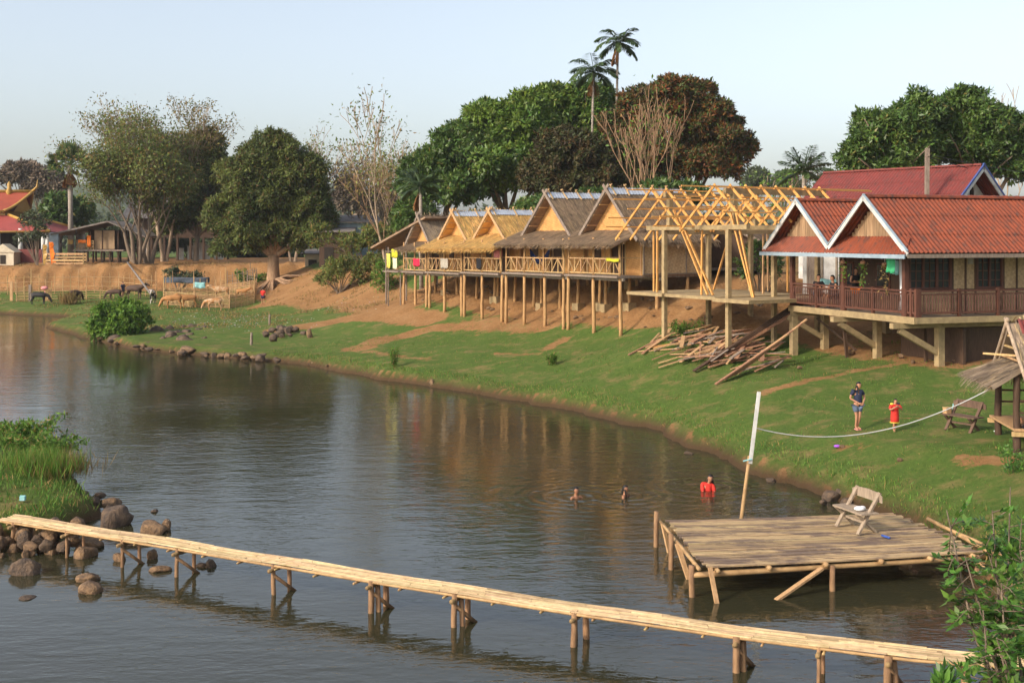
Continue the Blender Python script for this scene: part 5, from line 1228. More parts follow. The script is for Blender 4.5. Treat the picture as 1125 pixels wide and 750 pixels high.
# ------------------------------------------------------------------ cattle
CG = 'cattle grazing by the river bend'
cow('black cow grazing alone on the far river edge','cow_black',og(43,112.5),math.radians(4),1.28,.7 and 1.0,False,CG)
cow('dark brown buffalo standing tail-on by the straw heap','cow_brown',og(83,114),math.radians(75),1.35,1.0,True,CG)
cow('dark brown horned buffalo standing behind the green bush','cow_brown',og(148,117),math.radians(-10),1.5,0.0,True,CG)
cow('black and white pied cow beside the wattle pen','cow_pied',og(168,110),math.radians(-80),1.25,0.0,True,CG)
cow('reddish brown cow lowering its head behind the bush','cow_brown',og(126,116),math.radians(180),1.15,1.0,False,CG)
cow('tan cow grazing in front of the pen, head to the left','cow_tan',og(190,104.5),math.radians(190),1.3,1.0,False,CG)
cow('tan calf standing behind the head-left tan cow, close to the pen','cow_tan',og(207,106),math.radians(200),1.2,0.0,False,CG)
cow('tan cow with pale hind legs grazing by the pen, tail towards the boy','cow_pale',og(235,104),math.radians(183),1.2,1.0,False,CG)
cow('cream-faced tan cow standing inside the wattle pen','cow_pale',og(243,112.5),math.radians(184),1.35,0.0,False,CG)
cow('tan cow lying low at the back of the pen','cow_tan',og(266,112.5),math.radians(2),.95,0.0,False,CG)

# ------------------------------------------------------------------ wattle pen and bank fences
def wattle(label, pts, h, name='wattle_fence', stakes=.55, m='wood_raw', rails=7, tall=.9, cat='fence', panel=True):
    P0 = og(*pts[0]); t = thing(name,label,cat,P0); r = random.Random(len(label)); st = MB(); wv = MB()
    for a,b_ in zip(pts[:-1],pts[1:]):
        A,B_ = og(*a),og(*b_); ln = (B_-A).length; n = max(2,int(ln/stakes))
        for i in range(n+1):
            c = A.lerp(B_,i/n); c.z = gz(c.x,c.y); c -= P0; hh = h*r.uniform(.95,1.15) + (r.uniform(.2,tall) if r.random() < .4 else 0)
            st.log(c+Vector((0,0,-.2)),c+Vector((r.uniform(-.08,.08),0,hh)),.045,.035,5,0,2)
        if panel:
            for k in range(rails*2):
                z = h*(k+.5)/(rails*2); n2 = max(2,int(ln/.5)); q = []
                for i in range(n2+1):
                    c = A.lerp(B_,i/n2); c.z = gz(c.x,c.y); q.append(c-P0+Vector((.04*math.cos(i*math.pi+k*math.pi),.05*math.sin(i*math.pi+math.pi*(k%2)+.5),z+r.uniform(-.03,.03))))
                wv.tube(q,[.028*r.uniform(.7,1.3)]*len(q),4,False)
    st.build('stakes',m,t)
    if panel: wv.build('woven_rods',m,t)
    return t
wattle('woven brushwood cattle pen with tall uneven stakes beside the tan cows',[(180,108),(214,106.5),(252,107),(279,108.5),(282,114),(235,115.5),(182,114),(180,108)],1.25,'cattle_pen',.6,'wood_raw',8,1.6,'pen')
wattle('low wattle fence behind the black cow',[(18,116),(36,116.5)],1.35)
wattle('thin stick fence along the foot of the orange bank',[(0,121),(60,121.5),(130,121.5),(172,119)],1.9,'stick_fence',.75,'wood_raw',2,.6)
wattle('bamboo rail fence around the green garden plot behind the dark cattle',[(52,117),(95,117.5),(125,118)],.95,'rail_fence',1.2,'wood_raw',2,.3)
wattle('grey wattle gate leaf between the black cow and the garden plot',[(50,116),(56,116)],1.3)
wattle('stick fence on the slope under the dark feathery tree',[(282,118),(272,120),(250,121)],1.6,'stick_fence',.6,'wood_grey',3,.7)
p = og(12.5,116.5); o = MB().box((0,0,.85),(.28,.10,2.1)).build('board','wood_raw',None,False,p); tag(o,'upright yellow board standing in the fence left of the black cow','board')
p = og(33,116.2); o = MB().box((0,0,.7),(.26,.12,1.8)).build('board','wood_grey',None,False,p); tag(o,'dark upright board at the end of the low wattle fence','board')
p = at(199,315,110); p2 = og(192,110.5); cloth('net','blue shade net stretched over the back of the cattle pen','net',og(205,116.2,2.2),0,4.5,.55,'net_blue',None,.2)
cloth('net','pale green netting hung on the pen stakes','net',og(219,110.2,1.95),0,1.1,.55,'aqua_cloth',None,.08)
a = og(140,128.5,.1); b_ = og(165,112,.9); o = MB().tube([Vector((0,0,0)),b_-a],.10,8).build('pipe','roof_grey',None,True,a); tag(o,'long grey pump pipe running down the orange bank to the cattle','pipe')
p = og(49,115.5); o = MB().ball((0,0,1.35),.28,2,(1.3,.8,.7)).tube([(0,0,0),(0,0,1.2)],.03,5).build('bundle','pink_cloth',None,True,p); tag(o,'pink cloth bundle on a stake beside the black cow','bundle')
# straw heap
def tuft(name,label,cat,p,n,h,spread,m,lean=.35,w=.05,seed=0,group=None,kind=None):
    r = np.random.default_rng(seed); C = r.normal(size=(n,3))*[spread,spread,0]; D = unit(np.stack([r.normal(size=n)*lean,r.normal(size=n)*lean,np.ones(n)],1))
    S = unit(np.cross(D,r.normal(size=(n,3)))); V,Q_ = leaf_quads(C,D,S,h*r.uniform(.5,1.15,n),np.full(n,w),.1)
    o = fast(name,V,Q_,m,None,p); return tag(o,label,cat,group,kind)
tuft('straw_heap','pale dry straw heap on the far river edge between the two dark cows','straw heap',og(76,113),500,1.3,.35,'drygrass',.3,.06,3)

# ------------------------------------------------------------------ village on the left bank
# temple
tx, td = xy(12,142); tb = gz(tx,td); T = thing('temple','red-roofed temple hall with two roof tiers and gilded ridge ornaments','temple',(tx,td,tb))
def Zt(v,d=142): return CAMZ-(v-HOR)/F*d-tb
xe = xy(36,142)[0]-tx; x2 = xy(77,142)[0]-tx; xl = -13.0
up = MB(); zr_,ze_ = Zt(211),Zt(233)
for sg in (-1,1):
    vs = []; n = 8
    for i in range(n+1):
        t_ = i/n; y = sg*3.6*t_; z = zr_-(zr_-ze_)*(1-(1-t_)**1.35); vs += [(xl,y,z),(xe-(1.9*(t_)**1.0),y,z)]
    up.add(vs,[(2*i,2*i+1,2*i+3,2*i+2) for i in range(n)])
tro = up.build('upper_roof','roof_temple',T)
lo = MB(); z1,z2 = Zt(237),Zt(255)
lo.add([(xl,-3.2,z1),(xe-1.6,-3.2,z1),(x2,-6.2,z2),(xl,-6.2,z2)],[(0,1,2,3)]); lo.add([(xe-1.6,-3.2,z1),(xe-1.6,3.2,z1),(x2,6.2,z2),(x2,-6.2,z2)],[(0,1,2,3)]); lo.add([(xl,3.2,z1),(xe-1.6,3.2,z1),(x2,6.2,z2),(xl,6.2,z2)],[(0,1,2,3)])
lro = lo.build('lower_roof','roof_temple2',T)
gd = MB(); gd.beam((xl,0,zr_+.1),(xe-.2,0,zr_+.1),.25,.35); gd.beam((xl,-3.7,ze_),(xe-1.9,-3.7,ze_),.18,.28); gd.beam((xl,-6.25,z2),(x2,-6.25,z2),.18,.22); gd.beam((xe-1.6,-3.2,z1+.1),(x2,-6.2,z2+.1),.22,.28); gd.beam((xe-1.6,3.2,z1+.1),(x2,6.2,z2+.1),.22,.28)
for sg in (-1,1):
    pts = [(xe-(1.9*(i/8)),sg*3.6*i/8,zr_-(zr_-ze_)*(1-(1-i/8)**1.35)+.1) for i in range(9)]; gd.tube(pts,.17,6)
gd.tube([(xe-.1,0,zr_),(xe+.5,0,zr_+.6),(xe+.6,0,zr_+1.5)],[.2,.14,.03],6); gd.build('gilded_trim','gold',tro,True)
fn = MB(); fx_ = xy(10.5,142)[0]-tx
fn.tube([(fx_,-.1,zr_-.7),(fx_,-.1,zr_),(fx_,-.1,zr_+.5),(fx_,-.1,zr_+.9),(fx_,-.1,zr_+1.3)],[.09,.42,.22,.26,.03],8); fn.build('finial','gold',tro,True)
gw = MB(); gw.add([(xe-1.2,-2.6,ze_),(xe-1.2,2.6,ze_),(xe-.9,0,zr_-.3)],[(0,1,2)]); gw.box((xl/2+xe/2-1,0,(ze_+z1)/2-.1),(xe-xl-2,6.4,.8)); gw.build('gable_wall','gold',T)
for u in (-12,0.5,25,50,72):
    x = min(xy(u,137)[0]-tx,x2-.5)
    for y in (-5.6,5.6): MB().tube([(x,y,-.2),(x,y,z2+.4)],.26,10).build('column','white_paint',T,True)
wl = MB(); wl.box((-3.5,0,1.6),(13,6,3.6)); wl.build('inner_wall','dark_in',T)
bw = MB(); bw.box((xy(34,140)[0]-tx,-8,.75),(3.5+4,.2,1.5)); bw.build('low_wall','maroon',T)
p = og(7,133); t = thing('shrine','small cream gabled shrine in front of the temple columns','shrine',p)
MB().box((0,0,.65),(2.4,1.8,1.5)).build('wall','cream_wall',t)
mb = MB(); mb.add([(-1.4,-1.0,1.35),(1.4,-1.0,1.35),(0,-1.0,2.3),(-1.4,1.0,1.35),(1.4,1.0,1.35),(0,1.0,2.3)],[(0,1,2),(5,4,3),(0,2,5,3),(1,4,5,2),(0,3,4,1)]); mb.build('roof','cream_wall',t)
MB().box((0,-.93,.55),(.6,.06,1.0)).build('door','dark_in',t)
def banner(label,u,v0,v1,d,m,w=.45,lean=.3):
    p = og(u,d); zt_ = CAMZ-(v0-HOR)/F*d; t = thing('banner',label,'banner',p)
    MB().tube([(0,0,-.1),(-lean,0,zt_-p.z)],.05,6).build('staff','wood_grey',t)
    mb = MB(); n=8; vs=[]
    for i in range(n+1): s_=i/n; vs += [(-lean*s_+.03,-.05,(zt_-p.z)*s_+.02),(-lean*s_+.03+w*(1+.2*math.sin(i*1.9)),-.05+.1*math.sin(i*1.3),(zt_-p.z)*s_)]
    mb.add(vs,[(2*i,2*i+1,2*i+3,2*i+2) for i in range(n)]); o=mb.build('cloth',m,t); s=o.modifiers.new('t','SOLIDIFY'); s.thickness=.02
banner('tall leaning orange banner before the wooden stilt house',56.5,266,288,131,'orange_cloth'); banner('ochre orange banner nearest the temple fence',47.5,269,285,131,'gold',.4,.05)
# wooden stilt house
wx, wd = xy(84,134); wb = gz(wx,wd); Wh = thing('wooden_house','old wooden stilt house with open veranda and grey sagging roof, left of the big trees','house',(wx,wd,wb))
zf = 5.75-wb; wf = MB(); X1 = xy(130,134)[0]-wx
wf.box((X1/2+.2,1.8,zf-.1),(X1+1,4.4,.18)); wf.build('floor','wood_grey',Wh)
for x in np.linspace(0,X1,6):
    for y in (0,3.6): MB().log((x,y,-.3),(x,y,zf-.1),.12,.11,7).build('post','wood_dark',Wh,True)
for x in (0,X1*.33,X1*.62,X1): MB().log((x,0,zf),(x,0,zf+2.2),.08,.08,6).build('porch_post','wood_dark',Wh,True)
xa = xy(103,134)[0]-wx; MB().box(((xa+X1)/2-.3,.4,zf+1.1),(X1-xa-.5,.1,2.1)).build('woven_wall','weave_tan',Wh); MB().box((X1/2,3.8,zf+1.1),(X1,.1,2.3)).build('wall','wood_dark',Wh)
x0 = xy(60,134)[0]-wx; xp = xy(122,134)[0]-wx; x9 = xy(163,134)[0]-wx; rf = MB()
zl,zp_,zq = 7.55-wb,9.0-wb,7.3-wb
for (a,b_) in (((x0,zl),(xp,zp_)),((xp,zp_),(x9,zq))):
    rf.add([(a[0],-1.2,a[1]),(b_[0],-1.2,b_[1]),(b_[0],5,b_[1]),(a[0],5,a[1]),(a[0],-1.2,a[1]-.18),(b_[0],-1.2,b_[1]-.18),(b_[0],5,b_[1]-.18),(a[0],5,a[1]-.18)],[(0,1,2,3),(7,6,5,4),(0,4,5,1),(2,6,7,3),(3,7,4,0),(1,5,6,2)])
rf.build('roof','roof_grey',Wh)
rl = MB()
for z in (.35,.7,1.0): rl.beam((0,-.05,zf+z),(xa,-.05,zf+z),.05,.06)
for x in np.linspace(0,xa,12): rl.beam((x,-.05,zf),(x,-.05,zf+1.0),.05,.05)
rl.build('railing','wood_raw',Wh)
for i,(u,m,lb) in enumerate(((90,'orange_cloth','long orange cloth lying over the veranda rail of the wooden stilt house'),(97.5,'orange_cloth','bright orange cloth hung upright on the veranda of the wooden stilt house'),(77,'gold','yellow orange cloth on the veranda rail near the blue-grey post'))):
    cloth('cloth',lb,'laundry',Vector((xy(u,133.8)[0],133.85,wb+zf+(1.1 if i!=1 else 1.6))),0,(.9,.45,.6)[i],(.35,1.3,.5)[i],m)
p = og(72.5,131.5); t = thing('slatted_crate','low yellow slatted timber crib standing under the veranda','crib',p); mb=MB(); sx_=2.1
for z in (.15,.5,.85,1.2): 
    for y in (-.5,.5): mb.box((0,y,z),(2*sx_*.98,.06,.2))
for x in (-sx_,0,sx_):
    for y in (-.45,.45): mb.box((x,y,.65),(.1,.12,1.35))
mb.build('slats','wood_raw',t)
p = og(59.5,133); t = thing('notice_board','pale blue-grey panel standing left of the veranda','panel',p); MB().box((0,0,2.0),(1.0,.15,3.0)).build('panel','grey_blue',t); MB().box((-.4,0,.6),(.1,.1,1.6)).build('leg','wood_grey',t); MB().box((.4,0,.6),(.1,.1,1.6)).build('leg','wood_grey',t)
# dark second stilt house behind the trees
dx_, dd = xy(150,146); db = gz(dx_,dd); Dh = thing('dark_house','long dark stilt house with open ground floor in the shade of the big trees','house',(dx_,dd,db))
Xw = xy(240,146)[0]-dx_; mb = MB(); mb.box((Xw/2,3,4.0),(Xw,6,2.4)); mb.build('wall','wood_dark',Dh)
rf = MB(); rf.add([(-1.5,-1.5,5.2),(Xw+1.5,-1.5,5.2),(Xw+1.5,3,7.6),(-1.5,3,7.6),(-1.5,7.5,5.2),(Xw+1.5,7.5,5.2)],[(0,1,2,3),(3,2,5,4)]); rf.build('roof','roof_grey',Dh)
for x in np.linspace(.2,Xw-.2,7):
    for y in (0,5.8): MB().box((x,y,1.4),(.25,.25,3.0)).build('post','wood_dark',Dh)
for x in (2,5,8): MB().box((x,-.05,4.1),(1.0,.08,1.1)).build('window','dark_in',Dh)
for u,w_,h_ in ((164,.8,1.6),(198,.9,1.5),(209,.7,1.8),(219,1.6,2.2),(227,.8,1.8),(240,1.2,2.0)):
    p = og(u,150); t = MB().box((0,0,h_/2),(w_,.15,h_)).box((0,-.1,h_*.8),(w_*.6,.06,.1)).build('panel','white_paint',None,False,p); tag(t,'pale sheet standing in the open ground floor behind the dark stilt house','panel','pale sheets under the dark house')
# sheds between the feathery tree and the huts
def shed(label,u,d,w,dep,h,wallm,roofm,rz=0,rise=.5,name='shed'):
    p = og(u,d); t = thing(name,label,'shed',p,rz)
    MB().box((0,dep/2,h/2),(w,dep,h)).build('wall',wallm,t); MB().beam((0,-.5,h+.1),(0,dep+.5,h+.1+rise),w+.8,.12).build('roof',roofm,t)
    MB().box((-w*.2,-.04,.95),(.85,.06,1.9)).build('door','dark_in',t); MB().box((w*.25,-.04,h*.6),(.8,.06,.8)).build('window','dark_in',t)
    return t
shed('grey blue house wall glimpsed behind the bare leaning tree',392,118,4.2,4,3.4,'grey_blue','roof_grey',.2,.7)
shed('cream low wall building under the skirts of the dark feathery tree',349,122,2.6,3,2.4,'cream_wall','roof_grey',0,.4)
shed('dark timber shed between the feathery tree and the leaning tree',368,114,3.0,4,3.3,'wood_dark','roof_grey',.1,.5)


# ------------------------------------------------------------------ trees
def tree_root(name,label,u,d,group=None,cat='tree',x=None):
    p = og(u,d); return thing(name,label,cat,p,0,group), p
def pblob(u,v,ru,rv,d,dd=0,rd=None):
    c = at(u,v+rv*.05,d+dd); ru *= .89; rv *= .87; return (c, (ru*d/F, (rd if rd else (ru+rv)/2*d/F), rv*d/F))
def dense_tree(label,u,d,blobs,m,dens=55,size=.42,wid=.38,trunk=.35,bark='bark',name='mango_tree',group=None,droop=.35,subf=.30,nsub=.75,seed=1,fill=.12,lobes=6):
    t,p = tree_root(name,label,u,d,group); r = random.Random(seed); B0_ = [pblob(*b_[:4],d,*(b_[4:])) for b_ in blobs]; B = []
    for c,rr in B0_:                                   # every bough mass is a core with smaller billows round it
        B.append((c,tuple(q*.80 for q in rr)))
        for k in range(lobes):
            v_ = Vector((r.gauss(0,1),r.gauss(0,1),r.gauss(.35,.8))).normalized(); s_ = r.uniform(.26,.50); c2 = c+Vector((v_.x*rr[0],v_.y*rr[1],v_.z*rr[2]))*r.uniform(.62,.92); m_ = sum(rr)/3*s_; B.append((c2,(m_*1.1,m_*1.1,m_*.9)))
    mb = MB(); cs = [b_[0] for b_ in B]; mean = sum(cs,Vector())/len(cs); fork = Vector((p.x*.6+mean.x*.4, p.y*.6+mean.y*.4, p.z+(mean.z-p.z)*.35))-p
    mb.tube([Vector((0,0,-.4)),Vector((0,0,.15)),fork*.5,fork],[trunk*1.5,trunk*1.15,trunk*.95,trunk*.85],9)
    for c,_ in B0_:
        q = c-p; m1 = fork.lerp(q,.5)+Vector((r.uniform(-.4,.4),r.uniform(-.4,.4),.3)); mb.tube([fork*.95,m1,q],[trunk*.55,trunk*.35,.06],7)
        for k in range(4):
            e = q+Vector((r.gauss(0,1)*_[0]*.5,r.gauss(0,1)*_[1]*.5,r.uniform(-.2,.7)*_[2])); mb.tube([m1,m1.lerp(e,.5)+Vector((0,0,.3)),e],[trunk*.22,.07,.025],5)
    mb.build('trunk',bark,t,True)
    V,Q_ = blob_leaves([(c-p,rr) for c,rr in B],dens,size,wid,subf,nsub,droop,np.random.default_rng(seed),fill)
    fast('crown',V,Q_,m,t); return t
MG = 'tall broadleaf trees behind the huts'
dense_tree('dark green mango tree above the golden huts, lowest of the left mass',480,96,[(470,190,36,30),(505,165,40,36),(455,210,26,20),(530,195,36,28),(490,210,40,22,-2)],'leaf_mango2',name='mango_tree',group=MG,seed=1)
dense_tree('bright green mango tree with a rounded crown flecked yellow',555,98,[(540,138,46,36),(508,158,34,34),(580,150,44,44),(560,190,56,34,-2),(610,185,40,34),(535,185,40,30,-3)],'leaf_mango',group=MG,seed=2)
dense_tree('tall green mango tree behind the shorter fan-headed palm',625,104,[(615,118,46,32),(655,125,40,38),(600,150,48,34),(640,165,46,36),(580,128,30,22),(668,150,34,40)],'leaf_mango',group=MG,seed=3)
dense_tree('dark bronze-leaved tree between the green mangos and the bare tree',640,92,[(628,168,44,34),(600,195,36,28),(660,190,46,34),(625,205,52,22),(690,205,36,26)],'leaf_brown2',name='bronze_tree',group=MG,seed=4,size=.36)
dense_tree('large rust-brown crowned tree right of the bare branching tree',760,96,[(755,112,44,30),(735,140,50,40),(785,140,40,36),(800,165,28,30),(725,180,52,36),(775,178,44,30),(712,112,30,24),(690,150,30,44,3)],'leaf_brown',name='bronze_tree',group=MG,seed=5,size=.36,dens=60)
dense_tree('broad dark green mango tree behind the rose-red roof',985,78,[(975,150,46,34),(945,172,28,26),(1010,130,44,28),(1000,172,58,26),(960,185,40,18)],'leaf_mango2',seed=6,size=.36,group=MG)
dense_tree('taller dark green mango tree reaching the right picture edge',1075,80,[(1065,122,48,26),(1100,145,46,36),(1045,155,44,36),(1090,178,60,28),(1140,165,46,46)],'leaf_mango2',seed=7,size=.36,group=MG)
# undergrowth just behind the huts
def bushy(name,label,u,d,blobs,m,dens=70,size=.22,wid=.4,cat='bush',group=None,seed=1,subf=.34,nsub=.8):
    t,p = tree_root(name,label,u,d,group,cat); B = [pblob(*b_[:4],d,*(b_[4:])) for b_ in blobs]; mb = MB(); r = random.Random(seed)
    for c,rr in B:
        for k in range(4):
            q = c-p+Vector((r.gauss(0,.4)*rr[0],r.gauss(0,.4)*rr[1],r.uniform(-.2,.5)*rr[2])); mb.tube([(r.uniform(-.15,.15),r.uniform(-.15,.15),-.1),q*.5+Vector((0,0,.1)),q],[.05,.035,.012],5)
    mb.build('stems','bark',t); V,Q_ = blob_leaves([(c-p,rr) for c,rr in B],dens,size,wid,subf,nsub,.1,np.random.default_rng(seed)); fast('leaves',V,Q_,m,t); return t
bushy('round_bush','round bright green bush at the water edge of the far bend',133,81,[(118,352,16,17),(140,346,20,16),(152,354,14,14),(130,366,24,12),(112,362,12,12)],'leaf_bush',75,.30,.42,seed=3)
bushy('scrub_bush','dusty green scrub on the clay slope right of the feathery tree',372,101,[(368,300,16,14),(385,292,16,12),(400,305,14,12),(358,308,12,9),(410,290,12,12)],'leaf_olive',45,.24,.4,seed=4)
bushy('scrub_bush','green scrub against the leftmost hut posts',428,92,[(425,300,12,20),(415,315,10,9),(432,318,10,14)],'leaf_weed',35,.22,.4,seed=5)
bushy('scrub_bush','tall grey-green scrub hiding the sheds behind the leaning tree',402,108,[(350,262,14,16),(385,268,16,14),(412,262,16,20),(432,268,14,18)],'leaf_olive',26,.3,.4,seed=15)
bushy('scrub_bush','leafy green bush seen between the timber frame and the red-roofed house',835,58,[(838,285,18,22),(820,297,14,14),(852,300,12,14)],'leaf_mango2',45,.22,.4,seed=16)
bushy('scrub_bush','dark green plant at the top of the clay behind the cattle pen',195,122,[(190,302,9,7),(200,306,8,6),(216,304,7,6)],'leaf_far',50,.3,.4,seed=6)
bushy('scrub_bush','leafy scrub beside the stick fence under the feathery tree',272,121,[(268,305,8,7),(280,312,10,7),(290,308,8,6)],'leaf_weed',35,.3,.4,seed=7)
bushy('sapling','thin leafy sapling in front of the temple roof',41,131,[(38,238,9,7),(44,248,12,7),(28,244,7,5),(42,260,9,6),(25,262,9,5)],'leaf_far',20,.32,.4,'tree',seed=8,nsub=.5)
bushy('scrub_bush','dense green undergrowth behind the timber frame',795,68,[(775,290,26,24),(812,300,22,30),(835,285,18,22)],'leaf_mango2',45,.26,.4,seed=9)
for k,(u,d,uu,vv,ru,rv) in enumerate(((600,86,598,236,40,14),(665,82,660,232,44,16),(735,80,735,222,46,18),(470,92,455,240,26,20))):
    bushy('undergrowth_bush',['leafy undergrowth behind the middle golden hut ridge','leafy undergrowth behind the nearest brown hut ridge','leafy undergrowth at the foot of the rust-brown tree','undergrowth beside the small palm behind the huts'][k],u,d,[(uu,vv,ru,rv)],'leaf_mango2',40,.34,.4,seed=20+k)
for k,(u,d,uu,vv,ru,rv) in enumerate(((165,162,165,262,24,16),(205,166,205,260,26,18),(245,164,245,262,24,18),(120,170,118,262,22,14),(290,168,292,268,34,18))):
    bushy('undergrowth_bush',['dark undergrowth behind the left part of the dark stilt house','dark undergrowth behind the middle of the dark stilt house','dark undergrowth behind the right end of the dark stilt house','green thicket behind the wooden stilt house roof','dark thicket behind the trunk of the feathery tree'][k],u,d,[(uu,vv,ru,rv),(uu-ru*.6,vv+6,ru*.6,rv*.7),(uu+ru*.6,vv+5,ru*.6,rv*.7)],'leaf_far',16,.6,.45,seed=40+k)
# airy trees
def airy(label,u,d,height,m,bark,seed,lean=(0,0),stems=2,depth=4,spread=.55,leaves=26,size=.3,r0=.3,ratio=.75,name='tree',cl=.55,group=None,up=.2,first=.30,wid=.42,kids=(2,3),wig=.13):
    t,p = tree_root(name,label,u,d,group); rnd = random.Random(seed); mb = MB(); tips = []
    for trial in (0,1):
      if trial: first *= height/max(q[0].z for q in tips); rnd = random.Random(seed); mb = MB(); tips = []
      for s in range(stems):
        a = 6.283*s/stems+rnd.uniform(-.4,.4); o_ = .45*r0*2 if stems > 1 else 0; t0 = .22 if stems > 1 else 0
        grow(mb,(math.cos(a)*o_,math.sin(a)*o_,-.3),(math.cos(a)*t0+lean[0],math.sin(a)*t0+lean[1],1),height*first,r0*rnd.uniform(.8,1),depth,tips,rnd,spread,up,ratio,kids,4,wig,.026)
    mb.build('trunk',bark,t,True)
    if leaves:
        r = np.random.default_rng(seed); C = np.array([tuple(q[0]) for q in tips]); n = len(C)*leaves; ii = np.repeat(np.arange(len(C)),leaves)
        P = C[ii]+r.normal(size=(n,3))*cl*np.array([1,1,.75]); O = unit(P-C[ii]+np.array([0,0,.2])); V,Q_ = rand_leaves(P,O,size,wid,.3,rng=r); fast('crown',V,Q_,m,t)
    return t
AG = 'tall thin-leaved trees on the far bank'
airy('wide olive-leaved tree with several pale stems, leftmost of the tall far trees',150,129,17.0,'leaf_olive','bark',31,stems=4,depth=6,leaves=13,size=.36,r0=.28,cl=.6,group=AG,spread=.52,name='spreading_tree',first=.26)
airy('tallest sparse yellow-leaved tree of the far bank',180,136,18.6,'leaf_yellow','bark_pale',42,stems=3,depth=6,leaves=9,size=.36,r0=.28,cl=.5,group=AG,spread=.44,name='sparse_tree',first=.30)
airy('olive tree on two trunks beside the pale pump pipe',163,131,15,'leaf_olive','bark',53,stems=3,depth=6,leaves=14,size=.36,r0=.30,cl=.65,group=AG,spread=.55,name='spreading_tree',first=.27)
dense_tree('green tree with yellowing lower leaves between the sparse tree and the feathery tree',215,138,[(222,165,22,28),(205,195,24,28),(235,190,20,34),(215,230,30,26),(190,245,26,20),(245,240,26,30)],'leaf_fine',26,.45,.42,.3,seed=14,name='green_tree',nsub=.8,fill=.3)
dense_tree('dark feathery tamarind tree with exposed roots above the slope',300,116,[(300,168,34,24),(275,190,38,32),(328,195,36,34),(298,215,58,38),(260,235,34,34),(340,235,30,34),(300,255,62,28),(262,268,30,18),(338,262,26,18),(300,188,44,34)],'leaf_fine',34,.40,.30,.62,'bark_warm','tamarind_tree',droop=.6,subf=.30,nsub=.8,seed=15,lobes=8)
p = og(300,116); rt = MB(); rr = random.Random(8); 
for k in range(26):
    a = rr.uniform(-2.6,.6); L_ = rr.uniform(1.2,4.0); e = Vector((math.cos(a)*L_+ (1.4 if k%2 else 0),math.sin(a)*L_*.8,0)); m_ = e*.45
    g1 = gz(p.x+m_.x,p.y+m_.y)-p.z; g2 = gz(p.x+e.x,p.y+e.y)-p.z; rt.tube([(e.x*.08,e.y*.08,.55),(m_.x*.6,m_.y*.6,g1*.6+.5),(m_.x*1.2,m_.y*1.2,g1+.22),(e.x,e.y,g2-.1)],[.16,.12,.09,.04],6)
tm = [o for o in bpy.data.objects if o.name.startswith('tamarind_tree')][0]; rt.build('roots','root',tm,True)
airy('bare leaning tree with a few leaves rising left of the huts',424,93,15.2,'leaf_olive','bark_pale',67,lean=(-.16,0),stems=1,depth=5,leaves=4,size=.30,r0=.17,cl=.5,spread=.42,name='leaning_tree',first=.36,kids=(2,3))
airy('pale bare-branched tree just behind the leaning tree',440,112,11,'leaf_olive','bark_pale',71,stems=2,depth=5,leaves=3,size=.34,r0=.14,cl=.6,spread=.45,name='bare_tree')
airy('twiggy brown thicket tree behind the lean shed',405,120,10,'leaf_dry','bark',72,stems=3,depth=4,leaves=14,size=.36,r0=.16,cl=.7,spread=.5,name='thicket_tree')
airy('half-bare tree with rusty leaf tufts behind the lean shed roof',430,104,9.5,'leaf_yellow','bark_warm',73,stems=2,depth=4,leaves=6,size=.34,r0=.16,cl=.6,spread=.5,name='thicket_tree')
airy('leafless tan tree with many upright limbs before the rust-brown crown',712,84,12.8,'leaf_bush','bark_warm',81,stems=4,depth=4,leaves=1,size=.3,r0=.24,spread=.40,name='bare_tree',first=.40,up=.22,kids=(2,3),wig=.12)
airy('small leafy tree with thin branches left of the broad mango tree',892,92,8.5,'leaf_far','bark',91,stems=2,depth=4,leaves=9,size=.32,r0=.12,cl=.5,spread=.45,name='slender_tree')
airy('slender yellow-leaved sapling behind the timber frame',838,86,6.5,'leaf_bush','bark_pale',92,stems=2,depth=3,leaves=12,size=.34,r0=.10,cl=.5,spread=.5,name='slender_tree')
airy('bare pink-grey tree above the mangos at the right edge',1108,98,15,'leaf_dry','bark_pale',97,stems=1,depth=5,leaves=0,r0=.22,spread=.42,name='bare_tree',first=.40)
airy('pale bare-topped tree rising behind the dark feathery tree',322,134,15.5,'leaf_olive','bark_pale',98,stems=2,depth=5,leaves=4,size=.35,r0=.2,cl=.6,spread=.42,name='bare_tree')
# palms
def frond(mb_v, p0, az, el, ln, droop, n=30, leaf=.55, wid=.05, hang=.5, rng=RNG):
    """pinnate frond: returns rachis points; appends leaflet quads"""
    pts = []; d = np.array([math.cos(az)*math.cos(el),math.sin(az)*math.cos(el),math.sin(el)]); p = np.array(p0,float); st = ln/n
    P,D,S = [],[],[]; side = np.array([-math.sin(az),math.cos(az),0])
    for i in range(n):
        pts.append(p.copy()); p = p+d*st; d = unit(d+np.array([0,0,-droop*st*(.5+i/n)])) 
        if i > 2:
            for sg in (-1,1): 
                P.append(p.copy()); D.append(unit(side*sg*.8+d*.7+np.array([0,0,-hang])+rng.normal(size=3)*.12)); S.append(unit(np.cross(D[-1],side*.3+np.array([0,0,1]))))
    Ln = leaf*np.sin(np.linspace(.5,2.7,len(P))); mb_v.append(leaf_quads(np.array(P),np.array(D),np.array(S),Ln,np.full(len(P),wid),.05)); return pts
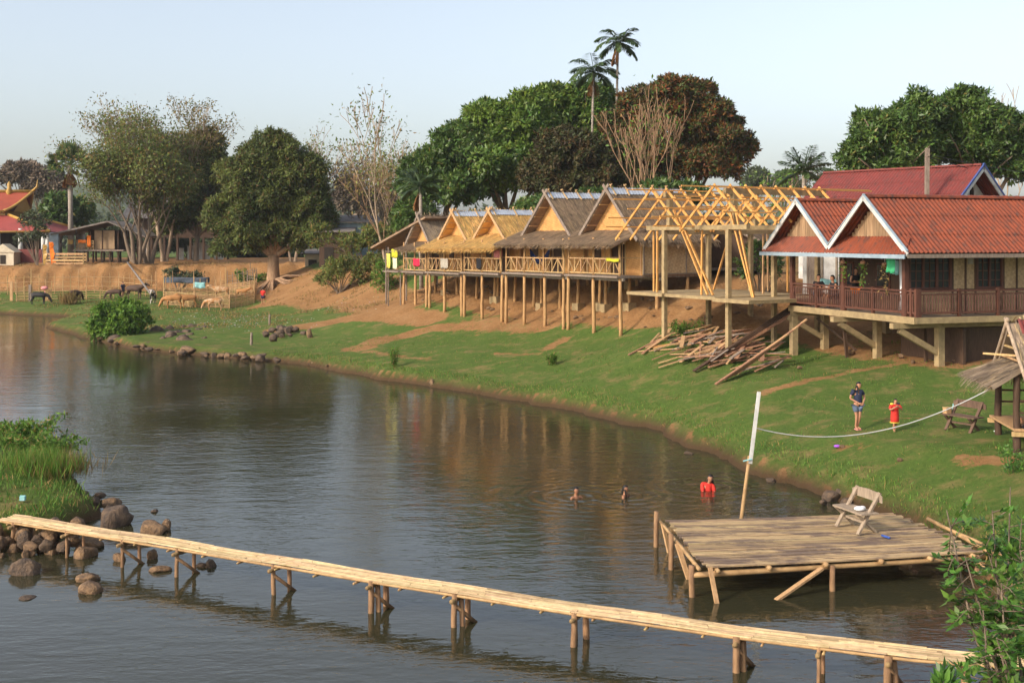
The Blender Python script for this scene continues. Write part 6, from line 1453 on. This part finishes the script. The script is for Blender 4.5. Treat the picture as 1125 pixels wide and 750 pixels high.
def palm(label,u,v_top,d,base_u,r0,nf,ln,droop,leaf,seed,name='palm_tree',dead=1,el=(-.2,1.2),size=1.0,ground=True):
    p = og(base_u,d); c = at(u,v_top,d)-p; t = thing(name,label,'palm tree',p); rng = np.random.default_rng(seed); rnd = random.Random(seed)
    MB().tube([Vector((0,0,-.3)),c*.35+Vector((c.x*.05,0,0)),c*.7,c],[r0*1.35,r0*1.05,r0,r0*.95],9).build('trunk','palm_trunk',t,True)
    L_ = []; rc = MB()
    for k in range(nf):
        pts = frond(L_,c,6.283*k*.382+rnd.uniform(-.2,.2),el[0]+(el[1]-el[0])*(k/nf)**.8,ln*rnd.uniform(.85,1.1),droop,32,leaf,.12*size,.45,rng); rc.tube(pts[::4]+[pts[-1]],.025,4,False)
    V = np.concatenate([a for a,_ in L_]); fast('fronds',V,np.arange(len(V)).reshape(-1,4),'leaf_palm',t); rc.build('midribs','leaf_palm',t)
    if dead:
        L_ = []
        for k in range(dead): frond(L_,c-Vector((0,0,.25)),rnd.uniform(0,6.28),-1.0,ln*.75,1.2,24,leaf*.7,.12*size,.6,rng)
        V = np.concatenate([a for a,_ in L_]); fast('dead_fronds',V,np.arange(len(V)).reshape(-1,4),'leaf_deadpalm',t)
    return t
palm('tallest slim palm standing clear above the trees',679,47,98,674,.10,15,2.1,.75,.9,11,dead=5)
palm('shorter palm with a long orange dead frond left of the tallest palm',652,80,98,648,.10,16,2.2,.65,1.0,12,dead=3)
palm('small palm with a hanging dead frond behind the farthest huts',462,205,88,463,.13,16,2.0,.5,.75,13,dead=2)
palm('stiff young palm right of the timber frame against the sky',883,188,76,884,.13,18,1.9,.35,.7,14,dead=0,el=(-.3,1.3))
def fan_palm(label,u,v_top,d,base_u,seed):
    p = og(base_u,d); c = at(u,v_top,d)-p; t = thing('palm_tree',label,'palm tree',p); r = np.random.default_rng(seed)
    MB().tube([Vector((0,0,-.3)),c*.5,c],[.42,.27,.30],10).build('trunk','palm_trunk',t,True)
    for nm,m,n,lo,hi,ln in (('fan_leaves','leaf_palm',44,-.45,1.4,1.75),('dead_leaves','leaf_deadpalm',18,-1.5,-1.0,1.3)):
        A = []; st = MB()
        for k in range(n):
            az = 2.4*k+r.uniform(-.3,.3); el = r.uniform(lo,hi); d_ = np.array([math.cos(az)*math.cos(el),math.sin(az)*math.cos(el),math.sin(el)]); b0 = np.array(c)+d_*ln*r.uniform(.7,1.1); st.tube([c,Vector(b0)],.03,4,False)
            s = unit(np.cross(d_,[0,0,1.0])); u2 = np.cross(s,d_); th = np.linspace(-1.5,1.5,19); tw = r.uniform(-.5,.5); s2 = s*math.cos(tw)+u2*math.sin(tw)
            th = th*(1 if n > 20 else .45); D = unit(np.cos(th)[:,None]*d_+np.sin(th)[:,None]*s2+np.array([0,0,-.12 if n > 20 else -.9])); S = unit(np.cross(D,np.cross(d_,s2))); A.append(leaf_quads(np.repeat(b0[None],19,0),D,S,np.full(19,1.45),np.full(19,.26),.1))
        V = np.concatenate([a for a,_ in A]); fast(nm,V,np.arange(len(V)).reshape(-1,4),m,t); st.build('leaf_stalks',m,t)
    return t
fan_palm('sugar palm with a round fan-leaf head and skirt of dead leaves',77,182,141,78,5)
# far wooded backdrop
FT = 'hazy trees in the distance'
rf_ = random.Random(77)
far = [(20,190,205,22,14,'leaf_dry','pinkish bare-looking distant tree behind the temple roof'),(48,200,205,20,16,'leaf_dry','pinkish grey distant tree between temple and sugar palm'),(66,228,150,15,16,'leaf_mango2','rounded green tree behind the temple and the sugar palm trunk'),(88,232,152,12,14,'leaf_mango2','smaller rounded green tree right of the sugar palm trunk'),
       (56,192,215,12,9,'leaf_far','small grey-green distant tree left of the sugar palm head'),(335,222,210,14,34,'leaf_dry','grey distant tree in the gap right of the feathery tree'),(352,235,190,12,26,'leaf_far','grey green tree behind the leaning tree gap'),(420,228,180,22,30,'leaf_dry','brown grey distant trees behind the lean shed'),
       (832,196,240,14,12,'leaf_far','pale hazy distant tree right of the rust-brown crown'),(862,198,245,12,10,'leaf_far','pale hazy distant tree left of the stiff young palm'),(915,200,230,16,12,'leaf_far','pale hazy distant tree beside the stiff young palm'),(-30,215,210,30,20,'leaf_far','distant tree beyond the left picture edge'),(256,215,190,26,30,'leaf_far','hazy tree behind the green tree of the far bank'),(384,210,200,14,24,'leaf_dry','thin grey distant tree seen through the leaning tree')]
for k,(u,v,d,ru,rv,m,lb) in enumerate(far):
    dense_tree(lb,u,d,[(u,v,ru,rv),(u-ru*.5,v+rv*.5,ru*.7,rv*.7),(u+ru*.55,v+rv*.45,ru*.7,rv*.75)],m,9 if m=='leaf_dry' else 14,.75,.45,.3,'bark','distant_tree',FT,seed=100+k,nsub=.6,lobes=3)
# low wood on the horizon: one mass
r = np.random.default_rng(9); Ps,Os = [],[]
for k in range(230):
    az = r.uniform(-.62,.62); d = r.uniform(330,520); x = d*math.tan(az); z0 = 5.5; hh = r.uniform(6,13); n = 170
    o_ = unit(r.normal(size=(n,3))); Ps.append(np.array([x,d,z0+hh*.5])+o_*np.array([r.uniform(5,9),5,hh*.55])*r.uniform(.7,1.05,(n,1))); Os.append(o_)
V,Q_ = rand_leaves(np.concatenate(Ps),np.concatenate(Os),2.2,.6,.2,rng=r); o = fast('distant_woods',V,Q_,'leaf_far'); tag(o,'low hazy line of woods closing the horizon','woods',kind='stuff')
# hills far behind
def hill(name,u0,u1,vt,d,seed):
    x0,x1 = xy(u0,d)[0],xy(u1,d)[0]; zt_ = CAMZ-(vt-HOR)/F*d; n=60; m_=14; vs=[]; r = np.random.default_rng(seed); ph = r.uniform(0,6.28,6)
    for j in range(m_+1):
        for i in range(n+1):
            s=i/n; t_=j/m_; prof = math.sin(math.pi*s)**.7*(1+.18*math.sin(s*9+ph[0])+.08*math.sin(s*23+ph[1])+.04*math.sin(s*61+ph[2])); z = 4+(zt_-4)*max(0,prof)*math.sin(math.pi*t_)**.9
            vs.append((x0+(x1-x0)*s, d+(t_-.5)*260, z+.6*math.sin(i*1.9+j*2.3)))
    o = MB().add(vs,[(j*(n+1)+i,j*(n+1)+i+1,(j+1)*(n+1)+i+1,(j+1)*(n+1)+i) for j in range(m_) for i in range(n)]).build(name,'leaf_far',None,True); tag(o,kind='structure')
hill('hills',-120,330,208,760,1); hill('hills',180,520,212,820,2); hill('hills',700,1300,222,800,3)

# ------------------------------------------------------------------ rocks
def rock_mesh(seed,flat=.65,sub=3):
    bm = bmesh.new(); bmesh.ops.create_icosphere(bm,subdivisions=sub,radius=1); r = random.Random(seed); off = Vector((r.uniform(-50,50),r.uniform(-50,50),r.uniform(-50,50)))
    pl = [(Vector((r.gauss(0,1),r.gauss(0,1),r.gauss(0,.7))).normalized(), r.uniform(.55,.85)) for _ in range(13)]
    for v in bm.verts:
        p = v.co.normalized(); q = p*(1+.32*mnoise.noise(p*1.1+off)+.12*mnoise.noise(p*2.7+off)+.04*mnoise.noise(p*7+off))
        for n_,dd in pl:
            e = q.dot(n_)-dd
            if e > 0: q -= n_*e*.92
        v.co = Vector((q.x,q.y,q.z*flat))
    me = bpy.data.meshes.new('rock'); bm.to_mesh(me); bm.free(); me.polygons.foreach_set('use_smooth',[True]*len(me.polygons)); return me
RM = [rock_mesh(k) for k in range(12)]; RD = []
for me in RM: me.materials.append(M['rock']); c = me.copy(); c.materials[0] = M['rock_dark']; RD.append(c)
rk = [0]
def rock(label,u,v,w,h,z=0.0,dark=False,group=None,rz=None,d=None):
    p = onz(u,v,z) if d is None else at(u,v,d); k = rk[0]; rk[0] += 1; sc = w*p.y/F/2
    o = bpy.data.objects.new('rock',(RD if dark else RM)[k%12]); COL.objects.link(o); o.location = (p.x,p.y,p.z+h*p.y/F*.12); o.scale = (sc,sc*.85,h*p.y/F/2/.55); o.rotation_euler.z = (k*1.7)%6.28 if rz is None else rz
    return tag(o,label,'rock',group)
RG = 'rocks at the left end of the footbridge'
rock('largest grey boulder standing in the water behind the bridge',126,576,42,34,0,True,RG); rock('rounded brown boulder capping the back of the largest grey boulder',120,556,28,16,.25,False,RG,d=31.2)
rock('big brown-topped boulder in the water right of the largest one',168,584,34,22,0,False,RG); rock('smaller boulder tucked behind the big brown-topped boulder',182,581,16,16,0,False,RG)
rock('flat dark boulder standing alone in the water left of the bridge',27,629,40,22,0,True,RG); rock('pointed brown rock in open water below the bridge, the nearer of two',97,649,36,16,0,False,RG); rock('pointed brown rock in open water below the bridge, the farther of two',97,637,32,13,0,False,RG)
rock('tan rock at the foot of the leaning trestle',132,615,20,12,0,False,RG); rock('pale wedge rock under the bridge behind the trestle',167,613,17,13,0,False,RG); rock('low brown rock in the water under the bridge',175,626,28,9,0,False,RG); rock('dark wedge rock beside the third trestle',232,622,17,14,0,True,RG); rock('little rock left of the dark wedge rock',221,622,13,9,0,True,RG)
rock('wide flat boulder in the shallows behind the first bridge rocks',150,596,40,10,0,True,RG); rock('flat brown boulder just under the walkway near the shore',98,601,40,20,.0,False,RG); rock('pale grey boulder at the water edge below the walkway',92,611,32,20,0,False,RG)
rock('long low dark stone awash left of the pointed rocks',30,657,22,4,0,True,RG); rock('thin stone awash behind the largest boulder',170,562,12,4,0,True,RG)
rk_rng = random.Random(6)
for k in range(46):
    u = rk_rng.uniform(-12,90); v = rk_rng.uniform(578,612)-(0 if u<70 else 4); w = rk_rng.uniform(10,24)
    rock('rounded brown stone heaped under the shore end of the footbridge',u,v,w,w*rk_rng.uniform(.55,.8),.0 if v>602 else .12+.30*(602-v)/24,rk_rng.random()<.3,'stones heaped under the shore end of the footbridge')
for (u,v,w,h) in ((68,520,14,6),(92,548,20,12),(100,555,22,14),(85,560,24,12),(108,546,18,8),(120,560,12,7),(60,600,20,10)): rock('dark stone along the grassy left point',u,v,w,h,.08,True,'dark stones along the grassy left point')
SGp = 'rocks along the far lawn shore'
for k in range(125):
    s_ = rk_rng.random(); u = 95+s_*290; v = np.interp(u,[95,110,160,230,330,370,400],[352,372,383,390,398,403,412])+rk_rng.uniform(-7,1.5)
    w = rk_rng.uniform(5,12)*(1.25 if u<330 else .55)*(1.5 if rk_rng.random()<.12 else 1); rock('brown rock lining the far lawn shore',u,v,w,w*rk_rng.uniform(.32,.55),.02+.22*rk_rng.random(),rk_rng.random()<.45,SGp)
for k in range(26):
    u = rk_rng.uniform(170,225); v = rk_rng.uniform(360,376); w = rk_rng.uniform(8,20); rock('dark rock piled beside the round green bush',u,v,w,w*.6,.35,True,'rock pile beside the round green bush')
for k in range(14):
    u = rk_rng.uniform(288,335); v = rk_rng.uniform(362,372); w = rk_rng.uniform(7,16); p = ground_at(u,v+3); rock('brown rock of the outcrop in the middle of the far lawn',u,v,w,w*.6,0,True,'rock outcrop on the far lawn',d=p.y)
rock('tan upright stone at the right end of the far lawn outcrop',340,368,8,10,0,False,None,d=ground_at(340,371).y)
for (u,v,w,h) in ((912,547,24,12),(925,545,20,14),(930,552,16,10),(905,552,12,8),(940,548,14,9)): rock('grey brown rock where the lawn meets the deck',u,v,w,h,.06,True,'rocks between lawn and deck')
rock('small dark rock half sunk off the lawn shore near the pole',846,529,14,7,0,True); rock('single dark stone awash in open water',756,498,12,4,0,True)
rock('round tan stone on the lawn shore',474,421,7,7,.15); rock('pale stone slab on the lawn left of the child',925,491,8,4,0,d=ground_at(925,493).y); rock('pale lump of stone below the lawn bench',988,505,8,4,0,d=ground_at(988,507).y)
for (u,v,w) in ((935,388,12),(990,392,9),(1003,398,7),(878,404,7),(1050,396,8)): rock('pale rubble block lying on bare soil under the red-roofed house',u,v,w,w*.6,0,False,'rubble under the red-roofed house',d=ground_at(u,v+2).y)
for k in range(48):
    x,y = rw(rk_rng.uniform(-2,30),rk_rng.uniform(.8,4.6)); w = rk_rng.uniform(.15,.5); o = bpy.data.objects.new('rock',RM[k%12]); COL.objects.link(o); o.location = (x,y,gz(x,y)+w*.1); o.scale = (w/2,w*.45,w*.4); o.rotation_euler.z = k; tag(o,'earthy stone lying on the bare bank under the thatched huts','rock','stones on the bank under the huts')
# mooring stumps on the lawn shore and floating rubbish
for u,v,lb in ((296,353,'short grey post standing in the rubbish-strewn grass'),(276,375,'weathered stump on the rocky lawn shore')):
    p = ground_at(u,v+4); o = MB().log((0,0,-.2),(.02,0,.75),.09,.07,8).build('stump','wood_grey',None,True,p); tag(o,lb,'stump')
r = random.Random(12); lit = MB()
for k in range(300):
    if k < 260: u = r.gauss(255,45); v = r.gauss(353,5)
    elif k < 330: u = r.uniform(320,420); v = r.uniform(325,342)
    else: u = r.uniform(600,1100); v = r.uniform(372,500)
    if u < 150 or u > 1120: continue
    p = ground_at(u,v); s_ = r.uniform(.03,.12) if k < 330 else r.uniform(.02,.06); 
    if p.z > .3: lit.box((p.x,p.y,p.z+.02),(s_,s_*.7,s_*.25),r.uniform(0,3))
o = lit.build('litter','litter'); tag(o,'scraps of pale rubbish scattered over the far lawn and bank','litter',kind='stuff')
p = ground_at(920,493); o = MB().ball((0,0,.05),.09,2,(1.2,.8,.5)).build('purple_scrap','purple',None,True,p); tag(o,'purple plastic scrap on the lawn before the child','plastic scrap')

# ------------------------------------------------------------------ left point: grass and weeds
r = np.random.default_rng(31); N_ = 30000; X = r.uniform(-24,-9.4,N_); Y = r.uniform(26.5,47,N_); s_ = shore_dist(X,Y); ok = (s_ > .35)&(np.abs(X/Y) < .5)&(r.random(N_) < .35+.65*(vnoise(X,Y,2.5,8) > -.2)); X,Y = X[ok],Y[ok]; Z = ground_z(X,Y); n = len(X)
D = unit(np.stack([r.normal(size=n)*.42,r.normal(size=n)*.42,np.ones(n)],1)); S = unit(np.cross(D,r.normal(size=(n,3)))); V,Q_ = leaf_quads(np.stack([X,Y,Z-.02],1),D,S,r.uniform(.08,.26,n)*(1+.7*(vnoise(X,Y,1.6,18) > .25)),np.full(n,.028),.1)
o = fast('grass',V,Q_,'grassblade'); tag(o,'long grass covering the left river point','grass',kind='stuff')
N_ = 60000; X = r.uniform(-58,4,N_); Y = r.uniform(82,134,N_); cl_ = vnoise(X,Y,2.6,61)+.4*vnoise(X,Y,9,62); ok = (shore_dist(X,Y) > .8)&(np.abs(X/Y) < .46)&(cl_ > .28); X,Y = X[ok],Y[ok]; Z = ground_z(X,Y); n = len(X)
D = unit(np.stack([r.normal(size=n)*.5,r.normal(size=n)*.5,np.ones(n)],1)); S = unit(np.cross(D,r.normal(size=(n,3)))); V,Q_ = leaf_quads(np.stack([X,Y,Z-.02],1),D,S,r.uniform(.08,.30,n),np.full(n,.055),.1)
o = fast('dry_weeds',V,Q_,'drygrass'); tag(o,'thin dry weeds dotting the far bank and slope','weeds',kind='stuff')
# short lawn blades on the near right bank and a rough fringe along the lip
N_ = 260000; X = r.uniform(-14,26,N_); Y = r.uniform(19,72,N_); s_ = shore_dist(X,Y); cl_ = vnoise(X,Y,1.1,48); ok = (s_ > .22)&(X/Y < .45)&(((X+7.05)*.851+(Y-80)*.525 < .8)|(Y < 52))&((s_ < 1.3)|((cl_ > .05)&(X < 24)))&(r.random(N_) < np.where(s_ < 1.3,.9,.45)); X,Y = X[ok],Y[ok]; s_ = s_[ok]; Z = ground_z(X,Y); n = len(X)
D = unit(np.stack([r.normal(size=n)*.5,r.normal(size=n)*.5,np.ones(n)],1)); S = unit(np.cross(D,r.normal(size=(n,3)))); V,Q_ = leaf_quads(np.stack([X,Y,Z-.01],1),D,S,r.uniform(.035,.09,n)*(1+1.0*(s_ < 1.0)+1.3*(vnoise(X,Y,.7,77) > .5)),np.full(n,.022),.1)
o = fast('lawn_grass',V,Q_,'grassblade'); tag(o,'short grass of the right river lawn with a rougher fringe at the water','grass',kind='stuff')
def weed(name,label,p,h,n,m,seed,sp=.5,size=.14,cat='plant',wid=.3):
    t = thing(name,label,cat,p); rr_ = random.Random(seed); r = np.random.default_rng(seed); st = MB(); C = []
    for k in range(n):
        e = Vector((rr_.gauss(0,sp),rr_.gauss(0,sp),h*rr_.uniform(.55,1.1))); b0 = Vector((e.x*.3,e.y*.3,-.05)); m_ = b0.lerp(e,.5)+Vector((0,0,.1)); st.tube([b0,m_,e],[.014,.010,.005],4)
        for q in np.linspace(.15,1,16): C.append(b0.lerp(m_,q*2) if q < .5 else m_.lerp(e,q*2-1))
    st.build('stems',m,t); C = np.repeat(np.array([tuple(c) for c in C]),5,0); C = C+r.normal(size=C.shape)*.05; V,Q_ = rand_leaves(C,unit(r.normal(size=C.shape)),size,wid,.1,rng=r); fast('leaves',V,Q_,m,t); return t
weed('weed_clump','tall light green weed clump at the left picture edge of the river point',og(12,38.2),.5,34,'leaf_weed',1,.75,.20)
weed('weed_clump','tall weeds leaning out over the water from the left river point',og(40,37.8),.52,26,'leaf_weed',2,.65,.20)
weed('weed_clump','yellow-flecked weeds in the middle of the left river point',og(22,35.5),.45,24,'leaf_weed',3,.6,.16)
for k,(u,d,h) in enumerate(((50,31.8,.75),(62,32.2,.65),(38,32.4,.6))): tuft('dry_tuft',['russet dry tuft nearest the bridge on the left point','russet dry tuft at the stony edge of the left point','russet dry tuft farther in on the left point'][k],'grass tuft',og(u,d),900,h,.42,'drygrass' if k == 1 else 'leaf_weed',.35,.02,50+k)
o = MB().box((0,0,.05),(.12,.10,.1)).box((0,0,.11),(.13,.03,.02)).build('plastic_cup','aqua_cloth',None,False,og(25,28.8,.05)); tag(o,'pale turquoise plastic tub on the shore stones','tub')
weed('small_shrub','small dark green shrub alone on the middle lawn',ground_at(607,401),.5,16,'leaf_weed',9,.16,.12,'bush')
weed('small_shrub','grass-green sprig at the shore below the golden huts',ground_at(434,403),.9,8,'leaf_weed',10,.25,.12,'bush')
weed('small_shrub','leafy weeds at the foot of the concrete post by the offcut heap',ground_at(750,370),.7,20,'leaf_weed',11,.3,.13,'bush')

# ------------------------------------------------------------------ near shrub at the lower right
def shrub(label,base,tips,seed,m='leaf_shrub',size=.135,dens=1.0,up=False):
    t = thing('leafy_shrub',label,'shrub',base); rr_ = random.Random(seed); r = np.random.default_rng(seed); st = MB(); P,D = [],[]
    for e in tips:
        e = Vector(e)-base; m_ = e*.5+Vector((rr_.uniform(-.2,.2),rr_.uniform(-.2,.2),.25)); q = [Vector((rr_.uniform(-.12,.12),rr_.uniform(-.12,.12),-.2)),m_,e]; st.tube(q,[.03,.018,.006],6)
        for k in range(int(13*dens)):
            s_ = rr_.uniform(.35,1); a = q[0].lerp(q[1],s_*2) if s_ < .5 else q[1].lerp(q[2],s_*2-1); dr = Vector((rr_.gauss(0,1),rr_.gauss(0,1),rr_.gauss(.25,.55))).normalized(); L_ = rr_.uniform(.18,.46); b_ = a+dr*L_-Vector((0,0,.05)); st.tube([a,a.lerp(b_,.5)+Vector((0,0,.03)),b_],[.008,.006,.003],4)
            n = rr_.randint(9,17)
            for i in range(n):
                f = (i+1)/n; c = a.lerp(b_,.25+.75*f); sd = dr.cross(Vector((0,0,1))).normalized()*(1 if i%2 else -1); P.append(tuple(c)); D.append(tuple((dr*.75+sd*.85+Vector((0,0,(.55 if up else .15)+rr_.gauss(0,.2)))).normalized()))
            P.append(tuple(b_)); D.append(tuple(dr))
    st.build('branches','bark',t,True); P = np.array(P); D = unit(np.array(D)+r.normal(size=(len(P),3))*.18); S = unit(np.cross(D,np.array([0,0,1.0])+r.normal(size=(len(P),3))*.4)); n = len(P); L_ = size*r.uniform(.6,1.25,n)
    V,Q_ = leaf_quads(P,D,S,L_,L_*.42,.18); fast('leaves',V,Q_,m,t); return t
sb = Vector((6.0,13.6,gz(6.0,13.6)))
shrub('tall leafy shrub at the lower right in front of the deck corner',sb,[at(u,v,d) for u,v,d in ((1040,560,14.2),(1060,610,14),(1085,605,14.4),(1090,560,14.6),(1110,535,14.8),(1120,600,14.2),(1100,640,13.6),(1130,660,13.4),(1080,670,13.2),(1095,700,13),(1150,580,14.4),(1150,690,13))],1,dens=1.3)
sb2 = Vector((5.2,12.2,gz(5.2,12.2)))
shrub('low upright-leaved shrub along the bottom right corner',sb2,[at(u,v,d) for u,v,d in ((1005,780,12.2),(1025,770,12),(1050,776,12.1),(1075,780,11.9),(1100,772,12),(1120,780,11.8),(1140,765,12),(1020,752,11.8),(1070,755,11.8),(1125,760,11.8))],2,size=.15,dens=1.0,up=True)
weed('small_shrub','light green sprouts on the bank beside the deck corner',og(1112,23.5),.8,9,'leaf_shrub',21,.35,.10,'bush',.4)
weed('small_shrub','leafy sprouts at the foot of the pavilion post',og(1112,29.3),.8,6,'leaf_shrub',22,.25,.09,'bush',.4)

# ------------------------------------------------------------------ air, sky, sun, camera
hz = MB(); hz.box((0,640,28),(2200,1500,70)); 
hm = bpy.data.materials.new('haze_air'); hm.use_nodes = True; nt = hm.node_tree; nt.nodes.remove(nt.nodes['Principled BSDF']); pv = nt.nodes.new('ShaderNodeVolumePrincipled')
pv.inputs['Color'].default_value = (.80,.86,.95,1); pv.inputs['Density'].default_value = HAZE; pv.inputs['Anisotropy'].default_value = 0.0; nt.links.new(pv.outputs['Volume'],nt.nodes['Material Output'].inputs['Volume'])
if HAZE: o = hz.build('haze',hm); tag(o,kind='stuff'); o.display_type='WIRE'
W = bpy.data.worlds.new('World'); SC.world = W; W.use_nodes = True; nt = W.node_tree; bg = nt.nodes['Background']; sk = nt.nodes.new('ShaderNodeTexSky'); sk.sky_type = 'NISHITA'; sk.sun_disc = False
SDIR = Vector(SUNV).normalized(); el = math.asin(SDIR.z); az = math.atan2(SDIR.x,SDIR.y)
sk.sun_elevation = el; sk.sun_rotation = az % (2*math.pi); sk.altitude = 300; sk.air_density = AIR; sk.dust_density = DUST; sk.ozone_density = OZONE
hsv = nt.nodes.new('ShaderNodeHueSaturation'); hsv.inputs['Saturation'].default_value = SAT; nt.links.new(sk.outputs['Color'],hsv.inputs['Color']); nt.links.new(hsv.outputs['Color'],bg.inputs['Color']); bg.inputs['Strength'].default_value = SKY
sun = bpy.data.lights.new('sun','SUN'); sun.energy = SUN; sun.angle = math.radians(SUNA); sun.color = (1.0,.86,.70); so = bpy.data.objects.new('sun',sun); COL.objects.link(so); so.rotation_euler = SDIR.to_track_quat('Z','Y').to_euler(); so.location = SDIR*100
cam = bpy.data.cameras.new('camera'); co = bpy.data.objects.new('camera',cam); COL.objects.link(co); co.location = (0,0,CAMZ); co.rotation_euler = (math.pi/2,0,0)
cam.sensor_width = 36; cam.lens = 36*F/1125; cam.shift_x = 0; cam.shift_y = -(375-HOR)/1125; cam.clip_start = .1; cam.clip_end = 5000; SC.camera = co
SC.view_settings.view_transform = 'Standard'; SC.view_settings.look = 'None'; SC.view_settings.exposure = EXPO; SC.view_settings.gamma = 1; SC.view_settings.use_curve_mapping = False
SC.cycles.use_denoising = DN; SC.cycles.max_bounces = 6; SC.cycles.transparent_max_bounces = 8; SC.cycles.volume_bounces = 1; SC.cycles.use_adaptive_sampling = True
